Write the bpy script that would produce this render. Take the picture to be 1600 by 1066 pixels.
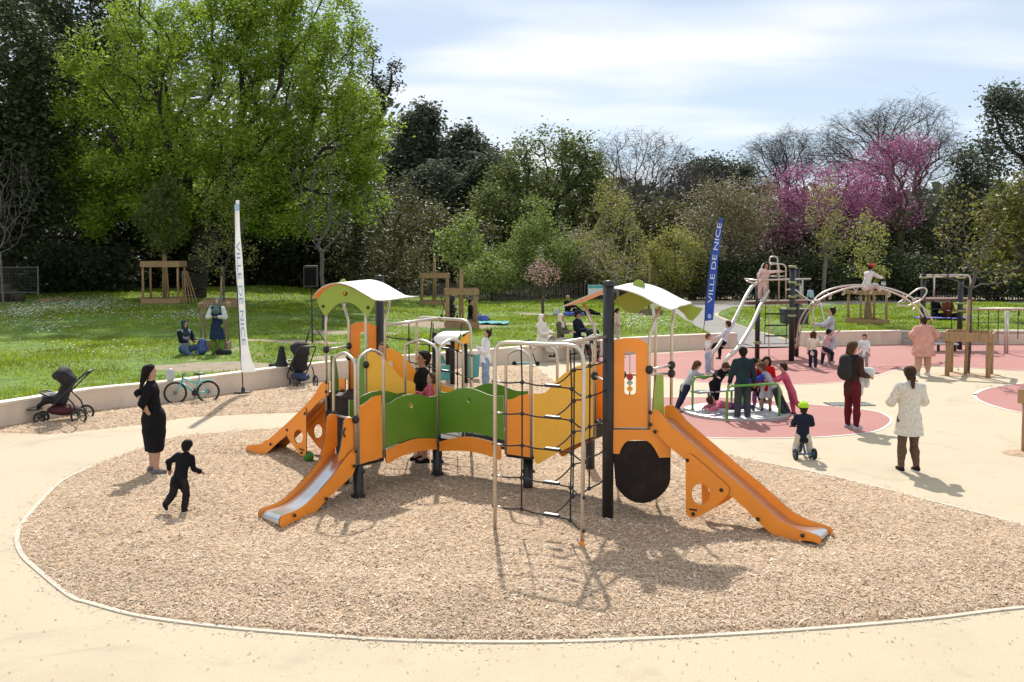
import bpy, math, random
import numpy as np
from mathutils import Vector, Matrix, noise as mnoise
from mathutils.geometry import tessellate_polygon
for _o in list(bpy.data.objects): bpy.data.objects.remove(_o)
SC = bpy.context.scene
COL = SC.collection
RNG = np.random.default_rng(7)
random.seed(7)
PI = math.pi
# ------------------------------------------------------------------ camera
FPX, HOR, PPY, CAMH = 1600.0, 386.0, 459.5, 3.5
PITCH = math.atan((PPY - HOR) / FPX)
cd = bpy.data.cameras.new('camera'); cam = bpy.data.objects.new('camera', cd); COL.objects.link(cam)
cd.sensor_width = 36.0; cd.lens = 36.0 * FPX / 1600.0; cd.clip_end = 2000; cd.clip_start = 0.1
cd.shift_y = -(533.0 - PPY) / 1600.0
cam.location = (0, 0, CAMH); cam.rotation_euler = (PI / 2 - PITCH, 0, 0)
SC.camera = cam
# ------------------------------------------------------------------ sky and sun
SUN_EL, SUN_AZ = math.radians(46.0), math.radians(-3.0)      # azimuth from +Y towards +X
w = bpy.data.worlds.new('World'); SC.world = w; w.use_nodes = True
nt = w.node_tree; nt.nodes.clear()
def N(t, **k):
    n = nt.nodes.new(t)
    for a, b in k.items(): setattr(n, a, b)
    return n
sky = N('ShaderNodeTexSky'); sky.sky_type = 'NISHITA'; sky.sun_disc = False
sky.sun_elevation = SUN_EL; sky.sun_rotation = SUN_AZ; sky.air_density = 0.75; sky.dust_density = 0.0; sky.ozone_density = 2.0
tc = N('ShaderNodeTexCoord'); sep = N('ShaderNodeSeparateXYZ'); nt.links.new(tc.outputs['Generated'], sep.inputs[0])
za = N('ShaderNodeMath', operation='MAXIMUM'); nt.links.new(sep.outputs[2], za.inputs[0]); za.inputs[1].default_value = 0.0
zb = N('ShaderNodeMath', operation='ADD'); nt.links.new(za.outputs[0], zb.inputs[0]); zb.inputs[1].default_value = 0.16
dv = N('ShaderNodeVectorMath', operation='DIVIDE'); nt.links.new(tc.outputs['Generated'], dv.inputs[0])
cb = N('ShaderNodeCombineXYZ')
for i in range(3): nt.links.new(zb.outputs[0], cb.inputs[i])
nt.links.new(cb.outputs[0], dv.inputs[1])
mp = N('ShaderNodeMapping'); nt.links.new(dv.outputs[0], mp.inputs[0]); mp.inputs['Scale'].default_value = (0.55, 1.15, 0.0); mp.inputs['Location'].default_value = (0.35, 0.55, 0)
nz = N('ShaderNodeTexNoise'); nt.links.new(mp.outputs[0], nz.inputs[0]); nz.inputs['Scale'].default_value = 1.5; nz.inputs['Detail'].default_value = 6; nz.inputs['Roughness'].default_value = 0.45; nz.inputs['Distortion'].default_value = 0.25
# a thin milky veil over the whole sky, thicker white patches where the noise is high
vl = N('ShaderNodeMix', data_type='RGBA'); vl.inputs[0].default_value = 0.74; nt.links.new(sky.outputs[0], vl.inputs[6]); vl.inputs[7].default_value = (3.95, 4.35, 4.75, 1)
cr = N('ShaderNodeMapRange'); nt.links.new(nz.outputs[0], cr.inputs[0]); cr.inputs[1].default_value = 0.38; cr.inputs[2].default_value = 0.70; cr.inputs[3].default_value = 0.0; cr.inputs[4].default_value = 1.0; cr.interpolation_type = 'SMOOTHSTEP'
mx = N('ShaderNodeMix', data_type='RGBA'); nt.links.new(cr.outputs[0], mx.inputs[0]); nt.links.new(vl.outputs[2], mx.inputs[6]); mx.inputs[7].default_value = (6.3, 6.4, 6.5, 1)
bg = N('ShaderNodeBackground'); nt.links.new(mx.outputs[2], bg.inputs[0]); bg.inputs[1].default_value = 0.13
wo = N('ShaderNodeOutputWorld'); nt.links.new(bg.outputs[0], wo.inputs[0])
sd = bpy.data.lights.new('sun', 'SUN'); sun = bpy.data.objects.new('sun', sd); COL.objects.link(sun)
sd.energy = 3.9; sd.angle = math.radians(0.9); sd.color = (1.0, 0.95, 0.86)
_sv = Vector((math.sin(SUN_AZ) * math.cos(SUN_EL), math.cos(SUN_AZ) * math.cos(SUN_EL), math.sin(SUN_EL)))
sun.rotation_euler = _sv.to_track_quat('Z', 'Y').to_euler(); sun.location = (0, 30, 40)
SC.view_settings.view_transform = 'Standard'; SC.view_settings.look = 'None'; SC.view_settings.gamma = 1.0
SC.view_settings.exposure = 0.42
SC.view_settings.use_curve_mapping = False
SC.cycles.max_bounces = 6; SC.cycles.diffuse_bounces = 3; SC.cycles.glossy_bounces = 2; SC.cycles.transmission_bounces = 4; SC.cycles.transparent_max_bounces = 6
SC.cycles.sample_clamp_indirect = 6.0
try:
    SC.cycles.use_denoising = True
except Exception: pass
# ------------------------------------------------------------------ geometry helpers
_cp, _sp = math.cos(PITCH), math.sin(PITCH)
def ray(px, py):
    r, u = px - 800.0, PPY - py
    return Vector((r, FPX * _cp + u * _sp, -FPX * _sp + u * _cp))
def G(px, py, z=0.0):
    """the place on the level z that the photograph shows at pixel (px, py)"""
    d = ray(px, py); t = (z - CAMH) / d.z
    return Vector((d.x * t, d.y * t, z))
def AT(px, py, Y):
    d = ray(px, py); t = Y / d.y
    return Vector((d.x * t, Y, CAMH + d.z * t))
def ON(A, B, pts):
    """points of an upright plane through plan points A, B"""
    n = Vector((-(B[1] - A[1]), B[0] - A[0])); out = []
    for px, py in pts:
        d = ray(px, py); t = (n.x * A[0] + n.y * A[1]) / (n.x * d.x + n.y * d.y)
        out.append(Vector((d.x * t, d.y * t, CAMH + d.z * t)))
    return out
def proj(p):
    x, y, z = p[0], p[1], p[2] - CAMH
    f = y * _cp - z * _sp; u = y * _sp + z * _cp
    return 800 + FPX * x / f, PPY - FPX * u / f
def smooth_poly(pts, n=4, closed=False):
    """Catmull-Rom through the points"""
    P = [Vector(p) for p in pts]; L = len(P); out = []
    rng = range(L if closed else L - 1)
    for i in rng:
        p0 = P[(i - 1) % L] if closed or i > 0 else P[i]; p1 = P[i]; p2 = P[(i + 1) % L]
        p3 = P[(i + 2) % L] if closed or i + 2 < L else p2
        for k in range(n):
            t = k / n
            out.append(0.5 * ((2 * p1) + (p2 - p0) * t + (2 * p0 - 5 * p1 + 4 * p2 - p3) * t * t + (3 * p1 - p0 - 3 * p2 + p3) * t ** 3))
    if not closed: out.append(P[-1])
    return out
class MB:
    def __init__(s): s.v = []; s.f = []; s.m = []
    def add(s, vs, fs, m=0):
        b = len(s.v); s.v.extend([tuple(v) for v in vs]); s.f.extend([tuple(i + b for i in f) for f in fs]); s.m.extend([m] * len(fs)); return s
    def box(s, c, d, rz=0.0, m=0, ax=None):
        c = Vector(c); hx, hy, hz = d[0] / 2, d[1] / 2, d[2] / 2
        R = Matrix.Rotation(rz, 3, 'Z') if ax is None else ax
        vs = [c + R @ Vector((x * hx, y * hy, z * hz)) for x in (-1, 1) for y in (-1, 1) for z in (-1, 1)]
        return s.add(vs, [(0, 1, 3, 2), (4, 6, 7, 5), (0, 4, 5, 1), (2, 3, 7, 6), (0, 2, 6, 4), (1, 5, 7, 3)], m)
    def bar(s, a, b, wd, ht, m=0, up=(0, 0, 1)):
        a, b = Vector(a), Vector(b); d = (b - a); L = d.length; d.normalize(); upv = Vector(up)
        if abs(d.dot(upv)) > 0.99: upv = Vector((0, 1, 0))
        x = d.cross(upv).normalized(); y = x.cross(d).normalized()
        return s.box((a + b) / 2, (wd, L, ht), ax=Matrix((x, d, y)).transposed(), m=m)
    def tube(s, path, r, n=8, m=0, cap=True):
        P = [Vector(p) for p in path]; R = r if hasattr(r, '__len__') else [r] * len(P)
        vs = []; fs = []; prev = None
        for i, p in enumerate(P):
            t = (P[min(i + 1, len(P) - 1)] - P[max(i - 1, 0)])
            t = t.normalized() if t.length > 1e-9 else Vector((0, 0, 1))
            if prev is None:
                a = Vector((0, 0, 1)) if abs(t.z) < 0.9 else Vector((1, 0, 0)); x = t.cross(a).normalized()
            else:
                x = (prev - t * prev.dot(t)); x = x.normalized() if x.length > 1e-6 else t.orthogonal().normalized()
            prev = x; y = t.cross(x)
            for k in range(n):
                an = 2 * PI * k / n; vs.append(p + (x * math.cos(an) + y * math.sin(an)) * R[i])
        for i in range(len(P) - 1):
            for k in range(n):
                k2 = (k + 1) % n; fs.append((i * n + k, i * n + k2, (i + 1) * n + k2, (i + 1) * n + k))
        if cap:
            fs.append(tuple(reversed(range(n)))); fs.append(tuple(range((len(P) - 1) * n, len(P) * n)))
        return s.add(vs, fs, m)
    def prism(s, loops, off, m=0, me=None):
        """loops: outer outline and holes (3D, planar); off: thickness vector"""
        off = Vector(off); loops = [[Vector(p) for p in l] for l in loops]; flat = [p for l in loops for p in l]
        tris = tessellate_polygon(loops); n = len(flat); me = m if me is None else me
        s.add(flat + [p + off for p in flat], [tuple(t) for t in tris] + [tuple(i + n for i in reversed(t)) for t in tris], m)
        b = 0
        for l in loops:
            k = len(l); vs = l + [p + off for p in l]
            s.add(vs, [(i, (i + 1) % k, (i + 1) % k + k, i + k) for i in range(k)], me); b += k
        return s
    def sphere(s, c, r, n=10, k=6, m=0, sc=(1, 1, 1), ax=None):
        c = Vector(c); vs = []; fs = []; R = ax or Matrix.Identity(3)
        for i in range(k + 1):
            th = PI * i / k
            for j in range(n):
                ph = 2 * PI * j / n
                vs.append(c + R @ Vector((r * sc[0] * math.sin(th) * math.cos(ph), r * sc[1] * math.sin(th) * math.sin(ph), r * sc[2] * math.cos(th))))
        for i in range(k):
            for j in range(n):
                j2 = (j + 1) % n; fs.append((i * n + j, (i + 1) * n + j, (i + 1) * n + j2, i * n + j2))
        return s.add(vs, fs, m)
    def lathe(s, c, prof, n=16, m=0, ax=None):
        c = Vector(c); vs = []; fs = []; R = ax or Matrix.Identity(3); k = len(prof)
        for r, z in prof:
            for j in range(n):
                an = 2 * PI * j / n; vs.append(c + R @ Vector((r * math.cos(an), r * math.sin(an), z)))
        for i in range(k - 1):
            for j in range(n):
                j2 = (j + 1) % n; fs.append((i * n + j, i * n + j2, (i + 1) * n + j2, (i + 1) * n + j))
        return s.add(vs, fs, m)
    def torus(s, c, R0, r, n=24, k=8, m=0, ax=None):
        c = Vector(c); A = ax or Matrix.Identity(3); vs = []; fs = []
        for i in range(n):
            a = 2 * PI * i / n
            for j in range(k):
                b = 2 * PI * j / k; q = R0 + r * math.cos(b); vs.append(c + A @ Vector((q * math.cos(a), q * math.sin(a), r * math.sin(b))))
        for i in range(n):
            for j in range(k):
                i2, j2 = (i + 1) % n, (j + 1) % k; fs.append((i * k + j, i2 * k + j, i2 * k + j2, i * k + j2))
        return s.add(vs, fs, m)
    def mesh(s, name, mats, smooth=False):
        me = bpy.data.meshes.new(name); me.from_pydata(s.v, [], s.f)
        for mt in (mats if isinstance(mats, (list, tuple)) else [mats]): me.materials.append(mt)
        me.polygons.foreach_set('material_index', s.m)
        if smooth: me.polygons.foreach_set('use_smooth', [True] * len(me.polygons))
        me.update(); return me
    def build(s, name, mats, parent=None, smooth=False, kind=None):
        o = bpy.data.objects.new(name, s.mesh(name, mats, smooth)); COL.objects.link(o)
        if parent is not None: o.parent = parent; o.matrix_parent_inverse = Matrix.Translation(-Vector(parent.location)) if parent.rotation_euler.z == 0 else pm(parent)
        if kind: o['kind'] = kind
        return o
def pm(p):
    return (Matrix.Translation(p.location) @ p.rotation_euler.to_matrix().to_4x4() @ Matrix.Diagonal(p.scale).to_4x4()).inverted()
def local(o):
    """keep the mesh in its thing's own frame"""
    o.matrix_parent_inverse = Matrix.Identity(4); return o
def tag(o, label=None, cat=None, group=None, kind=None):
    if label: o['label'] = label
    if cat: o['category'] = cat
    if group: o['group'] = group
    if kind: o['kind'] = kind
    return o
def thing(name, loc, label, cat, group=None, rz=0.0):
    o = bpy.data.objects.new(name, None); COL.objects.link(o); o.location = loc; o.rotation_euler = (0, 0, rz); o.empty_display_size = 0.2
    return tag(o, label, cat, group)
def copy_tree(o, parent=None):
    c = o.copy(); COL.objects.link(c)
    if parent is not None: c.parent = parent
    for ch in o.children: copy_tree(ch, c)
    return c
def npmesh(name, V, F, mats, mi=None, smooth=False, uv=None):
    """V (n,3), F (m,k) arrays -> mesh, fast"""
    me = bpy.data.meshes.new(name); V = np.asarray(V, np.float32); F = np.asarray(F, np.int32); k = F.shape[1]
    me.vertices.add(len(V)); me.vertices.foreach_set('co', V.ravel())
    me.loops.add(F.size); me.loops.foreach_set('vertex_index', F.ravel())
    me.polygons.add(len(F)); me.polygons.foreach_set('loop_start', np.arange(0, F.size, k, dtype=np.int32))
    if mi is not None: me.polygons.foreach_set('material_index', np.asarray(mi, np.int32))
    me.polygons.foreach_set('use_smooth', np.full(len(F), smooth))
    for mt in (mats if isinstance(mats, (list, tuple)) else [mats]): me.materials.append(mt)
    me.update(calc_edges=True); return me
def link(name, me, parent=None, kind=None):
    o = bpy.data.objects.new(name, me); COL.objects.link(o)
    if parent is not None: o.parent = parent
    if kind: o['kind'] = kind
    return o
# ------------------------------------------------------------------ materials
MATS = {}
def mat(name, col, rough=0.6, metal=0.0, var=0.12, scale=6.0, bump=0.0, bscale=40.0, spec=0.5, trans=0.0, coord='Object', dirt=None, dscale=1.5, stretch=None, speck=None, stain=None):
    if name in MATS: return MATS[name]
    m = bpy.data.materials.new(name); m.use_nodes = True; t = m.node_tree; b = t.nodes['Principled BSDF']; L = t.links.new
    b.inputs['Roughness'].default_value = rough; b.inputs['Metallic'].default_value = metal; b.inputs['Specular IOR Level'].default_value = spec
    c = t.nodes.new('ShaderNodeTexCoord'); src = c.outputs[coord]
    if stretch:
        mpn = t.nodes.new('ShaderNodeMapping'); mpn.inputs['Scale'].default_value = stretch; L(src, mpn.inputs[0]); src = mpn.outputs[0]
    n = t.nodes.new('ShaderNodeTexNoise'); n.inputs['Scale'].default_value = scale; n.inputs['Detail'].default_value = 5; L(src, n.inputs[0])
    r = t.nodes.new('ShaderNodeMapRange'); L(n.outputs[0], r.inputs[0]); r.inputs[1].default_value = 0.3; r.inputs[2].default_value = 0.7; r.inputs[3].default_value = 1 - var; r.inputs[4].default_value = 1 + var
    h = t.nodes.new('ShaderNodeMix'); h.data_type = 'RGBA'; h.blend_type = 'MULTIPLY'; h.inputs[0].default_value = 1.0; h.inputs[6].default_value = (*col, 1); L(r.outputs[0], h.inputs[7])
    out = h.outputs[2]
    if dirt:
        n2 = t.nodes.new('ShaderNodeTexNoise'); n2.inputs['Scale'].default_value = dscale; n2.inputs['Detail'].default_value = 8; n2.inputs['Roughness'].default_value = 0.65; L(src, n2.inputs[0])
        r2 = t.nodes.new('ShaderNodeMapRange'); L(n2.outputs[0], r2.inputs[0]); r2.inputs[1].default_value = 0.5; r2.inputs[2].default_value = 0.72; r2.inputs[4].default_value = dirt[3]
        h2 = t.nodes.new('ShaderNodeMix'); h2.data_type = 'RGBA'; L(r2.outputs[0], h2.inputs[0]); L(out, h2.inputs[6]); h2.inputs[7].default_value = (*dirt[:3], 1); out = h2.outputs[2]
    if stain:
        n4 = t.nodes.new('ShaderNodeTexNoise'); n4.inputs['Scale'].default_value = stain[4]; n4.inputs['Detail'].default_value = 9; n4.inputs['Roughness'].default_value = 0.7; n4.inputs['Distortion'].default_value = 0.8; L(src, n4.inputs[0])
        r4 = t.nodes.new('ShaderNodeMapRange'); L(n4.outputs[0], r4.inputs[0]); r4.inputs[1].default_value = 0.56; r4.inputs[2].default_value = 0.66; r4.inputs[4].default_value = stain[3]
        h4 = t.nodes.new('ShaderNodeMix'); h4.data_type = 'RGBA'; L(r4.outputs[0], h4.inputs[0]); L(out, h4.inputs[6]); h4.inputs[7].default_value = (*stain[:3], 1); out = h4.outputs[2]
    if speck:
        n5 = t.nodes.new('ShaderNodeTexNoise'); n5.inputs['Scale'].default_value = speck[4]; n5.inputs['Detail'].default_value = 2; L(src, n5.inputs[0])
        r5 = t.nodes.new('ShaderNodeMapRange'); L(n5.outputs[0], r5.inputs[0]); r5.inputs[1].default_value = 0.62; r5.inputs[2].default_value = 0.70; r5.inputs[4].default_value = speck[3]
        h5 = t.nodes.new('ShaderNodeMix'); h5.data_type = 'RGBA'; L(r5.outputs[0], h5.inputs[0]); L(out, h5.inputs[6]); h5.inputs[7].default_value = (*speck[:3], 1); out = h5.outputs[2]
    L(out, b.inputs['Base Color'])
    if bump:
        n3 = t.nodes.new('ShaderNodeTexNoise'); n3.inputs['Scale'].default_value = bscale; n3.inputs['Detail'].default_value = 6; L(src, n3.inputs[0])
        bp = t.nodes.new('ShaderNodeBump'); bp.inputs['Strength'].default_value = bump; bp.inputs['Distance'].default_value = 0.02; L(n3.outputs[0], bp.inputs['Height']); L(bp.outputs[0], b.inputs['Normal'])
    if trans:
        tr = t.nodes.new('ShaderNodeBsdfTranslucent'); ms = t.nodes.new('ShaderNodeMixShader'); ms.inputs[0].default_value = trans
        L(out, tr.inputs[0]); L(b.outputs[0], ms.inputs[1]); L(tr.outputs[0], ms.inputs[2]); L(ms.outputs[0], t.nodes['Material Output'].inputs[0])
    MATS[name] = m; return m
def leafmat(name, c1, c2, trans=0.5, rough=0.5, spec=0.35, tcol=None, patch=0.0, pscale=0.7):
    """leaf colour varies leaf by leaf (random per island), light passes through"""
    m = bpy.data.materials.new(name); m.use_nodes = True; t = m.node_tree; b = t.nodes['Principled BSDF']; L = t.links.new
    g = t.nodes.new('ShaderNodeNewGeometry'); mxn = t.nodes.new('ShaderNodeMix'); mxn.data_type = 'RGBA'
    L(g.outputs['Random Per Island'], mxn.inputs[0]); mxn.inputs[6].default_value = (*c1, 1); mxn.inputs[7].default_value = (*c2, 1)
    if patch:
        c_ = t.nodes.new('ShaderNodeTexCoord'); n_ = t.nodes.new('ShaderNodeTexNoise'); n_.inputs['Scale'].default_value = pscale; n_.inputs['Detail'].default_value = 6; L(c_.outputs['Object'], n_.inputs[0])
        r_ = t.nodes.new('ShaderNodeMapRange'); r_.inputs[1].default_value = 0.3; r_.inputs[2].default_value = 0.7; r_.inputs[3].default_value = 1 - patch; r_.inputs[4].default_value = 1 + patch; L(n_.outputs[0], r_.inputs[0])
        m_ = t.nodes.new('ShaderNodeMix'); m_.data_type = 'RGBA'; m_.blend_type = 'MULTIPLY'; m_.inputs[0].default_value = 1.0; L(mxn.outputs[2], m_.inputs[6]); L(r_.outputs[0], m_.inputs[7]); mxn = m_
    b.inputs['Roughness'].default_value = rough; b.inputs['Specular IOR Level'].default_value = spec; L(mxn.outputs[2], b.inputs['Base Color'])
    tr = t.nodes.new('ShaderNodeBsdfTranslucent'); ms = t.nodes.new('ShaderNodeMixShader'); ms.inputs[0].default_value = trans
    if tcol:
        mt = t.nodes.new('ShaderNodeMix'); mt.data_type = 'RGBA'; mt.blend_type = 'MULTIPLY'; mt.inputs[0].default_value = 1.0; L(mxn.outputs[2], mt.inputs[6]); mt.inputs[7].default_value = (*tcol, 1); L(mt.outputs[2], tr.inputs[0])
    else: L(mxn.outputs[2], tr.inputs[0])
    L(b.outputs[0], ms.inputs[1]); L(tr.outputs[0], ms.inputs[2]); L(ms.outputs[0], t.nodes['Material Output'].inputs[0])
    MATS[name] = m; return m
# ------------------------------------------------------------------ ground
def sdist(px, py, poly):
    """signed distance (inside > 0) of points to a plan polygon"""
    P = np.array([(p[0], p[1]) for p in poly]); Q = np.roll(P, -1, 0); d = np.full(px.shape, 1e9); ins = np.zeros(px.shape, bool)
    for (ax, ay), (bx, by) in zip(P, Q):
        ex, ey = bx - ax, by - ay; L = ex * ex + ey * ey + 1e-12
        t = np.clip(((px - ax) * ex + (py - ay) * ey) / L, 0, 1); d = np.minimum(d, np.hypot(px - ax - t * ex, py - ay - t * ey))
        c = ((ay > py) != (by > py)); ins ^= c & (px < ex * (py - ay) / (ey if abs(ey) > 1e-12 else 1e-12) + ax)
    return np.where(ins, d, -d)
def fnoise(x, y, s, seed=0, octv=3):
    """cheap smooth value noise"""
    out = np.zeros_like(x); a = 1.0; tot = 0
    for o in range(octv):
        gx, gy = x * s + seed * 7.3 + o * 13.1, y * s + seed * 3.7 + o * 5.9
        ix, iy = np.floor(gx), np.floor(gy); fx, fy = gx - ix, gy - iy; fx = fx * fx * (3 - 2 * fx); fy = fy * fy * (3 - 2 * fy)
        def hsh(i, j): v = np.sin(i * 127.1 + j * 311.7 + seed * 17.3) * 43758.5453; return v - np.floor(v)
        v = (hsh(ix, iy) * (1 - fx) + hsh(ix + 1, iy) * fx) * (1 - fy) + (hsh(ix, iy + 1) * (1 - fx) + hsh(ix + 1, iy + 1) * fx) * fy
        out += a * v; tot += a; a *= 0.5; s *= 2.03
    return out / tot
M_path = mat('cream_surface', (0.52, 0.435, 0.305), 0.85, var=0.09, scale=55, bump=0.25, bscale=160, dirt=(0.42, 0.345, 0.24, 0.65), dscale=0.45, stain=(0.37, 0.30, 0.21, 0.5, 0.7), speck=(0.36, 0.29, 0.2, 0.5, 38))
M_chip0 = mat('chip_bed', (0.48, 0.34, 0.22), 0.95, var=0.4, scale=14, bump=0.9, bscale=60)
M_red = mat('red_rubber', (0.39, 0.165, 0.145), 0.85, var=0.16, scale=70, bump=0.2, bscale=180, dirt=(0.43, 0.24, 0.21, 0.6), dscale=0.6, stain=(0.30, 0.15, 0.13, 0.35, 0.8), speck=(0.5, 0.33, 0.3, 0.6, 45))
M_white_line = mat('white_line', (0.78, 0.74, 0.66), 0.8, var=0.06)
M_asphalt = mat('path_asphalt', (0.23, 0.22, 0.205), 0.9, var=0.12, scale=1.2, bump=0.2, bscale=120, dirt=(0.33, 0.30, 0.26, 0.5), dscale=0.4)
M_kerb = mat('kerb_concrete', (0.56, 0.50, 0.41), 0.85, var=0.1, scale=5, bump=0.3, bscale=70)
M_earth = mat('wood_earth', (0.055, 0.042, 0.028), 0.95, var=0.4, scale=1.5, bump=0.6, bscale=10)
M_lawn = mat('lawn_soil', (0.11, 0.19, 0.02), 0.95, var=0.35, scale=2.2, bump=0.7, bscale=24, dirt=(0.19, 0.22, 0.05, 0.4), dscale=0.5)
M_gravel = mat('pale_gravel', (0.36, 0.33, 0.28), 0.95, var=0.2, scale=3, bump=0.4, bscale=60)
def sheet(name, pts, z, m, n=5, closed=True):
    P = smooth_poly([(p[0], p[1], 0) for p in pts], n, closed) if n > 1 else [Vector((p[0], p[1], 0)) for p in pts]
    P = [Vector((p.x, p.y, z)) for p in P]; b = MB(); b.add(P, [tuple(t) for t in tessellate_polygon([P])])
    o = b.build(name, m); o['kind'] = 'structure'; return o, P
def ribbon(name, P, wd, z, m, h=0.0):
    b = MB(); n = len(P); L = []; R = []
    for i in range(n):
        t = (P[min(i + 1, n - 1)] - P[max(i - 1, 0)]); t.z = 0; t.normalize(); nn = Vector((-t.y, t.x, 0)) * wd / 2
        L.append(Vector((P[i].x, P[i].y, z)) + nn); R.append(Vector((P[i].x, P[i].y, z)) - nn)
    b.add(L + R, [(i, i + n, i + n + 1, i + 1) for i in range(n - 1)])
    if h:
        b.add(L + [p - Vector((0, 0, h)) for p in L], [(i, i + 1, i + n + 1, i + n) for i in range(n - 1)])
        b.add(R + [p - Vector((0, 0, h)) for p in R], [(i, i + n, i + n + 1, i + 1) for i in range(n - 1)])
    o = b.build(name, m); o['kind'] = 'structure'; return o
gb = MB(); gb.add([(-400, -20, 0), (400, -20, 0), (400, 900, 0), (-400, 900, 0)], [(0, 1, 2, 3)])
tag(gb.build('ground', M_path), kind='structure')
def GP(l, z=0.0): return [G(x, y, z) for x, y in l]
# chip beds (a loose bed lying in its edging)
chip_main = GP([(28, 848), (30, 822), (45, 804), (72, 774), (99, 750), (144, 729), (210, 702), (270, 684), (330, 676), (435, 669), (500, 663), (600, 655), (620, 640), (560, 636), (450, 645.6), (390, 647), (300, 652), (210, 665), (144, 672), (75, 679), (0, 676), (-90, 690), (-200, 712),
    (-200, 690), (0, 667), (144, 642), (261, 629), (369, 613), (447, 602), (560, 588), (680, 577), (780, 570), (835, 573), (868, 596), (960, 640), (1050, 692), (1140, 711), (1203, 725), (1320, 749), (1600, 821), (1900, 905), (1900, 925), (1600, 948), (1450, 966), (1250, 983), (1050, 995), (850, 1002), (640, 1001), (464, 990), (332, 978), (216, 962), (140, 942), (108, 931), (56, 890), (38, 870)])
CH = [Vector((p.x, p.y, 0)) for p in chip_main]
HOLL = [(p.x, p.y, r) for p, r in ((G(425, 838), 0.55), (G(1305, 858), 0.55), (G(378, 716), 0.5), (G(840, 800), 0.5), (G(1010, 815), 0.4), (G(285, 815), 0.25), (G(1110, 822), 0.4))]
def chip_h(X, Y):
    s = sdist(X, Y, CH)
    n = fnoise(X, Y, 0.9, 3, 4); n2 = fnoise(X, Y, 3.0, 9, 3)
    e = s + (fnoise(X, Y, 1.7, 5, 3) - 0.5) * 0.22
    for hx, hy, hr_ in HOLL: n = n - 1.1 * np.exp(-((X - hx) ** 2 + (Y - hy) ** 2) / hr_ ** 2)
    sm = np.clip(s / 1.3, 0, 1); sm = sm * sm * (3 - 2 * sm)
    return np.minimum(np.maximum(0.012 + (0.018 + n * 0.075 + n2 * 0.045) * (0.12 + 0.88 * sm), 0.004), e * 0.35), s
def heightfield(name, x0, x1, y0, y1, st, fn, m, cut=-0.06, clip=-0.12):
    xs = np.arange(x0, x1 + st, st); ys = np.arange(y0, y1 + st, st); X, Y = np.meshgrid(xs, ys); Z = fn(X, Y)
    n, k = X.shape; idx = np.arange(n * k).reshape(n, k)
    F = np.stack([idx[:-1, :-1], idx[:-1, 1:], idx[1:, 1:], idx[1:, :-1]], -1).reshape(-1, 4)
    keep = (Z.ravel()[F].max(1) > cut); F = F[keep]
    V = np.stack([X, Y, Z], -1).reshape(-1, 3); V[:, 2] = np.maximum(V[:, 2], clip)
    used = np.unique(F); rm = np.zeros(len(V), int); rm[used] = np.arange(len(used))
    o = link(name, npmesh(name, V[used], rm[F], m, smooth=True)); o['kind'] = 'structure'; return o
heightfield('woodchip_bed', -13, 12.5, 8.3, 30, 0.12, lambda X, Y: chip_h(X, Y)[0], M_chip0, cut=-0.02)
# loose chips
M_chip = leafmat('wood_chip', (0.41, 0.285, 0.185), (0.87, 0.735, 0.57), trans=0.0, rough=0.8, spec=0.2, patch=0.16, pscale=0.9)
def chips():
    n = 520000
    Y = 8.4 + (RNG.random(n) ** 1.75) * 20; X = (RNG.random(n) * 2 - 1) * (Y * 0.53 + 0.5)
    z, s = chip_h(X, Y); k = (s > 0.03) | ((s > -0.22) & (RNG.random(n) < 0.16 * np.exp(s * 7))); X, Y, z = X[k], Y[k], np.maximum(z[k], 0.001); n = len(X)
    if n > 215000: X, Y, z = X[:215000], Y[:215000], z[:215000]; n = 215000
    L = RNG.uniform(0.009, 0.031, n) * np.where(RNG.random(n) < 0.06, 1.7, 1.0) * (0.85 + Y * 0.022); W = L * RNG.uniform(0.22, 0.5, n); a = RNG.random(n) * 2 * PI; ti = RNG.normal(0, 0.26, n); ro = RNG.normal(0, 0.34, n)
    u = np.stack([np.cos(a) * np.cos(ti), np.sin(a) * np.cos(ti), np.sin(ti)], -1); s0 = np.stack([-np.sin(a), np.cos(a), 0 * a], -1); v = s0 * np.cos(ro)[:, None] + np.array([0, 0, 1.0]) * np.sin(ro)[:, None]
    c = np.stack([X, Y, z + np.abs(np.sin(ti)) * L * 0.5 + 0.004 + RNG.random(n) * 0.006], -1); u *= L[:, None] / 2; v *= W[:, None] / 2
    V = np.stack([c - u - v, c + u - v * 0.6, c + u + v * 0.7, c - u + v], 1).reshape(-1, 3); F = np.arange(4 * n).reshape(n, 4)
    o = link('loose_woodchips', npmesh('loose_woodchips', V, F, M_chip)); tag(o, 'pale tan wood chips covering the play bed', 'woodchips', kind='stuff')
chips()
# kerb edging round the near side of the bed
kp = smooth_poly(GP([(144, 729), (99, 751), (72, 775), (45, 805), (29, 830), (27, 850), (36, 870), (56, 889), (108, 931), (140, 943), (216, 963), (332, 979), (464, 991), (640, 1002), (850, 1004), (1050, 997), (1250, 985), (1450, 968), (1600, 950), (1900, 926)]), 5)
ribbon('kerb_edging', kp, 0.055, 0.014, M_kerb, 0.03)
kp2 = smooth_poly(GP([(1060, 694), (1140, 711), (1203, 725), (1320, 749), (1600, 821), (1900, 905)]), 4)
ribbon('kerb_strip', kp2, 0.06, 0.012, M_kerb, 0.03)
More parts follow.
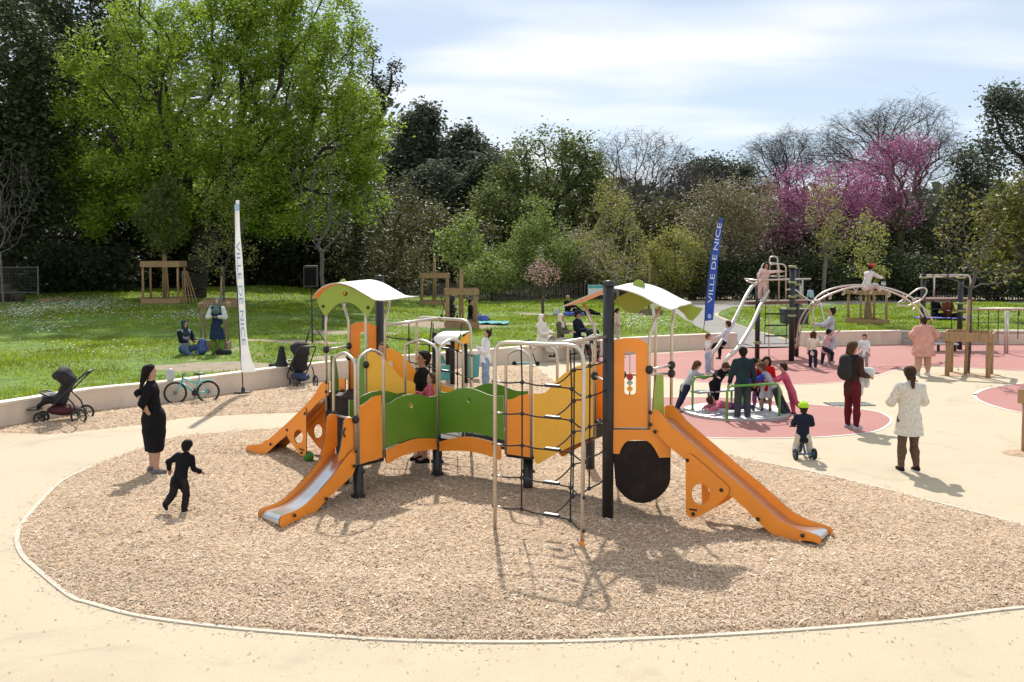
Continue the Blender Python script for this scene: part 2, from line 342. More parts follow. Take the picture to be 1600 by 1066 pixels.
# red rubber areas and their pale outlines
o, P = sheet('red_play_surface', GP([(930, 556), (1040, 552.5), (1155, 543.5), (1253, 541.5), (1410, 538.5), (1560, 538.5), (1800, 538), (1800, 584), (1600, 580), (1477, 573), (1411, 576.5), (1372, 586.5), (1320, 597), (1215, 602), (1110, 599), (1040, 590), (960, 578)]), 0.004, M_red)
ribbon('surface_outline', P[len(P) * 9 // 17 - 5: len(P) - 8], 0.055, 0.008, M_white_line)
o, P = sheet('red_carousel_surface', GP([(930, 640), (985, 626), (1040, 621), (1140, 622), (1243, 630), (1355, 641), (1386, 650), (1392, 660), (1369, 674), (1320, 680.5), (1250, 684.5), (1110, 684.5), (1000, 675), (940, 660)]), 0.004, M_red)
ribbon('surface_outline', P + P[:2], 0.055, 0.008, M_white_line)
o, P = sheet('red_side_surface', GP([(1523, 618), (1535, 610), (1560, 604), (1600, 599.5), (1700, 592), (1800, 600), (1800, 660), (1700, 662), (1600, 646), (1560, 637), (1532, 627)]), 0.004, M_red)
ribbon('surface_outline', P + P[:2], 0.07, 0.008, M_white_line)
# asphalt path through the gap in the wall
sheet('asphalt_path', GP([(1150, 543), (1098, 521), (1078, 507), (1058, 493), (1040, 484), (1010, 477), (1010, 470), (1120, 474), (1260, 474), (1420, 470), (1800, 466), (1800, 474), (1400, 477), (1250, 481), (1160, 484), (1122, 488), (1117, 492), (1135, 501), (1180, 517), (1215, 527), (1253, 541)]), 0.004, M_asphalt, n=3)
# lawns: raised behind the low wall
WALL_L = GP([(-420, 735), (-200, 700), (0, 670), (144, 644), (261, 631), (369, 615), (447, 604), (560, 590), (680, 580), (780, 571), (934, 556.5), (1020, 549), (1152, 542.5)])
WALL_R = GP([(1253, 541), (1330, 539.5), (1410, 538)]); WALL_R2 = GP([(1556, 538), (1650, 538), (1800, 538)])
def back(P, d):
    out = []
    for i in range(len(P)):
        t = (P[min(i + 1, len(P) - 1)] - P[max(i - 1, 0)]).normalized(); out.append(P[i] + Vector((-t.y, t.x, 0)) * d)
    return out
LAWN_L = back(smooth_poly(WALL_L, 3), 0.19) + GP([(1110, 524), (1078, 506.5), (1058, 492.5), (1038, 484), (1005, 477)]) + [Vector((9, 66, 0)), Vector((-14, 62, 0)), Vector((-34, 56, 0)), Vector((-60, 50, 0)), Vector((-60, 10, 0))]
LAWN_R = back(WALL_R, 0.19) + back(WALL_R2, 0.19) + [Vector((60, 37, 0)), Vector((60, 62, 0))] + GP([(1600, 475.5), (1400, 478), (1250, 482), (1160, 485), (1123, 489), (1119, 492), (1137, 501), (1182, 517), (1218, 527)])
def lawn_h(X, Y):
    sl = sdist(X, Y, LAWN_L); sr = sdist(X, Y, LAWN_R)
    t = np.clip((Y - 26) / 30, 0, 1); wl = np.clip((-X - 2) / 12, 0, 1)
    hl = 0.47 + t * (wl * 0.75 - (1 - wl) * 0.30) + (fnoise(X, Y, 0.22, 4, 3) - 0.5) * 0.22
    gate = np.hypot(X - 8.5, Y - 37) ; hl = np.minimum(hl, 0.02 + 0.075 * np.maximum(gate - 2.0, 0) + 0.0 * X) if True else hl
    hr = 0.46 - 0.012 * np.maximum(Y - 37, 0) + (fnoise(X, Y, 0.25, 6, 3) - 0.5) * 0.12
    def edge(h, s): return np.where(s > 0, np.minimum(h, 0.02 + s * 0.55), s * 0.6)
    zl = np.where(X < 7.2, np.where(sl > 0, np.where((Y < 36) & (sl < 3), hl, np.minimum(hl, 0.05 + sl * 0.5)), sl * 6), edge(hl, sl))
    zr = np.where(sr > 0, np.where((Y < 42) & (X > 10.7), hr, np.minimum(hr, 0.02 + sr * 0.4)), sr * 6)
    return np.maximum(zl, zr), np.maximum(sl, sr)
heightfield('lawn', -37, 37, 15, 67, 0.25, lambda X, Y: lawn_h(X, Y)[0], M_lawn, cut=-0.02, clip=-0.8)
_gx = np.arange(-46, 46.3, 0.3); _gy = np.arange(15, 67.3, 0.3); _GX, _GY = np.meshgrid(_gx, _gy); _GZ, _GS = lawn_h(_GX, _GY)
def _bil(A, x, y):
    fx = np.clip((x + 46) / 0.3, 0, len(_gx) - 1.001); fy = np.clip((y - 15) / 0.3, 0, len(_gy) - 1.001); i = fx.astype(int); j = fy.astype(int); u = fx - i; v = fy - j
    return (A[j, i] * (1 - u) + A[j, i + 1] * u) * (1 - v) + (A[j + 1, i] * (1 - u) + A[j + 1, i + 1] * u) * v
def lawn_q(X, Y): return _bil(_GZ, X, Y), _bil(_GS, X, Y)
def LZ(x, y): return float(_bil(_GZ, np.array([float(x)]), np.array([float(y)]))[0])
_YS = np.arange(15, 66, 0.1)
def GL(px, py):
    """point of the lawn surface seen at a pixel"""
    d = ray(px, py); t = _YS / d.y; z = _bil(_GZ, d.x * t, _YS); h = np.nonzero(CAMH + d.z * t < np.maximum(z, 0))[0]
    if len(h) == 0: return G(px, py)
    k = h[0]; return Vector((d.x * t[k], _YS[k], max(z[k], 0)))
M_grass = leafmat('grass_blade', (0.14, 0.215, 0.012), (0.37, 0.43, 0.04), patch=0.38, pscale=0.6, trans=0.5, rough=0.55, spec=0.25)
BARE = [(GL(345, 573), 2.6, 0.9), (GL(300, 575), 1.5, 0.5), (GL(690, 508), 2.4, 2.2), (GL(560, 560), 1.5, .9), (GL(900, 507), 1.2, 1.0), (GL(848, 491), 1.6, 1.5), (GL(455, 535), 2.2, .5), (GL(545, 520), 2.0, 0.8)]
def bare(X, Y):
    b = np.zeros_like(X)
    for p, rx, ry in BARE: b = np.maximum(b, 1 - np.hypot((X - p.x) / rx, (Y - p.y) / ry))
    return b
def grass():
    n = 420000; Y = 17 + RNG.random(n) ** 1.25 * 48; X = (RNG.random(n) * 2 - 1) * (Y * 0.54 + 1)
    z, s = lawn_q(X, Y); d = fnoise(X, Y, 0.55, 2, 3); k = (s > 0.05) & (z > 0.02) & (RNG.random(n) < np.clip(0.25 + 1.9 * (d - 0.28), 0.1, 1)) & (bare(X, Y) + (RNG.random(n) - .5) * .3 < 0.12)
    X, Y, z, d = X[k][:230000], Y[k][:230000], z[k][:230000], d[k][:230000]; n = len(X)
    h = RNG.uniform(0.03, 0.085, n) * (0.45 + d * 1.1) * (0.75 + Y * 0.010); wd = RNG.uniform(0.007, 0.016, n) * (0.5 + Y * 0.038); a = RNG.random(n) * 2 * PI
    u = np.stack([np.cos(a), np.sin(a), 0 * a], -1) * wd[:, None]; ln = np.stack([RNG.normal(0, 0.45, n), RNG.normal(0, 0.45, n), np.ones(n)], -1) * h[:, None]
    c = np.stack([X, Y, z - 0.01], -1); V = np.stack([c - u, c + u, c + ln], 1).reshape(-1, 3)
    o = link('lawn_grass', npmesh('lawn_grass', V, np.arange(3 * n).reshape(n, 3), M_grass)); tag(o, 'short bright green grass covering the lawns', 'grass', kind='stuff')
grass()
M_soil = mat('bare_soil', (0.30, 0.24, 0.165), 0.95, var=0.2, scale=4, bump=0.6, bscale=30)
def soil():
    def f(X, Y):
        z, s = lawn_q(X, Y); b = bare(X, Y) + (fnoise(X, Y, 1.3, 8, 3) - 0.5) * 0.5
        return np.where(s > 0.1, z - 0.02 + np.minimum(b * 0.14, 0.035), -1)
    heightfield('bare_soil', -16, 6, 19, 50, 0.16, f, M_soil, cut=0.02)
M_daisy = mat('daisy_white', (0.82, 0.82, 0.78), 0.7, var=0.05, trans=0.2)
def daisies():
    pts = []
    for px, py, rx, ry, n in [(60, 480, 70, 14, 500), (130, 478, 90, 14, 900), (25, 490, 40, 10, 350), (75, 517, 30, 4, 60), (60, 504, 70, 14, 160), (220, 495, 120, 20, 80), (300, 493, 40, 9, 220), (240, 500, 60, 12, 100), (180, 552, 60, 8, 40), (130, 545, 120, 12, 50), (560, 500, 80, 20, 20), (780, 482, 120, 6, 50), (600, 487, 90, 10, 30), (985, 498, 50, 14, 300), (1010, 505, 50, 14, 160), (880, 515, 60, 10, 50), (1500, 490, 120, 10, 80), (1150, 500, 60, 8, 60)]:
        for i in range(n):
            p = GL(px + random.gauss(0, 0.5) * rx, py + random.gauss(0, 0.5) * ry)
            if LZ(p.x, p.y) > 0.05: pts.append(p + Vector((0, 0, random.uniform(0.06, 0.11))))
    n = len(pts); C = np.array([tuple(p) for p in pts]); r = RNG.uniform(0.016, 0.030, n) * (0.6 + C[:, 1] * 0.016); A = RNG.random(n) * 6.28
    V = np.stack([C + np.stack([np.cos(A + k * PI / 2.5), np.sin(A + k * PI / 2.5), 0 * A + 0.25 * math.sin(k * 2.0)], -1) * r[:, None] for k in range(5)], 1).reshape(-1, 3)
    tag(link('daisies', npmesh('daisies', V, np.arange(5 * n).reshape(n, 5), M_daisy)), 'tiny white daisies scattered over the grass', 'daisies', kind='stuff')
daisies(); soil()
# wooded bank behind
def bank(X, Y):
    y0 = np.interp(X, [-60, -34, -14, 0, 9, 12, 30, 60], [49, 54, 61, 65, 67, 72, 74, 72])
    t = np.maximum(Y - y0, -1.5); e = np.interp(X, [-60, -20, 0, 60], [1.1, 1.1, 0.25, 0.15])
    return e * np.clip(t + 1.5, 0, 1.5) / 1.5 + np.where(t > 0, 0.11 * t - 0.0002 * t * t, 0) + (fnoise(X, Y, 0.3, 1, 3) - 0.5) * 0.4 - 0.12
heightfield('wooded_bank', -130, 130, 46, 190, 1.5, bank, M_earth, cut=-0.1)
def BZ(x, y): return max(float(bank(np.array([x]), np.array([y]))[0]), 0.0)
# leaf bits on the near path
M_litter = leafmat('leaf_litter', (0.10, 0.065, 0.035), (0.30, 0.21, 0.12), trans=0.0)
def litter():
    n = 2300; Y = 6.6 + RNG.random(n) ** 1.5 * 14; X = (RNG.random(n) * 2 - 1) * Y * 0.54; _, s = chip_h(X, Y); k = (s < -0.03) & (RNG.random(n) < np.where(s > -1.2, 1.0, 0.45)); X, Y = X[k], Y[k]; n = len(X)
    a = RNG.random(n) * 6.28; L = RNG.uniform(0.005, 0.019, n); u = np.stack([np.cos(a), np.sin(a), 0 * a], -1) * L[:, None]; v = np.stack([-np.sin(a), np.cos(a), 0 * a + 0.05], -1) * (L * RNG.uniform(.25, .6, n))[:, None]
    c = np.stack([X, Y, np.full(n, 0.009)], -1); V = np.stack([c - u, c - v * .9, c + u, c + v], 1).reshape(-1, 3)
    tag(link('leaf_litter', npmesh('leaf_litter', V, np.arange(4 * n).reshape(n, 4), M_litter)), 'dry leaf bits strewn on the pale near path', 'litter', kind='stuff')
litter()
# ------------------------------------------------------------------ low wall
M_wall = mat('wall_beige', (0.76, 0.63, 0.50), 0.85, var=0.07, scale=1.4, bump=0.2, bscale=50, dirt=(0.56, 0.46, 0.36, 0.6), dscale=1.1, stain=(0.50, 0.41, 0.32, 0.5, 1.6), stretch=(1.6, 1.6, 0.5))
M_cap = mat('wall_cap', (0.78, 0.68, 0.56), 0.85, var=0.08, scale=3)
def low_wall(P, label, h=0.5, cap_h=0.05):
    P = smooth_poly(P, 3); n = len(P); o = thing('low_wall', P[0], label, 'wall', 'low beige walls along the lawn')
    B = back(P, 0.26); b = MB(); T = Vector((0, 0, h - cap_h))
    b.add(P + [p + T for p in P] + B + [p + T for p in B], [(i, i + 1, n + i + 1, n + i) for i in range(n - 1)] + [(2 * n + i, 3 * n + i, 3 * n + i + 1, 2 * n + i + 1) for i in range(n - 1)] + [(0, n, 3 * n, 2 * n), (n - 1, 3 * n - 1, 4 * n - 1, 2 * n - 1)])
    b.build('wall_face', M_wall, o)
    F = back(P, -0.012); B2 = back(P, 0.272); c = MB(); t0 = Vector((0, 0, h - cap_h + 0.001)); t1 = Vector((0, 0, h))
    c.add([p + t0 for p in F] + [p + t1 for p in F] + [p + t0 for p in B2] + [p + t1 for p in B2], [(i, i + 1, n + i + 1, n + i) for i in range(n - 1)] + [(n + i, n + i + 1, 3 * n + i + 1, 3 * n + i) for i in range(n - 1)] + [(2 * n + i, 3 * n + i, 3 * n + i + 1, 2 * n + i + 1) for i in range(n - 1)] + [(0, n, 3 * n, 2 * n), (n - 1, 3 * n - 1, 4 * n - 1, 2 * n - 1)])
    c.build('coping', M_cap, o)
    return o
low_wall(WALL_L, 'long low beige wall curving behind the orange play structure')
low_wall(WALL_R, 'short low beige wall behind the climbing frame, beside the grey bin')
low_wall(WALL_R2, 'low beige wall at the right edge behind the rope net')
# ------------------------------------------------------------------ the orange play structure
M_or = mat('panel_orange', (0.95, 0.31, 0.03), 0.42, var=0.06, scale=3, bump=0.05, bscale=300, dirt=(0.66, 0.24, 0.06, 0.35), dscale=6)
M_ye = mat('panel_yellow', (0.95, 0.50, 0.05), 0.42, var=0.06, scale=3, bump=0.05, bscale=300, dirt=(0.68, 0.36, 0.07, 0.35), dscale=6)
M_gr = mat('panel_green', (0.12, 0.26, 0.022), 0.42, var=0.07, scale=3, bump=0.05, bscale=300, dirt=(0.14, 0.24, 0.05, 0.4), dscale=6)
M_lg = mat('panel_lime', (0.28, 0.38, 0.04), 0.45, var=0.05, scale=3)
M_core = mat('panel_core', (0.16, 0.09, 0.05), 0.6, var=0.1)
M_edge_lit = mat('panel_edge_sunlit', (0.55, 0.50, 0.38), 0.5, var=0.1)  # pale colour paints in sunlight catching the green panel edges; also the roof rims
M_roofw = mat('roof_white', (0.80, 0.78, 0.73), 0.4, var=0.04, dirt=(0.6, 0.57, 0.5, 0.3), dscale=4)
M_blk = mat('post_black', (0.018, 0.018, 0.019), 0.4, var=0.2)
M_brn = mat('panel_dark_brown', (0.018, 0.012, 0.010), 0.6, var=0.25, scale=5, spec=0.25, dirt=(0.07, 0.05, 0.04, 0.35), dscale=5)
M_steel = mat('steel_tube', (0.60, 0.56, 0.49), 0.36, 0.75, var=0.08, scale=8)
M_chrome = mat('slide_steel', (0.62, 0.61, 0.62), 0.22, 0.95, var=0.06, scale=10, dirt=(0.5, 0.48, 0.46, 0.15), dscale=7)
M_rope = mat('rope_black', (0.02, 0.02, 0.022), 0.8, var=0.2, bump=0.5, bscale=200)
M_plast = mat('plastic_black', (0.015, 0.015, 0.016), 0.45, var=0.1)
PS = thing('play_structure', (0, 14, 0), 'orange, yellow and green play structure with two roofed towers and three slides', 'play structure')
BOLT = MB().sphere((0, 0, 0), 0.026, 8, 5, sc=(1, 0.6, 1)).mesh('bolt', M_plast, True)
def bolts(A, B, px, parent, off=0.02):
    n = Vector((B[1] - A[1], -(B[0] - A[0]), 0)).normalized()
    if n.y > 0: n = -n
    for p in ON(A, B, px):
        o = bpy.data.objects.new('bolt', BOLT); COL.objects.link(o); o.parent = parent; o.location = p + n * off - Vector(PS.location); o.rotation_euler = (0, 0, math.atan2(n.y, n.x) + PI / 2)
def panel(name, A, B, px, m, holes=(), th=0.014, off=0.0, edge=None, shift=None, parent=None, bolt=None, smooth=0):
    n = Vector((B[1] - A[1], -(B[0] - A[0]), 0)).normalized()
    if n.y > 0: n = -n                                   # towards the camera
    s = Vector(shift) if shift else Vector((0, 0, 0)); loops = []
    for q in [px] + list(holes):
        P = [p + n * (off - th / 2) + s for p in ON(A, B, q)]
        if smooth and q is px: P = smooth_poly(P, smooth, True)
        loops.append(P)
    o = MB().prism(loops, n * th, 0, 1).build(name, [m, edge or M_core], parent or PS)
    if bolt: bolts(A, B, bolt, o, off + th / 2 + 0.004)
    return o
def ell(cx, cy, rx, ry, n=20): return [(cx + rx * math.cos(2 * PI * i / n), cy + ry * math.sin(2 * PI * i / n)) for i in range(n)]
def rslot(x0, x1, y0, y1, n=5):
    r = (x1 - x0) / 2; c = (x0 + x1) / 2; rr = min(r, 5); out = []
    for cx, cy, a0 in ((x1 - rr, y0 + rr, -90), (x1 - rr, y1 - rr, 0), (x0 + rr, y1 - rr, 90), (x0 + rr, y0 + rr, 180)):
        for k in range(n + 1): a = math.radians(a0 + 90 * k / n); out.append((cx + rr * math.cos(a), cy + rr * math.sin(a)))
    return out
def post(p, z1, r=0.072, z0=-0.3, cap=True, name='post', rings=()):
    b = MB().tube([(p.x, p.y, z0), (p.x, p.y, z1)], r, 20)
    if cap: b.lathe((p.x, p.y, z1), [(r + 0.006, -0.05), (r + 0.008, -0.01), (r, 0.012), (0.001, 0.018)], 20)
    for z in rings: b.box((p.x, p.y, z), (r * 2.6, r * 1.2, 0.03))
    o = b.build(name, M_blk, PS, True); return o
PZ, LP = 1.2, 0.56
def pt(p, z): return Vector((p[0], p[1], z))
P_ = G(949.5, 815); T1 = G(1014, 670, PZ); T3 = G(929, 655, PZ)
vd = (G(1225, 848) - pt(T1, 0)).normalized(); vd.z = 0
wd_ = Vector((0.58, 0.815, 0))
T2 = pt(T1, 0) + wd_ * 0.62; T4 = T2 + (T3 - pt(P_, PZ)) * 1.0; T2 = pt(T2, PZ); T4 = pt(T4, PZ)
L1 = G(510, 616.5, PZ); L2 = G(572, 623.5, PZ); du = (L2 - L1).normalized(); dn = Vector((-du.y, du.x, 0))
L4 = AT(545.6, 610, L1.y + 0.62); L4.z = PZ; LR = AT(602, 610, L2.y + 0.66); LR.z = PZ; PL = AT(594, 600, L1.y + 0.98)
A0 = G(522, 718, LP); A1 = G(556, 727, LP); A2 = G(600, 715.5, LP)
B_ = G(683.5, 752); C0 = G(790.5, 709.5, LP); C1 = G(830, 714.5, LP)
def nrm(a, b):
    d = (b - a); d.z = 0; d.normalize(); n = Vector((-d.y, d.x, 0)); return n if n.y > 0 else -n
n1, n2 = nrm(A2, pt(B_, LP)), nrm(pt(B_, LP), C0)
# posts
post(P_, 3.06); post(PL, 3.02)
post(G(560, 788), LP - 0.02, cap=False, rings=(0.12, 0.45)); post(B_, LP + 0.06, rings=(0.12, 0.3, 0.55)); post(G(825, 769), LP - 0.02, cap=False, rings=(0.3,)); post(G(922, 741), 1.0, cap=False); post(pt(A0, 0) + Vector((0.05, 0.55, 0)), LP - 0.03, cap=False); post(pt(L1, 0) + Vector((0.3, 0.2, 0)), PZ - 0.03, cap=False)
# platforms and decks
def deck(name, pts, z, th=0.05, m=None):
    c = sum((Vector((p[0], p[1], 0)) for p in pts), Vector()) / len(pts)
    MB().prism([[Vector((p[0], p[1], z - th)) for p in pts]], (0, 0, th)).build(name, m or M_brn, PS)
deck('platform', [P_, T1, T2, T4, T3], PZ)
deck('platform', [L1, L2, LR, PL, L4], PZ)
A3 = A2 + n1 * 0.62; A5 = A0 + Vector((0.1, 0.62, 0))
deck('platform', [A0, A1, A2, A3, A5], LP, 0.04)
B1, B2 = pt(B_, LP) + n1 * 0.62, pt(B_, LP) + n2 * 0.62; C2 = C0 + n2 * 0.62; C3 = C1 + nrm(C1, T3) * 0.62
deck('bridge_deck', [A2, B_, B1, A3], LP + 0.1, 0.04); deck('bridge_deck', [B_, C0, C2, B2], LP + 0.1, 0.04); deck('bridge_deck', [B_, B2, B1], LP + 0.1, 0.04); deck('platform', [C0, C1, C3, C2], LP, 0.04)
def ramp(a, b, c, d):
    n = Vector((0, 0, -0.04)); MB().prism([[a, b, c, d]], n).build('ramp_board', M_brn, PS)
ramp(pt(C1, LP), pt(T3, PZ - 0.02), pt(T4, PZ - 0.02), pt(C3, LP)); ramp(pt(L2, PZ - 0.02), pt(B1, LP + 0.1), pt(B2, LP + 0.1), pt(LR, PZ - 0.02))
# panels of the bridge and the low platforms
panel('bridge_panel', A1, A2, [(559.7, 726.3), (561.2, 634.8), (567, 632), (574, 627), (580, 621.5), (585, 619), (590, 618.3), (595, 617.5), (597, 715)], M_or, bolt=[(562.5, 640), (563, 661), (563, 695), (592, 622), (592.5, 680)])
g1 = [(597, 702.5), (597, 630.6), (603, 631), (609.4, 629.7), (618.8, 623), (632, 617.5), (645, 615.6), (656.3, 616.6), (669.4, 620.3), (682.5, 618.5), (683.5, 686), (672, 684.3), (660, 684), (650, 684.6), (641.3, 686), (632, 689), (622.5, 692.5), (611, 697.5)]
g2 = [(686.5, 678.5), (686.5, 612), (696, 613.4), (703, 612.8), (708.8, 610), (720, 606.5), (729, 605.8), (737, 607), (745, 609.3), (752, 612), (760, 615.5), (768.8, 618.2), (777, 619), (786.8, 618.5), (787.8, 688), (776, 685), (765, 682), (753, 679), (742.5, 676.6), (729, 675.5), (716, 675.6), (702, 676.4)]
Bp = pt(B_, LP)
b1 = [(600, 704), (611, 698), (622.5, 693), (632, 689.3), (641.3, 686.3), (650, 685), (660, 684.3), (672, 684.6), (681, 686), (681, 702), (672, 702.6), (660, 703.8), (650, 705.2), (641.3, 707.5), (632, 710), (624.4, 712.6), (614, 718), (608, 722.5), (602, 723), (600, 720)]
b2 = [(689, 690), (702, 686), (714.4, 683.4), (726, 682), (737, 682.3), (749, 684), (761.3, 687), (774, 690.5), (785, 694.4), (785, 715), (782, 718.4), (772.5, 714), (764, 711), (753.8, 708.5), (745, 706.4), (735, 704.8), (722, 704), (708.8, 703.8), (689, 704.8)]
panel('bridge_panel', A2, Bp, g1, M_gr, edge=M_edge_lit, holes=[ell(641.5, 633.5, 3, 4)], bolt=[(597.5, 634.5), (597.5, 653), (598.5, 702), (681, 625), (681, 684)])
panel('bridge_panel', Bp, C0, g2, M_gr, edge=M_edge_lit, holes=[ell(733, 624.5, 3, 4)], bolt=[(787, 621.5), (787, 641), (787, 688), (688, 630), (688, 676)])
panel('bridge_beam', A2, Bp, b1, M_or, off=0.03, bolt=[(607, 715), (624.5, 711), (642, 706.5), (659.5, 702.8), (676, 699)])
panel('bridge_beam', Bp, C0, b2, M_or, off=0.03, bolt=[(696, 698.5), (716, 701.5), (736, 704), (756, 706.5), (777, 709.8)])
panel('bridge_panel', A2, Bp, g1, M_gr, edge=M_edge_lit, shift=n1 * 0.62); panel('bridge_panel', Bp, C0, g2, M_gr, edge=M_edge_lit, shift=n2 * 0.62)
panel('bridge_beam', A2, Bp, b1, M_or, shift=n1 * 0.60); panel('bridge_beam', Bp, C0, b2, M_or, shift=n2 * 0.60)
panel('bridge_panel', C0, C1, [(792.5, 709.5), (793, 624.5), (799, 624), (805.3, 621.6), (812, 618), (819, 616.6), (828.5, 616), (831, 715)], M_or, bolt=[(794, 626), (794, 649.5), (794, 683), (826.5, 619), (826.5, 677)])
yr = [(833.5, 709.5), (833.5, 614.9), (843, 615.4), (852.6, 613.7), (857.5, 609), (862.7, 602.6), (869, 595.5), (875, 589.8), (881, 584.5), (888.6, 579.2), (897, 574.5), (906.7, 571), (916, 568.8), (927, 567.4), (927, 682.4), (916, 686.7), (906.7, 691.4), (886, 700.6), (866, 710.5), (852, 718.6), (843, 724.4), (839.5, 724.8), (836, 721)]
panel('ramp_panel', C1, T3, yr, M_ye, bolt=[(835, 616.5), (835, 682.5), (843, 706), (853.5, 707.5), (884, 683), (905, 671.5), (924.5, 573), (924.5, 592), (924.5, 648)])
panel('ramp_panel', C1, T3, yr, M_or, shift=nrm(C1, T3) * 0.62)
yl = [(572, 640), (572, 552.6), (576, 549.5), (581, 548), (586, 550.5), (590.7, 554.4), (597, 558.5), (603.8, 563.8), (611, 571), (617, 578.8), (622.5, 586), (628, 591.5), (636, 594.8), (645, 596.6), (649, 600), (649, 640)]
panel('ramp_panel', L2, B1, yl, M_ye, bolt=[(573.5, 566), (573.5, 613), (645, 598)])
yb = [(602, 628), (602, 545.5), (606, 544.3), (611.3, 545), (618, 547.6), (624.4, 551.6), (631, 557), (637.5, 563.8), (643, 570.5), (648.8, 577), (654, 584.5), (660, 590), (668, 591.4), (675, 592), (681, 593.6), (686.3, 596.6), (692, 601), (697.5, 604), (704, 606), (710.6, 607), (705, 612), (686, 618), (660, 624)]
Bq = AT(710, 607, LR.y + 0.15)
panel('ramp_panel', LR, Bq, yb, MATS['panel_orange'] if False else mat('panel_amber', (0.95, 0.40, 0.03), 0.45, var=0.05))
# panels of the towers
wo_ = [(957, 668), (957.5, 534), (962, 532.2), (968, 530), (975, 528.4), (984, 528), (993, 528.8), (1001, 531), (1007, 534), (1012.5, 538), (1013, 668)]
wp = panel('window_panel', P_, T1, wo_, M_or, holes=[rslot(975.7, 993.6, 550, 616.5)], bolt=[(961.5, 537), (1009, 536.5), (1008, 588), (1008, 632), (984.3, 545)])
c0 = ON(P_, T1, [(984, 544), (984, 618.5), (984, 589), (984, 598.2), (984, 607.5)])
MB().tube([c0[0], c0[1]], 0.009, 8).build('rod', M_steel, PS, True)
_pd = (T1 - P_); _pd.z = 0; _an = math.atan2(_pd.y, _pd.x)
for p, mm, kk in ((c0[2], mat('bead_red', (0.42, 0.02, 0.02), 0.4), 0), (c0[3], mat('bead_grey', (0.36, 0.42, 0.38), 0.5), 1), (c0[4], mat('bead_orange', (0.80, 0.33, 0.02), 0.4), 1)):
    b = MB(); r = 0.042
    ring = [(r * math.cos(2 * PI * k / (4 if kk else 20)), 0, r * math.sin(2 * PI * k / (4 if kk else 20))) for k in range(4 if kk else 20)]
    R = Matrix.Rotation(_an, 3, 'Z'); b.prism([[p + R @ Vector(q) + R @ Vector((0, -0.03, 0)) for q in ring]], R @ Vector((0, 0.05, 0))); b.build('bead', mm, PS)
panel('apron_panel', P_, T1, [(957, 671), (1030, 671), (1048, 690), (1048, 714), (1030, 714.7), (1027, 709), (1022.6, 700.6), (1017, 693), (1011, 688.5), (1002, 687), (990, 687), (981, 688.4), (976, 692), (972, 697.5), (969, 704), (967.5, 709), (957, 708)], M_or, off=0.02, bolt=[(961, 675), (977, 676), (1012, 676), (1041, 709), (964, 704)])
panel('climbing_panel', P_, T1, [(957, 700), (957, 690), (1048, 690), (1048, 750), (1045, 760), (1039, 769), (1031, 777), (1022, 782.5), (1012, 786.3), (1003, 787.5), (993, 786), (984, 782.4), (976, 777), (969, 769.5), (962, 760)], M_brn, off=-0.04, th=0.02)
for a, y0, y1 in ((966, 712, 788), (1026, 718, 799)):
    q = G(a, y1); MB().tube([pt(q, -0.1), pt(q, ON(q, q + Vector((1, 0, 0)), [(a, y0)])[0].z)], 0.019, 10).build('leg', M_steel, PS, True)
panel('window_panel', L4, PL, [(547.5, 616), (547.5, 508.5), (553, 505.3), (560, 503.7), (567, 503.4), (574, 504.4), (581, 507), (589.5, 510.5), (589.5, 610)], M_or, holes=[rslot(562.5, 575, 518.5, 566)])
panel('side_panel', L1, L2, [(557.5, 621), (557.5, 560), (560, 556.5), (571, 556), (571, 623)], M_gr, off=0.01, bolt=[(568, 560), (567, 590), (568, 614)])
panel('side_panel', L1, L4, [(516, 618), (516, 556), (522, 556.5), (525, 570), (527.5, 590), (528.5, 612)], M_gr, off=0.01, bolt=[(518, 586), (518, 612)])
panel('side_panel', T1, T2, [(1019, 648), (1022, 604), (1025, 586), (1036, 586), (1037, 660)], M_lg)
panel('base_panel', L1, L2, [(508, 617), (574, 624), (574, 655), (548, 655), (540, 655), (537, 715), (524, 713), (520, 660), (508, 655)], M_brn, off=-0.03, bolt=[(512, 628), (511, 652)])
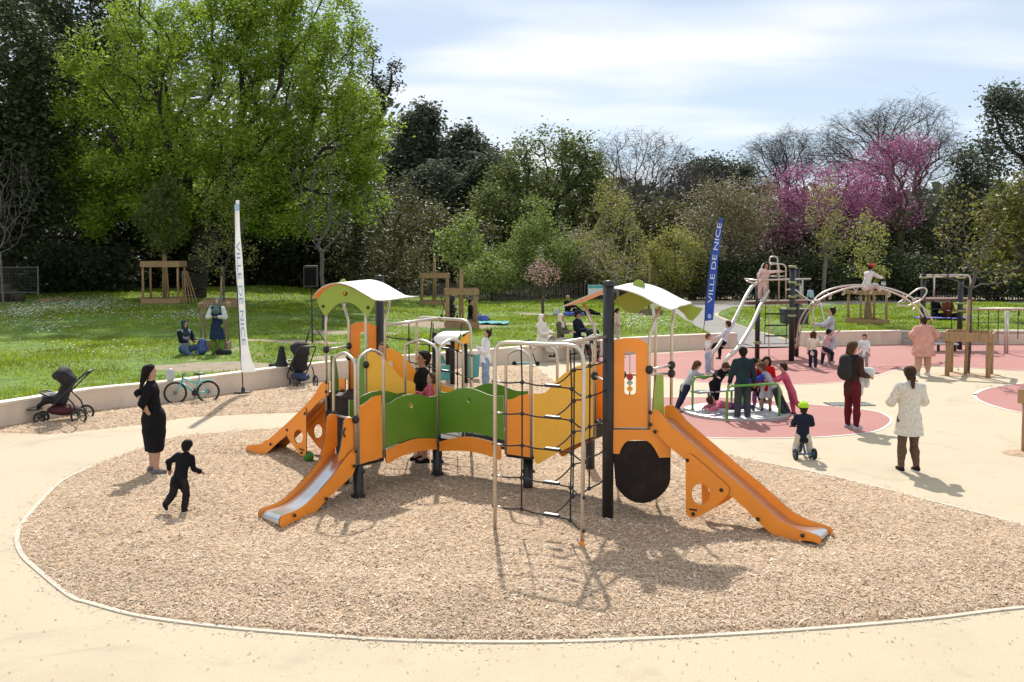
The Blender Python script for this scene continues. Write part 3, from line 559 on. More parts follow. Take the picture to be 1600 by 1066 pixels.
# roofs
def roof(nearpx, A, B, depth, dz, gable_px, ga, gdepth, bump_px, holes=()):
    near = smooth_poly(ON(A, B, nearpx), 3); far = [p + depth + Vector((0, 0, dz)) for p in near]; n = len(near)
    # the ends are cut in a shallow wave
    K = 7; rows = [[near[i].lerp(far[i], k / (K - 1)) for i in range(n)] for k in range(K)]
    ve = (near[-1] - near[0]); ve.z = 0; ve.normalize()
    for k in range(K):
        wv = 0.018 * math.sin(k / (K - 1) * 3 * PI)
        rows[k][-1] = rows[k][-1] + ve * wv; rows[k][0] = rows[k][0] - ve * wv
    fl = [p for r in rows for p in r]; up = Vector((0, 0, 0.016)); b = MB(); q = [(k * n + i, k * n + i + 1, (k + 1) * n + i + 1, (k + 1) * n + i) for k in range(K - 1) for i in range(n - 1)]
    b.add([p + up for p in fl], q, 0); b.add(fl, [tuple(reversed(f)) for f in q], 1)
    rim = list(range(n)) + [k * n + n - 1 for k in range(1, K)] + [(K - 1) * n + i for i in range(n - 2, -1, -1)] + [k * n for k in range(K - 2, 0, -1)]
    L = len(rim); b.add([fl[i] for i in rim] + [fl[i] + up for i in rim], [(i, (i + 1) % L, (i + 1) % L + L, i + L) for i in range(L)], 2)
    ro = b.build('roof', [M_roofw, M_or, M_edge_lit], PS, True)
    for t, s_ in ((0.72, 0.16), (0.90, 0.2), (0.9, 0.8), (0.2, 0.15)):
        i = int(t * (n - 1)); p = near[i].lerp(far[i], s_); o = bpy.data.objects.new('bolt', BOLT); COL.objects.link(o); o.parent = ro; o.location = p + Vector((0, 0, 0.025)) - Vector(PS.location)
    sh = depth.normalized() * gdepth + Vector((0, 0, dz * gdepth / depth.length))
    if ga == 'far': panel('gable_panel', A, B, gable_px, M_lg, shift=None, parent=None, off=-gdepth)
    else: panel('gable_panel', A, B, gable_px, M_lg, holes=holes, off=-gdepth)
    bx, by, bw = bump_px; i = min(range(n), key=lambda k: -near[k].z); cpt = near[i].lerp(far[i], 0.5)
    cc = AT(bx, by, cpt.y); r = bw * cpt.y / FPX; vv = (B - A); vv.z = 0; vv.normalize(); nn = Vector((vv.y, -vv.x, 0))
    MB().prism([[cc + vv * r * math.cos(PI * k / 14) + Vector((0, 0, r * math.sin(PI * k / 14))) for k in range(15)] + [cc - vv * r - Vector((0, 0, 0.12)), cc + vv * r - Vector((0, 0, 0.12))]], nn * 0.02, 0, 1).build('ridge_disc', [M_lg, M_core], PS)
vr = Vector((0.866, -0.5, 0)); ur = Vector((0.5, 0.866, 0)); Rn = pt(P_, 0) + ur * 0.09
roof([(876, 481), (888, 476), (900, 470.8), (915, 464.6), (930, 458.5), (944, 454), (958.5, 452.6), (970, 453.6), (981, 456), (995, 460.6), (1006, 465.5), (1016, 471), (1032.6, 479.6), (1048, 485.5)], Rn, Rn + vr, ur * 0.74, 0.05,
     [(929, 470), (940, 464), (952, 458), (968, 455), (985, 456), (1003, 461), (1022, 468), (1042, 477), (1060, 484), (1070, 486), (1062, 497), (1053, 507), (1045, 504), (1040, 496), (1032, 489), (1022, 482.5), (1010, 478.5), (1000, 476.5), (990, 477.5), (980, 482), (971, 488), (964, 494.5), (955, 494), (945, 491), (936, 482)], 'far', 0.66, (998.6, 447, 10))
Ln = pt(L1, 0) - dn * 0.06
roof([(488, 467), (493, 459), (499, 453), (505, 448.8), (512, 445.8), (520, 444), (529, 443.6), (537, 445), (545, 447.4), (555, 452), (566, 458.5), (577, 465), (584, 469), (592, 470.4), (600, 470.6), (606, 470)], Ln, Ln + du, dn * 0.72, 0.03,
     [(491.5, 470), (497, 461.5), (504, 455), (513, 449), (523, 445.5), (531, 445), (541, 448), (553, 453), (566, 460), (578, 467), (584, 470.5), (580, 480), (575, 490), (572, 496.5), (568.5, 497), (563, 488), (557, 481.5), (551, 476.5), (544, 473.5), (536, 472.8), (527, 474.5), (520, 478.5), (513.5, 486), (507, 493.5), (503, 493), (498, 484)], 'near', 0.05, (537, 443, 7), holes=[ell(536.5, 459, 3.4, 4.2)])
bolts(Ln, Ln + du, [(502.3, 479), (572.5, 481)], PS, -0.03)
# stanchions with a bend under the roof
def stan(p, z0, zb, top, name='stanchion'):
    p0 = pt(p, z0); p1 = pt(p, zb); d = (top - p1)
    path = [p0, pt(p, zb - 0.06)] + [p1 + d * t * 0.5 * t + Vector((0, 0, 1)) * -0.0 for t in ()] + [p1 + d * 0.05, p1 + d * 0.15, top]
    MB().tube(path, 0.021, 12).build(name, M_steel, PS, True)
def topat(px, py, p, dy=0.0): return AT(px, py, p.y + dy)
stan(T1, PZ - 0.04, 2.38, topat(1031.5, 480, T1, 0.0)); stan(T2, 0.9, 2.42, topat(1053, 483, T2)); stan(T3, 0.95, 2.42, topat(911.5, 474, T3)); stan(T4, PZ, 2.42, T4 + Vector((-0.05, 0.1, 1.6)))
stan(L1, 0.95, 2.3, topat(510.5, 488, L1)); stan(L4, PZ - 0.05, 2.3, topat(536, 474, L4)); stan(L2, 0.9, 2.32, topat(571.5, 488, L2)); stan(LR, PZ, 2.3, topat(609, 470.5, LR))
M_ball = M_plast
def crossbar(a, b, z, name='crossbar'):
    a, b = pt(a, z), pt(b, z); o = MB().tube([a, b], 0.017, 10).build(name, M_steel, PS, True)
    for q in (a, b): MB().sphere(q, 0.052, 10, 8, sc=(1, 1, 1.15)).build('clamp', M_plast, o, True)
crossbar(T1, T2, 1.95); crossbar(T1 + Vector((-0.3, 0.35, 0)), T2, 1.84); crossbar(L1, L4, 1.90); crossbar(A0, A1, LP + 0.62); crossbar(T3, P_, 1.78); crossbar(L4 + Vector((0, 0, 0)), L2, 1.72)
# hoops
def hoop(a, b, z0, z1, r=0.021, name='hoop', sh=0.14, rise=0.10):
    a, b = Vector(a), Vector(b); d = (b - a); d.z = 0; k = d.length; d.normalize(); c = Vector((0, 0, 1))
    pts = [pt(a, z0), pt(a, z1 - rise - 0.16)]
    s = smooth_poly([pt(a, z1 - rise - 0.14), pt(a, z1 - rise) + d * 0.02, pt(a, z1 - 0.03) + d * k * 0.26, pt(a, z1) + d * k * 0.5, pt(a, z1 - 0.03) + d * k * 0.74, pt(a, z1 - rise) + d * (k - 0.02), pt(b, z1 - rise - 0.14)], 4)
    MB().tube(pts + s + [pt(b, z0)], r, 10).build(name, M_steel, PS, True)
hoop(A0, A1, LP, 2.06); hoop(A1 + Vector((0.03, 0.05, 0)), A2, LP, 2.09); hoop(Bp, B1, LP, 2.10); hoop(Bp + Vector((0.03, 0.06, 0)), B2, LP, 2.10); hoop(C0, C1, LP, 2.06); hoop(C2, C3 + Vector((0.02, 0.02, 0)), LP, 2.08)
Ra = AT(887, 600, C3.y - 0.15); Rb = AT(927, 600, C3.y - 0.45); hoop(Ra, Rb, 0.8, 2.2); hoop(AT(910, 600, C3.y - 0.1), AT(951, 600, C3.y - 0.2), 0.9, 2.24)
# slides
def slide(A, B, near, bed, wv, supp=None, hole=None, ear=None, bolt=(), name='slide'):
    s = bpy.data.objects.new(name, None); COL.objects.link(s); s.parent = PS
    s.location = (0, 0, 0); s.matrix_parent_inverse = Matrix.Translation(-Vector(PS.location))
    wv = Vector(wv); A, B = Vector(A), Vector(B)
    def sp(nm, q, m, th=0.018, off=0.0, shift=None, holes=()):
        n = Vector((B.y - A.y, -(B.x - A.x), 0)).normalized(); n = -n if n.y > 0 else n
        loops = [[p + n * (off - th / 2) + (shift or Vector()) for p in ON(A, B, l)] for l in [q] + list(holes)]
        o = MB().prism(loops, n * th, 0, 1).build(nm, [m, M_core]); o.parent = s; return o
    np_ = sp('side_panel', near, M_or); sp('side_panel', near, M_or, shift=wv)
    if ear: sp('top_panel', ear, M_or, off=-0.03); sp('top_panel', ear, M_or, shift=wv * 0.97, off=0.03)
    if supp: sp('support_panel', supp, M_or, off=0.025, holes=[hole]); sp('support_panel', supp, M_or, off=-0.025, shift=wv, holes=[hole])
    bp = smooth_poly(ON(A, B, bed), 3); n = len(bp); i0 = wv * 0.02; i1 = wv * 0.98; nn = Vector((0, 0, -0.012))
    b = MB(); b.add([p + i0 for p in bp] + [p + i1 for p in bp] + [p + i0 + nn for p in bp] + [p + i1 + nn for p in bp], [(i, i + 1, n + i + 1, n + i) for i in range(n - 1)] + [(2 * n + i, 3 * n + i, 3 * n + i + 1, 2 * n + i + 1) for i in range(n - 1)])
    o = b.build('slide_bed', M_chrome, None, True); o.parent = s
    nv = Vector((B.y - A.y, -(B.x - A.x), 0)).normalized(); nv = -nv if nv.y > 0 else nv
    for p in ON(A, B, bolt):
        q = bpy.data.objects.new('bolt', BOLT); COL.objects.link(q); q.parent = s; q.location = p + nv * 0.035; q.rotation_euler = (0, 0, math.atan2(nv.y, nv.x) + PI / 2)
    return s
slide(T1, G(1229, 848), [(1014.5, 643), (1018, 641.2), (1022.5, 640.4), (1027, 641), (1031.5, 643.4), (1035.5, 647.4), (1039.4, 652.7), (1048.4, 664), (1057, 672), (1067.6, 681), (1101.4, 710), (1135, 739.4), (1166.7, 765.5), (1191.5, 787.8), (1202, 798), (1211.7, 806.5), (1222, 814), (1234, 820.5), (1245, 825.6), (1256.8, 829.5), (1268, 832.8), (1277, 836), (1282, 840), (1283.5, 845), (1282.5, 850), (1278, 849), (1270, 846), (1257, 844.6), (1244, 846.5), (1236, 848.2), (1229, 848), (1222, 845.6), (1216, 842), (1204, 832.5), (1191.4, 821.6), (1164.4, 794.5), (1142, 775), (1100, 741.5), (1048.4, 700), (1034, 686), (1022.5, 675), (1014.5, 668.4)],
      [(1016, 664), (1024, 660), (1032, 663), (1045, 676), (1067.6, 696), (1101, 725), (1135, 754), (1166, 781), (1190, 803), (1206, 817), (1222, 828), (1240, 834), (1258, 836), (1270, 837), (1277, 840), (1279, 846)], (0.25, 0.375, 0),
      [(1072.5, 716), (1074, 711), (1077.7, 708.5), (1082, 709.3), (1110, 733), (1134, 754), (1139, 759), (1141, 764.5), (1139.5, 770.5), (1135, 775.5), (1117, 793.4), (1105, 800.5), (1092.3, 806.8), (1086, 808.6), (1080, 808), (1075, 804), (1073, 799)], ell(1096, 771.3, 14.6, 16.4), bolt=[(1017.5, 644), (1017.5, 663), (1025, 674), (1075.5, 718.5), (1128.5, 765), (1084.5, 802.5), (1185.5, 810.5), (1255, 836)])
slide(A1, G(448, 826.5), [(555, 701), (549, 704.5), (542.8, 711), (537.5, 718), (532.3, 725.4), (524.5, 736), (516.6, 746.4), (506, 758.5), (495.5, 770), (487.5, 778.4), (479.8, 785.8), (472, 791.6), (464, 796.3), (454, 800.5), (443, 804), (438.5, 807.5), (436.3, 812.5), (436, 818.7), (439, 824.4), (443, 826.6), (448, 826.5), (457, 824.7), (466.7, 821.3), (480, 811.5), (493, 800), (511.3, 779.3), (532.3, 759.6), (542, 750.5), (550.7, 741), (555, 730)],
      [(552, 716), (547, 719), (540, 728), (528, 743), (514, 760), (497, 778), (482, 791.5), (468, 800.5), (455, 805), (445, 808.5), (440, 812.5), (438, 818), (440, 823)], A0 - A1 + Vector((0.02, -0.03, 0)),
      ear=[(555, 704), (555, 656), (552, 653.2), (547.5, 652.6), (542.5, 654.5), (539.2, 659), (538, 668), (537, 684), (534.5, 700), (531, 712), (529, 722), (540, 716)], bolt=[(553, 705), (550.5, 728), (507, 779), (457.5, 805), (459.5, 817)])
slide(L1, G(406, 712.5), [(514, 597), (509, 596.4), (504.5, 597.6), (500, 602.6), (496.5, 608.5), (493, 615), (487, 623), (479.8, 631), (466.5, 644.3), (453.5, 657), (443, 666.6), (432.5, 675.5), (426, 681.7), (419.4, 687.2), (413, 691.5), (406, 694.3), (398, 695), (390.5, 695.2), (386, 697), (384, 701), (384.3, 706), (389, 711), (397, 712.4), (406, 712.3), (413, 710.4), (419.4, 706.5), (432.5, 694), (456, 673), (481, 646.7), (495.5, 631), (505, 622), (514, 617)],
      [(512, 614), (504, 611), (495, 621), (481, 637), (455, 663.5), (432, 684), (420, 694.5), (408, 700.5), (397, 701), (388, 702.5), (386, 708)], (L4 - L1) * 0.72,
      [(472, 646), (478.5, 637.5), (480.5, 640), (481, 645), (481, 707), (479.5, 711.5), (476.5, 712.3), (472, 710), (465, 702), (458.8, 693), (454, 686.5), (451, 680), (451, 667.7), (460, 658)], ell(469, 682, 7, 11), bolt=[(512, 597.5), (512, 612), (479, 646), (451, 671.5), (425, 694), (395, 708.5), (474, 707)])
MB().tube(smooth_poly(ON(A1, G(448, 826.5), [(540, 669), (537.5, 673), (537, 678), (539.5, 683)]), 4), 0.012, 8).build('handle', M_plast, PS, True)
for _A, _B, _q in ((T1, G(1229, 848), [(1079, 793.3), (1091, 795.3), (1090.8, 797.6), (1078.8, 795.6)]), (L1, G(406, 712.5), [(471, 699.5), (478, 702), (477.8, 704), (470.8, 701.5)])): panel('name_plate', _A, _B, _q, M_plast, th=0.006, off=0.042)
# climbing nets
def frame_net(F1, F2, ztop, levels, inward, anchor, name, lean=Vector((0, 0, 0)), rails=()):
    s = bpy.data.objects.new(name, None); COL.objects.link(s); s.parent = PS; s.matrix_parent_inverse = Matrix.Translation(-Vector(PS.location))
    d = (F2 - F1); d.z = 0; L = d.length; d.normalize(); G2 = F2 + lean
    def fr(t, z, k=0.0): return F1.lerp(G2 if z > 1 else F2.lerp(G2, z / ztop), t).xy.to_3d() + Vector((0, 0, z)) + inward * k
    path = [pt(F1, -0.05), pt(F1, ztop - 0.25)] + smooth_poly([pt(F1, ztop - 0.2), fr(0.02, ztop - 0.06), fr(0.12, ztop), fr(0.5, ztop), fr(0.86, ztop), fr(0.97, ztop - 0.07), pt(G2, ztop - 0.22)], 4) + [pt(F2, -0.05)]
    o = MB().tube(path, 0.024, 12).build('net_frame', M_steel, None, True); o.parent = s
    for q in (F1, F2): MB().sphere(pt(q, 0.03), 0.04, 8, 6).build('foot_clamp', M_plast).parent = s
    for a, b in rails: MB().tube([a, b], 0.024, 12).build('net_rail', M_steel, None, True).parent = s
    tops = {0.3: ztop, 0.83: ztop - 0.02}
    n3 = lambda z: fr(0.80, z, 0.52); n4 = lambda z: fr(0.80, z, 0.52).lerp(pt(anchor, z), 0.45)
    for k, z in enumerate(levels):
        a = pt(F1, z); nb = fr(0.3, z, 0.06); pl = fr(0.64, z - 0.03, 0.12); nc = fr(0.85, z - 0.05, 0.10); b = fr(1.0, z - 0.12); c = n3(z + 0.12); e = n4(z + 0.14); f = pt(anchor, z + 0.2)
        MB().tube(smooth_poly([a, a.lerp(nb, 0.5) - Vector((0, 0, 0.012)), nb, nb.lerp(pl, 0.5) - Vector((0, 0, 0.015)), pl, pl.lerp(nc, 0.5), nc, nc.lerp(b, .5) - Vector((0, 0, 0.01)), b], 3), 0.0095, 8).build('rope', M_rope, None, True).parent = s
        MB().tube(smooth_poly([pl, pl.lerp(c, 0.5) - Vector((0, 0, 0.02)), c, c.lerp(e, 0.5) - Vector((0, 0, 0.015)), e, e.lerp(f, 0.5) - Vector((0, 0, 0.02)), f], 3), 0.0095, 8).build('rope', M_rope, None, True).parent = s
        for q in (nb, nc, c, e): MB().sphere(q, 0.028, 8, 6).build('rope_knot', M_plast, None, True).parent = s
        MB().tube([a, a.lerp(nb, 0.28)], 0.012, 8).build('ferrule', M_steel, None, True).parent = s
        MB().sphere(a - d * 0.02, 0.022, 8, 6).build('rope_knot', M_plast, None, True).parent = s; MB().sphere(b + d * 0.015, 0.022, 8, 6).build('rope_knot', M_plast, None, True).parent = s
        if k < len(levels):
            bb = MB().bar(pl - d * 0.11, pl + d * 0.09, 0.06, 0.028); bb.build('tread', M_plast, None).parent = s
            b2 = MB().bar(pl - d * 0.10 + Vector((0, 0, 0.016)), pl + d * 0.085 + Vector((0, 0, 0.016)), 0.05, 0.006); b2.build('tread_top', mat('tread_alu', (0.7, 0.7, 0.7), 0.5, 0.3), None).parent = s
    lo, hi = levels[-1], ztop
    for fn in (lambda z: fr(0.3, z, 0.06 if z < hi - 0.1 else 0.0), lambda z: fr(0.85, z - 0.05, 0.10 if z < hi - 0.2 else 0.0), lambda z: n3(z + 0.12), lambda z: n4(z + 0.14)):
        zz = list(levels[::-1]) + ([hi] if fn(hi).z <= hi + 0.01 else [hi - 0.16])
        MB().tube([fn(z) for z in zz], 0.0095, 8).build('rope', M_rope, None, True).parent = s
F1, F2 = G(773.5, 840), G(909.5, 866)
frame_net(F1, F2, 2.36, [1.89, 1.515, 1.134, 0.756, 0.379], Vector((0.25, 0.97, 0)), P_, 'climbing_net', Vector((0.03, 0.22, 0)), rails=[(F1.lerp(F2 + Vector((.03, .22, 0)), 0.66) + Vector((0, 0, 2.37)), pt(P_, 2.37)), (F1.lerp(F2, 0.72) + Vector((0, 0.1, 2.34)), pt(T3, 2.2) + Vector((-0.1, 0.3, 0)))])
K1 = AT(736, 560, LR.y + 0.55); K2 = AT(651, 560, LR.y + 1.45); K1.z = K2.z = 0
frame_net(K2, K1, 2.30, [1.85, 1.475, 1.1, 0.7, 0.34], Vector((-0.8, -0.5, 0)), PL, 'climbing_net', Vector((0, 0, 0)), rails=[(pt(LR, 2.27), K2.lerp(K1, 0.45) + Vector((0, 0, 2.31)))])
MB().tube([pt(F2, 0.06), pt(F2, 0.15)], 0.027, 12).build('marker_band', M_or, PS)
# ball lying under the left slide
gb_ = G(482.5, 728); gb_.z = float(chip_h(np.array([gb_.x]), np.array([gb_.y]))[0][0]) - 0.01; o = thing('ball', gb_, 'small green ball lying on wood chips under the left slide', 'ball')
MB().sphere(gb_ + Vector((0, 0, 0.09)), 0.085, 16, 10).build('ball_shell', mat('ball_green', (0.06, 0.22, 0.02), 0.4, var=0.3), o, True)
# ------------------------------------------------------------------ people
def surface_nets(F, org, h):
    ins = F < 0; c = [ins[i:ins.shape[0] - 1 + i, j:ins.shape[1] - 1 + j, k:ins.shape[2] - 1 + k] for i in (0, 1) for j in (0, 1) for k in (0, 1)]
    s = sum(x.astype(np.int8) for x in c); act = (s > 0) & (s < 8); cells = np.argwhere(act)
    if len(cells) == 0: return np.zeros((0, 3)), np.zeros((0, 4), int)
    idx = np.full(act.shape, -1); idx[act] = np.arange(len(cells)); acc = np.zeros((len(cells), 3)); cnt = np.zeros(len(cells))
    ci, cj, ck = cells.T; corn = [(i, j, k) for i in (0, 1) for j in (0, 1) for k in (0, 1)]
    for a in corn:
        for ax in range(3):
            if a[ax]: continue
            b = list(a); b[ax] = 1; fa = F[ci + a[0], cj + a[1], ck + a[2]]; fb = F[ci + b[0], cj + b[1], ck + b[2]]; m = (fa < 0) != (fb < 0); t = np.where(m, fa / (fa - fb + 1e-12), 0)
            p = np.array(a, float)[None].repeat(len(cells), 0); p[:, ax] += t; acc[m] += p[m]; cnt[m] += 1
    V = (cells + acc / cnt[:, None]) * h + org; Q = []
    for ax in range(3):
        u, v = [(1, 2), (2, 0), (0, 1)][ax]; sl = [slice(None)] * 3; sl2 = [slice(None)] * 3; sl[ax] = slice(0, -1); sl2[ax] = slice(1, None)
        e = ins[tuple(sl)] != ins[tuple(sl2)]; E = np.argwhere(e); ok = (E[:, u] > 0) & (E[:, v] > 0) & (E[:, u] < act.shape[u]) & (E[:, v] < act.shape[v]); E = E[ok]
        def at(du, dv): q = E.copy(); q[:, u] -= du; q[:, v] -= dv; return idx[q[:, 0], q[:, 1], q[:, 2]]
        q = np.stack([at(1, 1), at(0, 1), at(0, 0), at(1, 0)], -1); fl = ~ins[tuple(E.T)]; q[fl] = q[fl][:, ::-1]; Q.append(q)
    Q = np.concatenate(Q); return V, Q[(Q >= 0).all(1)]
def sdf_mesh(prims, h, k=0.02, cuts=(), wrk=0.0, frq=24.0):
    """prims: (a, b, ra, rb, flat) tapered capsules; flat = (axis, ratio) squashes along an axis"""
    lo = np.full(3, 1e9); hi = -lo
    for a, b, ra, rb, fl in prims:
        fm = max(1.0, fl[1]) if fl is not None else 1.0
        for p, r in ((a, ra * fm), (b, rb * fm)): lo = np.minimum(lo, np.array(p) - r); hi = np.maximum(hi, np.array(p) + r)
    lo -= 3 * h; hi += 3 * h; n = np.ceil((hi - lo) / h).astype(int) + 1; ax = [lo[i] + np.arange(n[i]) * h for i in range(3)]; F = np.full(n, 9.0)
    for a, b, ra, rb, fl in prims:
        a, b = np.array(a, float), np.array(b, float); r = max(ra, rb) * (max(1.0, fl[1]) if fl is not None else 1.0) + 3 * k + 2 * h; bl = np.minimum(a, b) - r; bh = np.maximum(a, b) + r
        s = [slice(max(0, int((bl[i] - lo[i]) / h)), min(n[i], int((bh[i] - lo[i]) / h) + 2)) for i in range(3)]
        X, Y, Z = np.meshgrid(ax[0][s[0]], ax[1][s[1]], ax[2][s[2]], indexing='ij'); P = np.stack([X, Y, Z], -1); ab = b - a; L = ab @ ab + 1e-12
        t = np.clip(((P - a) @ ab) / L, 0, 1); q = P - a - t[..., None] * ab
        if fl is not None: f = np.array(fl[0], float); f /= np.linalg.norm(f); q = q + ((q @ f) * (1 / fl[1] - 1))[..., None] * f
        d = np.sqrt((q * q).sum(-1)) - (ra + (rb - ra) * t)
        if fl is not None: d = d * min(1, fl[1] * 1.15)
        o = F[tuple(s)]; hh = np.clip(0.5 + 0.5 * (o - d) / k, 0, 1); F[tuple(s)] = o + (d - o) * hh - k * hh * (1 - hh)
    if wrk:      # folds
        X, Y, Z = np.meshgrid(*ax, indexing='ij', sparse=True); w1 = np.sin(frq * X + 9 * Z + 1.3 * np.sin(frq * .7 * Z + 2)) * np.sin(frq * 1.25 * Z + 8 * Y + 1.7 * np.sin(frq * .6 * X)); w2 = np.sin(frq * .55 * Z - frq * .8 * Y + 2 * np.sin(11 * X + 7 * Y)); F = F + wrk * (w1 + 0.7 * w2)
    if cuts:
        X, Y, Z = np.meshgrid(*ax, indexing='ij'); P = np.stack([X, Y, Z], -1)
        for p, nrm_ in cuts: F = np.maximum(F, (P - np.array(p)) @ (np.array(nrm_) / np.linalg.norm(nrm_)))
    return surface_nets(F, lo, h)
def sdf_top(Tp, h, cut, wr, el):
    V, F = sdf_mesh(Tp, h, 0.02, wrk=0.006); p, n = cut; d = (V - p) @ n; V = V - np.maximum(d, 0)[:, None] * n * 0.97; return V, F[(d[F] < 0.04).all(1)]
SKIN = {'light': (0.50, 0.30, 0.21), 'tan': (0.40, 0.22, 0.14), 'brown': (0.26, 0.14, 0.085)}
def cloth(c, pat=None):
    nm = 'cloth_%02x%02x%02x%s' % (*[int(255 * x) for x in c], pat or '')
    if pat == 'stripe':
        if nm in MATS: return MATS[nm]
        m = mat(nm, c, 0.9); t = m.node_tree; b = t.nodes['Principled BSDF']; wv = t.nodes.new('ShaderNodeTexWave'); wv.bands_direction = 'Z'; wv.inputs['Scale'].default_value = 13; tcn = t.nodes.new('ShaderNodeTexCoord'); t.links.new(tcn.outputs['Object'], wv.inputs[0])
        r = t.nodes.new('ShaderNodeMix'); r.data_type = 'RGBA'; t.links.new(wv.outputs[0], r.inputs[0]); r.inputs[6].default_value = (0.06, 0.06, 0.09, 1); r.inputs[7].default_value = (0.7, 0.7, 0.7, 1); t.links.new(r.outputs[2], b.inputs['Base Color']); return m
    if pat == 'fluffy': return mat(nm, c, 0.95, var=0.16, scale=26, bump=1.0, bscale=48, spec=0.1)
    if pat == 'print': return mat(nm, c, 0.8, var=0.3, scale=30, dirt=(0.02, 0.015, 0.012, 0.9), dscale=28)
    if pat == 'denim': return mat(nm, c, 0.9, var=0.25, scale=7, bump=0.2, bscale=30, spec=0.15)
    return mat(nm, c, 0.9, var=0.2, scale=7, bump=0.9, bscale=9, spec=0.1)
def V3(v): return np.array(v, float)
def unit(v): v = V3(v); return v / (np.linalg.norm(v) + 1e-9)
def person(label, foot, top=None, H=None, face=0, child=0.0, skin='light', hair='short', hc=(0.03, 0.02, 0.014), top_c=(0.5, 0.5, 0.5), top_pat=None, sleeve=1.0, sleeve_c=None, hem=0.0, bot='trousers', bot_c=(0.05, 0.06, 0.1), bot_pat=None, wide=1.0, blen=1.0, shoe_c=(0.05, 0.05, 0.05), fat=1.0,
           tors=(0, 0, 1), arms=None, legs=None, hipz=None, yaw=0, nod=0, base=None, res=None, cap=None, group=None, name='person', extra=None, loose=1.0, toes=(0, 1, 0), roll=None):
    g = Vector(base) if base is not None else G(foot[0], foot[1], 0.0)
    if base is None: g.z = max(float(chip_h(np.array([g.x]), np.array([g.y]))[0][0]), 0.008)
    if H is None: H = AT(foot[0], top, g.y).z - g.z
    rz = math.radians(face); o = thing(name, g, label, 'person', group, rz)
    c = child; hh = H * (0.138 + 0.058 * c); leg = H * (0.50 - 0.085 * c); fh = 0.042 * H; sh_, th_ = (leg - fh) * 0.48, (leg - fh) * 0.52; tor = H - leg - hh * 1.0 - 0.028 * H
    k = H * (1 + 0.22 * c) * fat ** 0.5; kf = fat; u = unit(tors); f0 = V3((0, 1, 0)); f = unit(f0 - u * (f0 @ u)); r = np.cross(f, u)
    arms = arms or {}; legs = legs or {}
    dl = {'R': ((0.06, 0.02, -1), (0.02, -0.02, -1)), 'L': ((-0.06, 0.02, -1), (-0.02, -0.02, -1))}; da = {'R': ((0.22, 0.0, -1), (0.08, 0.22, -1)), 'L': ((-0.22, 0.0, -1), (-0.08, 0.22, -1))}
    legs = {s: legs.get(s, dl[s]) for s in 'RL'}; arms = {s: arms.get(s, da[s]) for s in 'RL'}
    pel = V3((0, 0, 0)); hip = {s: pel + r * sg * 0.05 * k - u * 0.01 * H for s, sg in (('R', 1), ('L', -1))}
    knee = {s: hip[s] + unit(legs[s][0]) * th_ for s in 'RL'}; ank = {s: knee[s] + unit(legs[s][1]) * sh_ for s in 'RL'}
    low = min(ank[s][2] for s in 'RL') - fh
    dz = (-low) if hipz is None else hipz
    sft = V3((0, 0, dz)); 
    if hipz is None:
        m_ = min('RL', key=lambda s: ank[s][2]); both = abs(ank['R'][2] - ank['L'][2]) < 0.05 * H
        fx = (ank['R'] + ank['L']) / 2 if both else ank[m_]; sft = sft - V3((fx[0], fx[1], 0))
    pel = pel + sft; hip = {s: hip[s] + sft for s in 'RL'}; knee = {s: knee[s] + sft for s in 'RL'}; ank = {s: ank[s] + sft for s in 'RL'}
    waist = pel + u * tor * 0.36; chest = pel + u * tor * 0.74; shl = pel + u * tor * 0.90; neck = pel + u * tor * 1.0
    sw = (0.090 + 0.010 * (1 - c)) * k; shj = {s: shl + r * sg * sw for s, sg in (('R', 1), ('L', -1))}
    ua, fa = 0.165 * H * (1 - 0.1 * c), 0.145 * H * (1 - 0.1 * c); el = {s: shj[s] + unit(arms[s][0]) * ua for s in 'RL'}; wr = {s: el[s] + unit(arms[s][1]) * fa for s in 'RL'}
    yw = math.radians(yaw); hf = f * math.cos(yw) + r * math.sin(yw); nd = math.radians(nod); hu = u * 0.6 + V3((0, 0, 1)) * 0.4; hu = unit(hu - hf * math.sin(nd)); hf = unit(hf - hu * (hf @ hu)); hr = np.cross(hf, hu)
    hc0 = neck + hu * (0.028 * H + hh * 0.5) + hf * 0.012 * H; hw = hh * 0.355; FL = lambda ratio: (f, ratio)
    h = res or (0.020 if g.y < 18 else 0.024 if g.y < 26 else 0.031) * (1 if H > 1.3 else 0.85)
    feet = {}
    for s in 'RL':
        sd_ = unit(legs[s][1]); fd = unit(V3(toes)) if sd_[2] < -0.5 else unit(V3(toes) * 0.7 + V3((0, 0, -0.8))); fd = unit(fd - sd_ * (fd @ sd_) * 0.7); feet[s] = fd
    # body
    B = [(pel, waist, 0.078 * k * kf ** .5, 0.066 * k * kf, FL(0.72)), (waist, chest, 0.066 * k * kf, 0.082 * k, FL(0.68)), (chest, shl, 0.082 * k, 0.06 * k, FL(0.7)), (shj['L'], shj['R'], 0.033 * k, 0.033 * k, None), (shl, neck + hu * 0.02 * H, 0.034 * k, 0.028 * k, None), (neck, hc0 - hu * hh * 0.2, 0.027 * k, 0.027 * k, None),
         (hc0 + hu * hh * 0.12 - hf * hh * 0.05, hc0 + hu * hh * 0.12 + hf * hh * 0.06, hw * 1.06, hw * 1.0, None), (hc0 - hu * hh * 0.22 + hf * hh * 0.1, hc0 - hu * hh * 0.3 + hf * hh * 0.16, hw * 0.72, hw * 0.5, None),
         (hc0 - hu * hh * 0.02 + hf * hh * 0.36, hc0 - hu * hh * 0.1 + hf * hh * 0.42, hh * 0.03, hh * 0.05, None)]
    for sg in (1, -1): B.append((hc0 + hr * sg * hw * 1.0 - hf * hh * 0.04 + hu * hh * 0.03, hc0 + hr * sg * hw * 1.02 - hf * hh * 0.05 - hu * hh * 0.1, hh * 0.06, hh * 0.045, None))
    hands = []
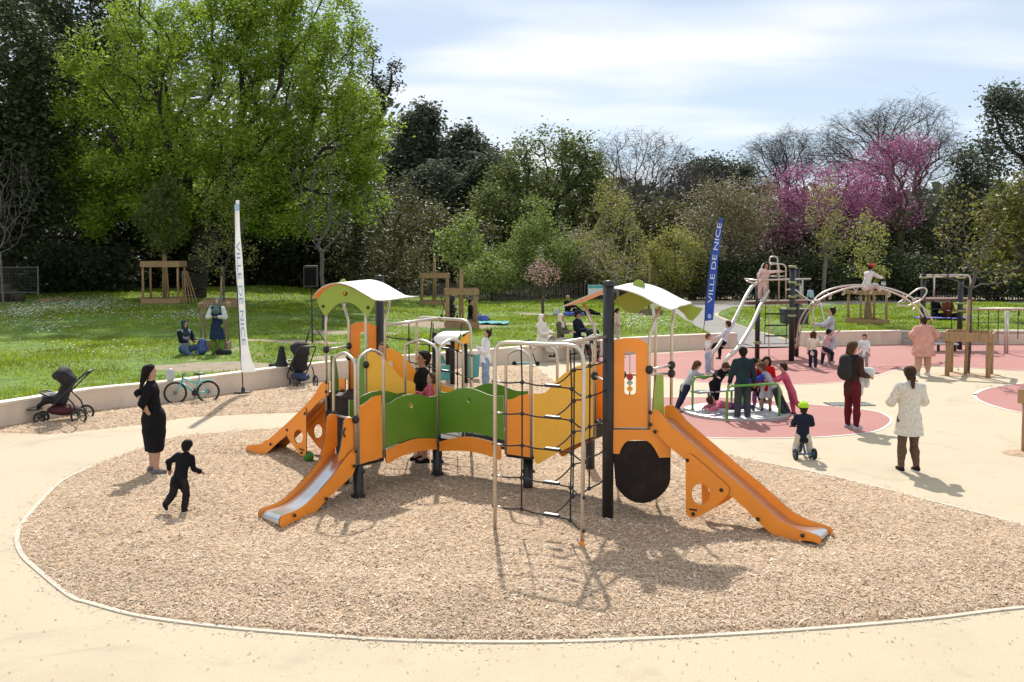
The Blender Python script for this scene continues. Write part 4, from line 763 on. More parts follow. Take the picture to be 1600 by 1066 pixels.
    for s, sg in (('R', 1), ('L', -1)):
        fd = unit(wr[s] - el[s]); B += [(shj[s], el[s], 0.029 * k, 0.023 * k, None), (el[s], el[s] + fd * fa * 0.35, 0.023 * k, 0.024 * k, None), (el[s] + fd * fa * 0.35, wr[s], 0.024 * k, 0.0155 * k, None)]
        side = unit(np.cross(fd, u) if abs(fd @ u) < 0.9 else r); pn = np.cross(side, fd); B.append((wr[s] + fd * 0.012 * k, wr[s] + fd * 0.045 * k, 0.017 * k, 0.022 * k, (pn, 0.55))); hands.append((wr[s], fd, side if True else r, pn, sg))
        tk = kf ** 0.5; B += [(hip[s], knee[s], 0.056 * k * tk, 0.034 * k * tk, None), (knee[s], knee[s] * 0.65 + ank[s] * 0.35, 0.033 * k * tk, 0.036 * k * tk, None), (knee[s] * 0.65 + ank[s] * 0.35, ank[s], 0.036 * k * tk, 0.021 * k, None), (ank[s], ank[s] + feet[s] * 0.06 * H - V3((0, 0, 0.012 * H)), 0.02 * k, 0.018 * k, None)]
    V, F = sdf_mesh(B, h, 0.018 * H / 1.6); mi = np.zeros(len(F), int); xb = MB()
    for w0, fd, sd0, pn, sg in hands:
        kn = w0 + fd * 0.055 * k
        for i in range(4):
            p0 = kn + sd0 * (i - 1.5) * 0.0105 * k; L = (0.040, 0.046, 0.043, 0.034)[i] * k; bend = 0.25 + 0.1 * i
            p1 = p0 + fd * L * 0.45 - pn * L * 0.06; p2 = p1 + (fd * math.cos(bend) - pn * math.sin(bend)) * L * 0.33; p3 = p2 + (fd * math.cos(bend * 2.4) - pn * math.sin(bend * 2.4)) * L * 0.28
            xb.tube([p0 - fd * 0.012 * k, p1, p2, p3], [0.0056 * k, 0.0055 * k, 0.005 * k, 0.0035 * k], 5)
        t0 = w0 + fd * 0.02 * k + sd0 * 0.016 * k; xb.tube([t0, t0 + (fd * 0.7 + sd0 * 0.7) * 0.022 * k, t0 + (fd * 1.3 + sd0 * 0.75) * 0.03 * k], [0.0075 * k, 0.0065 * k, 0.0045 * k], 5)
    nfing = len(xb.f)
    for sg in (1, -1):
        e = hc0 + hr * sg * hw * 0.42 + hf * hh * 0.325 + hu * hh * 0.02; xb.sphere(e, hh * 0.052, 8, 5, m=1); xb.tube([e + hu * hh * 0.085 - hr * hh * 0.07 + hf * hh * 0.015, e + hu * hh * 0.1 + hf * hh * 0.03, e + hu * hh * 0.085 + hr * hh * 0.07 + hf * hh * 0.015], hh * 0.014, 4, m=1)
    mth = hc0 - hu * hh * 0.235 + hf * hh * 0.335; xb.tube([mth - hr * hh * 0.09 - hf * hh * 0.03, mth, mth + hr * hh * 0.09 - hf * hh * 0.03], [hh * 0.014, hh * 0.028, hh * 0.014], 5, m=2)
    def mkmesh(nm, V, F, mats, extra_mb=None):
        me = bpy.data.meshes.new(nm); vs = [tuple(v) for v in V]; fs = [tuple(q) for q in F.tolist()]; ms = [0] * len(fs)
        if extra_mb: b0 = len(vs); vs += extra_mb.v; fs += [tuple(i + b0 for i in q) for q in extra_mb.f]; ms += extra_mb.m
        me.from_pydata(vs, [], fs); me.polygons.foreach_set('material_index', ms); me.polygons.foreach_set('use_smooth', [True] * len(fs))
        for m in mats: me.materials.append(m)
        me.update(); return link(nm, me, o)
    sk = SKIN[skin]; mkmesh('body', V, F, [mat('skin_' + skin, sk, 0.55, var=0.08, scale=12, spec=0.35), mat('eye_dark', (0.02, 0.014, 0.01), 0.3), mat('lip_' + skin, (sk[0] * 0.75, sk[1] * 0.5, sk[2] * 0.5), 0.5)], xb)
    # top
    ti = 0.012 * H * loose
    if top_c is not None:
        hb = pel - u * (0.03 * H) if hem == 0 else pel
        Tp = [(hb, waist, (0.079 * kf ** .5) * k + ti, 0.07 * k * kf + ti, FL(0.76)), (waist, chest, 0.07 * k * kf + ti, 0.083 * k + ti, FL(0.72)), (chest, shl, 0.083 * k + ti * 0.9, 0.058 * k + ti * 0.6, FL(0.74)), (shj['L'], shj['R'], 0.034 * k + ti * 0.7, 0.034 * k + ti * 0.7, None), (shl, neck, 0.045 * k, 0.036 * k, None)]
        tc = []
        if hem > 0:      # coat or dress skirt falling from the hips
            kn = (knee['R'] + knee['L']) / 2; hd = pel + unit(kn - pel) * hem * H if hipz is None else pel + unit(kn - pel) * min(hem * H, th_)
            spread_ = np.linalg.norm(knee['R'] - knee['L']) * 0.3 * min(hem / 0.25, 1)
            r2 = 0.084 * k * kf ** .5 + ti * 1.5 + spread_; Tp += [(pel, hd + unit(hd - pel) * 0.05 * H, 0.088 * k * kf ** .5 + ti, r2, FL(0.85))]; tc = [(hd, unit(hd - pel))]
        if sleeve > 0 and sleeve_c is None:
            for s in 'RL':
                if sleeve <= 0.5: Tp.append((shj[s], shj[s] + (el[s] - shj[s]) * sleeve * 2, 0.034 * k + ti * 0.7, 0.03 * k + ti * 0.8, None))
                else: Tp += [(shj[s], el[s], 0.033 * k + ti * 0.7, 0.027 * k + ti * 0.7, None), (el[s], el[s] + (wr[s] - el[s]) * (sleeve - 0.5) * 2 * 0.97, 0.027 * k + ti * 0.7, 0.02 * k + ti * 0.6, None)]
        V, F = sdf_mesh(Tp, h, 0.02 * H / 1.6, wrk=0.006) if not tc else sdf_top(Tp, h, tc[0], wr, el); mkmesh('top', V, F, [cloth(top_c, top_pat)])
        if sleeve_c is not None:
            for s in 'RL':
                V, F = sdf_mesh([(shj[s], el[s], 0.036 * k + ti * 0.7, 0.028 * k + ti * 0.7, None), (el[s], wr[s], 0.028 * k + ti * 0.7, 0.02 * k + ti * 0.6, None)], h, 0.01); mkmesh('sleeve', V, F, [cloth(sleeve_c)])
    # lower clothes
    bt = 0.008 * H
    if bot == 'trousers':
        Bp_ = [(pel + u * 0.03 * H, pel - u * 0.01 * H, 0.08 * k * kf ** .5 + bt * .3, 0.08 * k * kf ** .5 + bt * .3, FL(0.78))]; tk = kf ** 0.5
        for s in 'RL':
            if blen > 0.5:
                e = knee[s] + (ank[s] - knee[s]) * (blen - 0.5) * 2; Bp_ += [(hip[s], knee[s], 0.058 * k * tk + bt, 0.036 * k * tk + bt * wide, None), (knee[s], knee[s] * 0.65 + ank[s] * 0.35, 0.036 * k * tk + bt * wide, 0.038 * k * tk + bt * max(wide, .7), None), (knee[s] * 0.65 + ank[s] * 0.35, e, 0.038 * k * tk + bt * max(wide, .7), 0.025 * k + bt * wide * 1.3, None)]
            else: Bp_ += [(hip[s], hip[s] + (knee[s] - hip[s]) * blen * 2, 0.058 * k * tk + bt, 0.046 * k * tk + bt * wide, None)]
        V, F = sdf_mesh(Bp_, h, 0.014 * H / 1.6, wrk=0.0045, frq=30); mkmesh('trousers', V, F, [cloth(bot_c, bot_pat)])
    elif bot == 'skirt':
        kn = (knee['R'] + knee['L']) / 2; an = (ank['R'] + ank['L']) / 2; mid = pel + (kn - pel) * 0.5; e = kn + (an - kn) * blen
        V, F = sdf_mesh([(pel + u * 0.04 * H, pel - u * 0.02 * H, 0.078 * k * kf ** .5 + bt, 0.095 * k * kf ** .5 + bt, FL(0.85)), (pel, mid, 0.096 * k * kf ** .5 + bt, 0.088 * k + bt, FL(0.95)), (mid, e, 0.088 * k + bt, 0.072 * k + bt * wide, None)] + [q_ for s in 'RL' for q_ in ((hip[s], knee[s], 0.074 * k, 0.058 * k, None), (knee[s], knee[s] + (ank[s] - knee[s]) * (blen + 0.06), 0.058 * k, 0.056 * k, None))], h, 0.05, wrk=0.004, cuts=[(e + V3((0, 0, 0.02)), (0, 0, -1))]); mkmesh('skirt', V, F, [cloth(bot_c, bot_pat)])
    for s in 'RL':
        fd = feet[s]; dn_ = unit(legs[s][1]); q = ank[s]; dz_ = dn_ * 0.022 * H; dr = V3((0, 0, -1)) if dn_[2] < -0.5 else dn_
        sole = q + dn_ * (fh * 0.62)
        V, F = sdf_mesh([(sole - fd * 0.022 * H, sole + fd * 0.075 * H, 0.0235 * k, 0.022 * k, None), (q + dn_ * 0.004 * H, sole + fd * 0.03 * H, 0.026 * k, 0.024 * k, None)], h * 0.8, 0.012); V[:, 2] = np.maximum(V[:, 2], sole[2] - fh * 0.45) if dn_[2] < -0.8 else V[:, 2]
        so = mkmesh('shoe', V, F, [cloth(shoe_c)])
        if dn_[2] < -0.8:
            sb = MB(); zs = sole[2] - fh * 0.40
            ring = [(sole + fd * (0.028 * H + math.cos(a) * 0.074 * H) + np.cross(fd, V3((0, 0, 1))) * math.sin(a) * 0.0275 * k) for a in [2 * PI * i / 14 for i in range(14)]]
            sb.prism([[Vector((p[0], p[1], zs - 0.012 * H)) for p in ring]], (0, 0, 0.014 * H)); q_ = sb.build('sole', mat('sole_white', (0.7, 0.7, 0.68), 0.7)); q_.parent = so
    # hair and headwear
    up = hc0 + hu * hh * 0.16; bk_ = hc0 - hf * hh * 0.1; hm = mat('hair_%02x%02x%02x' % tuple(int(255 * x) for x in hc), hc, 0.75, var=0.45, scale=26, bump=0.8, bscale=40, spec=0.12); hp = None
    cutf = [(hc0 + hf * hh * 0.20 + hu * hh * 0.12, unit(hf * 0.85 - hu * 0.75))]
    capp = [(up - hf * hh * 0.10, up + hf * hh * 0.06, hw * 1.20, hw * 1.14, None), (bk_ - hf * hh * 0.04, bk_ - hu * hh * 0.18 - hf * hh * 0.04, hw * 1.08, hw * 0.9, None)]
    if hair == 'short': hp = capp
    elif hair == 'bald': hp = [(bk_ - hf * hh * 0.04, bk_ - hu * hh * 0.16 - hf * hh * 0.04, hw * 1.05, hw * 0.86, None)]; cutf = [(hc0, unit(hf)), (hc0 + hu * hh * 0.3, unit(hu))]
    elif hair == 'long': hp = capp + [(bk_ - hf * hh * 0.08, neck - hf * 0.05 * H - u * 0.02 * H, hw * 1.12, hw * 1.12, None), (neck - hf * 0.05 * H, neck - f * 0.08 * H - u * 0.16 * H, hw * 1.1, hw * 0.62, (f, 0.65))]
    elif hair == 'bob': hp = capp + [(bk_ - hf * hh * 0.05, neck - hf * 0.03 * H + u * 0.03 * H, hw * 1.15, hw * 1.0, None)]
    elif hair == 'bun': hp = capp + [(up - hf * hh * 0.25 + hu * hh * 0.42, up - hf * hh * 0.3 + hu * hh * 0.5, hw * 0.42, hw * 0.36, None)]
    elif hair == 'ponytail': hp = capp + [(bk_ - hf * hh * 0.45 + hu * hh * 0.02, bk_ - hf * hh * 0.62 - hu * hh * 0.25, hw * 0.42, hw * 0.5, None), (bk_ - hf * hh * 0.62 - hu * hh * 0.25, bk_ - hf * hh * 0.55 - hu * hh * 1.25, hw * 0.5, hw * 0.22, None)]
    elif hair == 'curly':
        hp = list(capp); rr_ = random.Random(int(H * 1000) + len(label))
        for _ in range(34):
            d = unit([rr_.gauss(0, 1), rr_.gauss(0, 1), rr_.gauss(0.2, 0.8)]); d = unit(d - hf * max(0, d @ hf) * 0.9); q = hc0 + hu * hh * 0.02 + d * hw * rr_.uniform(1.0, 1.42); hp.append((q, q, hw * 0.36, hw * 0.36, None))
        for sg in (-1, 1): hp.append((bk_ + hr * sg * hw * 0.75, bk_ + hr * sg * hw * 0.9 - hu * hh * 0.5, hw * 0.6, hw * 0.5, None))
        cutf = [(hc0 + hf * hh * 0.30 + hu * hh * 0.10, unit(hf * 0.9 - hu * 0.45))]
    elif hair == 'hijab':
        hp = [(up - hf * hh * 0.08, up + hf * hh * 0.02, hw * 1.25, hw * 1.22, None), (bk_, neck - u * 0.0 * H, hw * 1.2, hw * 1.05, None), (neck + f * 0.01 * H, shl - u * 0.03 * H + f * 0.02 * H, hw * 1.1, 0.085 * k, FL(0.8)), (hc0 - hu * hh * 0.3 + hf * hh * 0.05, neck + f * 0.03 * H, hw * 0.95, hw * 0.9, None)]; cutf = []
        V, F = sdf_mesh(hp, h * 0.8, 0.012); C = hc0 + hf * hh * 0.42 - hu * hh * 0.06; d = V - C; rad = np.sqrt((d @ hr) ** 2 / (hw * 0.72) ** 2 + (d @ hu) ** 2 / (hh * 0.36) ** 2); keep = ~((rad < 1.0) & ((V - hc0) @ hf > 0.02)); kf_ = keep[F].all(1); mkmesh('headscarf', V, F[kf_], [cloth(hc)]); hp = None
    if hp is not None:
        V, F = sdf_mesh(hp, h * 0.75, 0.014 * H / 1.6, cuts=cutf, wrk=0.004, frq=60); mkmesh('hair', V, F, [hm])
    if cap:
        kind, cc = cap; cm = cloth(cc)
        if kind == 'cap':
            V, F = sdf_mesh([(up - hf * hh * 0.06 + hu * hh * 0.05, up + hf * hh * 0.04 + hu * hh * 0.05, hw * 1.28, hw * 1.24, None)], h * 0.75, 0.01, cuts=[(up + hu * hh * 0.0, -hu)]); mkmesh('cap', V, F, [cm])
            V, F = sdf_mesh([(up + hf * hh * 0.35 + hu * hh * 0.06, up + hf * hh * 0.62 + hu * hh * 0.0, hw * 0.85, hw * 0.7, (hu, 0.16))], h * 0.6, 0.006); mkmesh('cap_peak', V, F, [cm])
        if kind == 'helmet':
            V, F = sdf_mesh([(up - hf * hh * 0.16, up + hf * hh * 0.12, hw * 1.36, hw * 1.3, None)], h * 0.7, 0.01, cuts=[(up - hu * hh * 0.06, -hu)]); hb_ = MB()
            for i in range(3):
                for j in (-1, 0, 1):
                    d = unit(hu * (1 - 0.35 * abs(j)) + hr * j * 0.75 + hf * (i - 1) * 0.75); q = up + hf * (-0.02) * hh + d * hw * 1.33; hb_.sphere(q, hh * 0.055, 8, 5, m=1, sc=(1, 1, 1))
            mkmesh('helmet', V, F, [cm, mat('helmet_vent', (0.015, 0.02, 0.01), 0.5)], hb_)
    J = dict(pel=pel, chest=chest, neck=neck, head=hc0, wr=wr, el=el, u=u, f=f, r=r, k=k, ank=ank, knee=knee, hip=hip, shl=shl, o=o, H=H, hw=hw, hh=hh, hf=hf, hu=hu)
    return J
# ------------------------------------------------------------------ carousel
M_cgreen = mat('rail_green', (0.13, 0.36, 0.05), 0.4, var=0.05); M_disc = mat('carousel_disc', (0.52, 0.52, 0.54), 0.5, 0.3, var=0.08, scale=5, bump=0.3, bscale=160, dirt=(0.4, 0.36, 0.34, 0.4), dscale=2)
cc = G(1150, 645.5); CR = 1.1
CA = thing('carousel', cc, 'low round grey carousel with green rails, crowded with children', 'carousel')
MB().lathe(cc, [(CR, 0.004), (CR, 0.05), (CR - 0.02, 0.06), (0.001, 0.062)], 48).build('disc', M_disc, CA, True); MB().torus(cc + Vector((0, 0, 0.05)), CR, 0.014, 48, 6).build('disc_rim', M_steel, CA, True)
def car_rail(pa, pb, z, name='rail', bow=0.0):
    a, b = Vector(pa), Vector(pb); d = (b - a).normalized(); m = (a + b) / 2; out = (m - cc); out.z = 0; out = out.normalized() if out.length > 1e-3 else Vector((0, -1, 0))
    MB().tube([pt(a, 0.05), pt(a, z - 0.15)] + smooth_poly([pt(a, z - 0.12), pt(a, z - 0.02) + d * 0.05, pt(a, z) + d * 0.15, pt(m, z) + out * bow, pt(b, z) - d * 0.15, pt(b, z - 0.02) - d * 0.05, pt(b, z - 0.12)], 4) + [pt(b, 0.05)], 0.024, 10).build(name, M_cgreen, CA, True)
    for q in (a, b): MB().lathe(pt(q, 0.06), [(0.05, 0), (0.05, 0.012), (0.001, 0.014)], 10).build('foot_plate', M_cgreen, CA)
r1, r2, r3, r4 = G(1082, 640, .06), G(1160, 633, .06), G(1135.7, 655, .06), G(1217.5, 650, .06)
car_rail(r1, r2, 0.74); car_rail(r3, r4, 0.72); 
sa, sb = r1.lerp(r2, 0.04), r1.lerp(r2, 0.96); MB().bar(pt(sa, 0.42), pt(sb, 0.42), 0.30, 0.03).build('bench_seat', mat('bench_grey', (0.42, 0.42, 0.43), 0.6), CA)
for t in (0.3, 0.8): q = sa.lerp(sb, t); MB().tube([pt(q, 0.05), pt(q, 0.41)], 0.024, 8).build('bench_leg', M_cgreen, CA, True)
# ------------------------------------------------------------------ climbing frame behind
M_olive = mat('connector_olive', (0.26, 0.30, 0.13), 0.5); M_plat = mat('platform_brown', (0.16, 0.085, 0.06), 0.7, var=0.15)
Q1, Q2, Q3 = G(1183, 561), G(1236.5, 564.5), G(1244, 557)
CL = thing('climbing_frame', Q2, 'steel climbing frame with black posts, slide poles and arched ladder', 'climbing frame')
def bpost(p, z1, parent, r=0.075): return MB().tube([pt(p, -0.1), pt(p, z1)], r, 14).lathe(pt(p, z1), [(r + 0.01, 0), (r + 0.01, 0.02), (0.001, 0.03)], 14).build('post', M_blk, parent, True)
def disc(p, z, parent, r=0.13, h=0.07): return MB().lathe(pt(p, z), [(0.001, -h / 2), (r * 0.9, -h / 2), (r, -h / 4), (r, h / 4), (r * 0.9, h / 2), (0.001, h / 2)], 14).build('connector', M_olive, parent, True)
def stl(path, parent, r=0.024, name='tube', n=10): return MB().tube(path, r, n).build(name, M_steel, parent, True)
bpost(Q1, 2.35, CL); bpost(Q2, 2.86, CL, 0.085); bpost(Q3, 2.8, CL, 0.08)
for p, z in ((Q1, 0.52), (Q2, 2.42), (Q2, 1.98), (Q2, 1.62), (Q2, 1.4), (Q3, 2.3), (Q3, 1.95), (Q3, 0.55), (Q3, 0.36), (Q2, 2.9)): disc(p, z, CL)
pa, pb = AT(1168, 472, Q1.y), AT(1262, 472, Q3.y); pz = pa.z
MB().prism([[pt(pa, pz - 0.09), pt(pa + Vector((0.1, 1.0, 0)), pz - 0.09), pt(pb + Vector((0, 0.9, 0)), pz - 0.09), pt(pb, pz - 0.09)]], (0, 0, 0.08)).build('platform', M_plat, CL)
stl([pt(pa, pz + 0.02), pt(pb, pz + 0.02)], CL, 0.03); zt = AT(1200, 437, Q2.y).z
stl([AT(1163, 436, Q1.y - 0.1), AT(1180, 438, Q1.y - 0.1), AT(1218, 437, Q2.y), AT(1266, 436, Q3.y)], CL, 0.03); stl(smooth_poly([AT(1166, 439, Q1.y - 0.4), AT(1176, 442, Q1.y - 0.5), AT(1186, 441, Q1.y - 0.4), AT(1190, 437, Q1.y)], 4), CL)
def hoop2(parent, x0, x1, ytop, y0, Y, r=0.024):
    a, b, c, d = AT(x0, y0, Y), AT(x0, ytop, Y), AT(x1, ytop, Y), AT(x1, y0, Y); k = min(0.14, (c.x - b.x) * .35)
    stl([a, b - Vector((0, 0, k))] + smooth_poly([b - Vector((0, 0, k * .8)), b + Vector((k * .3, 0, -k * .3)), b + Vector((k, 0, 0)), c - Vector((k, 0, 0)), c + Vector((-k * .3, 0, -k * .3)), c - Vector((0, 0, k * .8))], 3) + [d], parent, r, 'hoop')
hoop2(CL, 1190, 1217, 411.5, 472, Q1.y + 0.3); hoop2(CL, 1200, 1228, 413, 472, Q1.y + 0.8); hoop2(CL, 1202.5, 1215, 401, 433, Q1.y + 0.5); stl([AT(1200, 432, Q1.y + 0.5), AT(1229, 432, Q1.y + 0.7)], CL); stl([AT(1254, 436, Q3.y), AT(1254, 472, Q3.y)], CL)
# slide poles
e2 = G(1131.5, 581); yy = lambda t: Q1.y - 0.3 + (e2.y - Q1.y + 0.3) * t
stl(smooth_poly([AT(1200, 455, yy(0)), AT(1187, 480, yy(.3)), AT(1173, 511, yy(.55)), AT(1152, 545, yy(.88)), AT(1138, 558, yy(.97)), AT(1132, 568, e2.y), pt(e2, -0.05)], 4), CL, 0.06, 'slide_pole', 14)
e1 = G(1112, 577); y1 = lambda t: Q1.y - 0.4 + (e1.y - Q1.y + 0.4) * t
stl(smooth_poly([AT(1186, 442, y1(0)), AT(1177, 446, y1(.05)), AT(1166, 462, y1(.25)), AT(1156, 482, y1(.45)), AT(1138, 517, y1(.75)), AT(1122, 541, y1(.95)), AT(1114, 551, y1(1)), AT(1112, 560, e1.y), pt(e1, -0.05)], 4), CL, 0.055, 'slide_pole', 14)
stl([AT(1201, 476, Q1.y + 0.2), pt(G(1201.5, 555), -0.05)], CL, 0.018)
# rope ladder
for x in (1196.5, 1230): MB().tube([AT(x, 476, Q1.y + 0.1), AT(x - 2, 538, Q1.y - 0.2)], 0.012, 6).build('rope', M_rope, CL)
for y in (490.5, 508.5, 525): MB().tube([AT(1196, y, Q1.y), AT(1231, y, Q1.y)], 0.024, 8).build('rung', M_plast, CL, True)
stl([AT(1184, 537.5, Q1.y - 0.1), AT(1234, 537, Q1.y)], CL, 0.016)
# arched ladder
AY = Q2.y + 0.2
arcf = smooth_poly([AT(x, y, AY - 0.35 + (x - 1275) * 0.004) for x, y in [(1275, 472), (1290, 463), (1310, 455), (1330, 449.5), (1350, 448), (1375, 451), (1400, 459), (1420, 470), (1437, 487), (1447, 505), (1452, 522)]], 3)
arcb = smooth_poly([AT(x, y, AY + 0.25 + (x - 1275) * 0.004) for x, y in [(1270, 470), (1285, 458), (1305, 450), (1330, 446), (1355, 446), (1385, 450), (1410, 458), (1430, 469), (1447, 486), (1458, 503)]], 3)
stl(arcf, CL, 0.03, 'arch_tube'); stl(arcb, CL, 0.03, 'arch_tube')
for i in range(2, 27, 3):
    a = arcf[min(i, len(arcf) - 1)]; b = arcb[min(int(i * (len(arcb) / len(arcf))), len(arcb) - 1)]; m = (a + b) / 2 - Vector((0, 0, 0.2)); stl(smooth_poly([a, a.lerp(m, .6) - Vector((.08, 0, .06)), m - Vector((.02, 0, 0.02)), b.lerp(m, .6) + Vector((.08, 0, -.06)), b], 3), CL, 0.018, 'rung', 8)
stl(smooth_poly([AT(1228, 453, Q2.y - 0.1), AT(1242, 453, AY - 0.2), AT(1255, 463, AY - 0.3), AT(1266, 470, AY - 0.3), AT(1278, 471, AY - .3), AT(1283, 480, AY - .4), AT(1290, 510, AY - .6), AT(1300, 540, AY - 0.9), pt(G(1301, 570), 0)], 4), CL, 0.026, 'arch_leg')
for pts_ in ([(1270, 473, 0), (1262, 480, 0), (1250, 500, .1), (1246, 520, .2), (1244, 545, .2)], [(1274, 474, -.1), (1270, 490, -.2), (1273, 512, -.2), (1272, 540, -.1), (1272, 556, 0)], [(1277, 472, .2), (1262, 490, .5), (1250, 520, .8), (1248, 540, .9)]): stl(smooth_poly([AT(x, y, AY + d) for x, y, d in pts_], 3), CL, 0.024, 'arch_leg')
for x, y in ((1275, 471), (1271, 475), (1283, 478)): MB().sphere(AT(x, y, AY - 0.2), 0.07, 8, 6).build('connector', M_steel, CL, True)
q = AT(1310, 560, AY - .9); MB().bar(pt(G(1281, 548), 0.5), pt(G(1303, 568), 0.03), 0.05, 0.05).build('foot_bar', M_blk, CL)
stl(smooth_poly([AT(1420, 478, AY + .3), AT(1402, 476, AY + .3), AT(1412, 468, AY + .3), AT(1432, 453, AY + .3), AT(1444, 450, AY + .3), AT(1448, 456, AY + .3), AT(1440, 468, AY + .3), AT(1428, 474, AY + .3), AT(1415, 480, AY + .3)], 4), CL, 0.024, 'hoop')
# ------------------------------------------------------------------ rope course at right
S1, S2, S3 = G(1441, 545), G(1499, 546), G(1572, 546)
RC = thing('rope_course', S2, 'black-posted rope and net course with steel rails at right', 'climbing frame')
bpost(S1, 2.55, RC, 0.085); bpost(S2, 2.5, RC, 0.09)
for p, z in ((S1, 2.45), (S2, 2.45), (S2, 1.58), (S2, 1.32), (S2, 0.3)): disc(p, z, RC, 0.15)
for dy in (0, 0.35): stl(smooth_poly([AT(1438, 430 + dy * 8, S1.y + dy), AT(1470, 430 + dy * 8, S1.y + dy), AT(1508, 430 + dy * 4, S1.y + dy), AT(1514.5, 433, S1.y + dy), AT(1516, 440, S1.y + dy), AT(1516, 462, S1.y + dy)], 3), RC, 0.032)
stl([AT(1460, 432, S1.y), AT(1459, 464, S1.y)], RC, 0.028)
MB().prism([[pt(AT(1426, 466, S1.y - .1), 1.66), pt(AT(1524, 466, S1.y - .1), 1.66), pt(AT(1520, 466, S1.y + .8), 1.66), pt(AT(1430, 466, S1.y + .8), 1.66)]], (0, 0, 0.07)).build('platform', M_plat, RC)
for x in (1455, 1487): MB().tube([AT(x, 468, S1.y), AT(x, 530, S1.y)], 0.014, 6).build('rope', M_rope, RC)
for y in (483, 498, 513): MB().tube([AT(1453, y, S1.y), AT(1488, y, S1.y)], 0.022, 6).build('rung', M_plast, RC)
zr = AT(1520, 484, S2.y).z
stl([pt(S2, zr + .03), pt(S2 + Vector((9, 0.3, 0)), zr + .03)], RC, 0.03); stl([pt(S2 + Vector((0, 0.3, 0)), zr - .02), pt(S2 + Vector((9, 0.6, 0)), zr - .02)], RC, 0.03)
for i in range(9):
    x = S2.x + 0.68 + i * 0.34; MB().tube([(x, S2.y + .1, zr), (x, S2.y + .1, 0.35)], 0.014, 6).build('rope', M_rope, RC)
for z in (0.9, 0.55): MB().tube([(S2.x + 0.3, S2.y + .1, z), (S2.x + 9, S2.y + .1, z)], 0.014, 6).build('rope', M_rope, RC)
for x in (1570, 1574, 1617): q = G(x, 553); stl([pt(q, 0), pt(q, zr + 0.05)], RC, 0.032, 'leg')
bb = thing('balance_board', G(1476, 549), 'low white balance board on black springs beside the pink-dressed woman', 'balance board')
MB().bar(pt(G(1460, 549), 0.26), pt(G(1497, 550), 0.26), 0.35, 0.04).build('board', mat('board_white', (0.6, 0.57, 0.54), 0.6), bb)
for x in (1466, 1492): MB().tube([pt(G(x, 549), 0), pt(G(x, 549), 0.24)], 0.05, 8).build('spring', M_plast, bb)
# stone bench in the gap of the wall
sbn = thing('stone_bench', G(1445, 538), 'long pale stone bench in the gap of the right wall', 'bench')
for z0, dy, h in ((0.0, 0.05, 0.22), (0.24, 0.2, 0.22)): MB().box(G(1483, 538) + Vector((0, 0.02 + dy, z0 + h / 2)), (3.42, 0.5, h)).build('slab', mat('stone_pale', (0.45, 0.41, 0.36), 0.9, var=0.15, bump=.3), sbn)
# ------------------------------------------------------------------ timber tree guards
M_tim = mat('timber', (0.36, 0.225, 0.115), 0.85, var=0.22, scale=4, bump=0.4, bscale=30, stretch=(6, 6, 1)); M_timd = mat('timber_weathered', (0.24, 0.165, 0.10), 0.9, var=0.25, scale=4, bump=0.4, bscale=30, stretch=(6, 6, 1))
def guard(base, wd, htop, label, board=0.22, low=True, stake=None, ang=0.12, m=None, legr=0.05, name='tree_guard', lowh=0.22, nst=2, topdrop=0.0):
    m = m or M_tim; o = thing(name, base, label, 'tree guard', 'timber tree guards'); R = Matrix.Rotation(ang, 3, 'Z'); h = wd / 2; cs = [base + R @ Vector((sx * h, sy * h, 0)) for sx, sy in ((-1, -1), (1, -1), (1, 1), (-1, 1))]
    for i, c in enumerate(cs):
        if htop: MB().tube([pt(c, base.z - 0.1), pt(c, base.z + htop * 0.5) + Vector((random.uniform(-.02, .02), 0, 0)), pt(c, base.z + htop - 0.02)], legr, 9).build('post', m, o, True)
    rows = ([htop - board / 2] if htop else []) + ([lowh / 2] if low else [])
    for zc in rows:
        for i in range(4):
            a, b = cs[i], cs[(i + 1) % 4]; d = (b - a).normalized(); out = Vector((d.y, -d.x, 0)) * (legr + 0.025); e = (legr + 0.045) if i % 2 == 0 else (legr - 0.006)
            MB().bar(pt(a, base.z + zc) + out - d * e, pt(b, base.z + zc) + out + d * e, 0.045, board if zc != lowh / 2 else lowh).build('board', m, o)
    if stake:
        for k in range(nst): MB().tube([base + Vector((-.08 + .14 * k, .05, -.05)), base + Vector((-.02 + .04 * k, 0.05, stake - .2 * k))], 0.045, 9).build('stake', m, o, True)
    return o
def pxm(n, Y): return n * Y / FPX
b = GL(257, 473); guard(b, pxm(52, b.y), AT(257, 408, b.y).z - b.z, 'tall timber guard with leaning trellis, far left lawn', stake=2.6, board=0.26, nst=3)
tr_ = thing('trellis', b + Vector((1.4, -0.3, 0)), 'wooden trellis of thin laths leaning on the tall left guard', 'trellis')
for k in range(5): MB().bar(b + Vector((1.0 + k * .16, -.5, 0.02)), b + Vector((0.92 + k * .05, -.25, 1.45)), 0.035, 0.025).build('lath', M_tim, tr_)
for z in (0.35, 0.8): MB().bar(b + Vector((.98, -.46, z)), b + Vector((1.58 - z * .35, -.46, z)), 0.03, 0.025).build('lath', M_tim, tr_)
b = GL(347, 480); guard(b, pxm(46, b.y), 0, 'low timber box round the yellow-leaved young tree', lowh=0.36, stake=1.35, nst=1)
b = GL(336, 545); guard(b, pxm(36, b.y), 1.35, 'thin timber frame behind the woman looking at her phone', board=0.12, legr=0.03, m=M_timd, lowh=0.2)
b = GL(679, 476); guard(b, pxm(40, b.y), AT(679, 427, b.y).z - b.z, 'timber guard farther back on the middle lawn', stake=2.7, board=0.25)
b = GL(721, 512); guard(b, pxm(44, b.y), AT(721, 451, b.y).z - b.z, 'timber guard round the bright green young tree, middle lawn', stake=2.3, board=0.22, lowh=0.26)
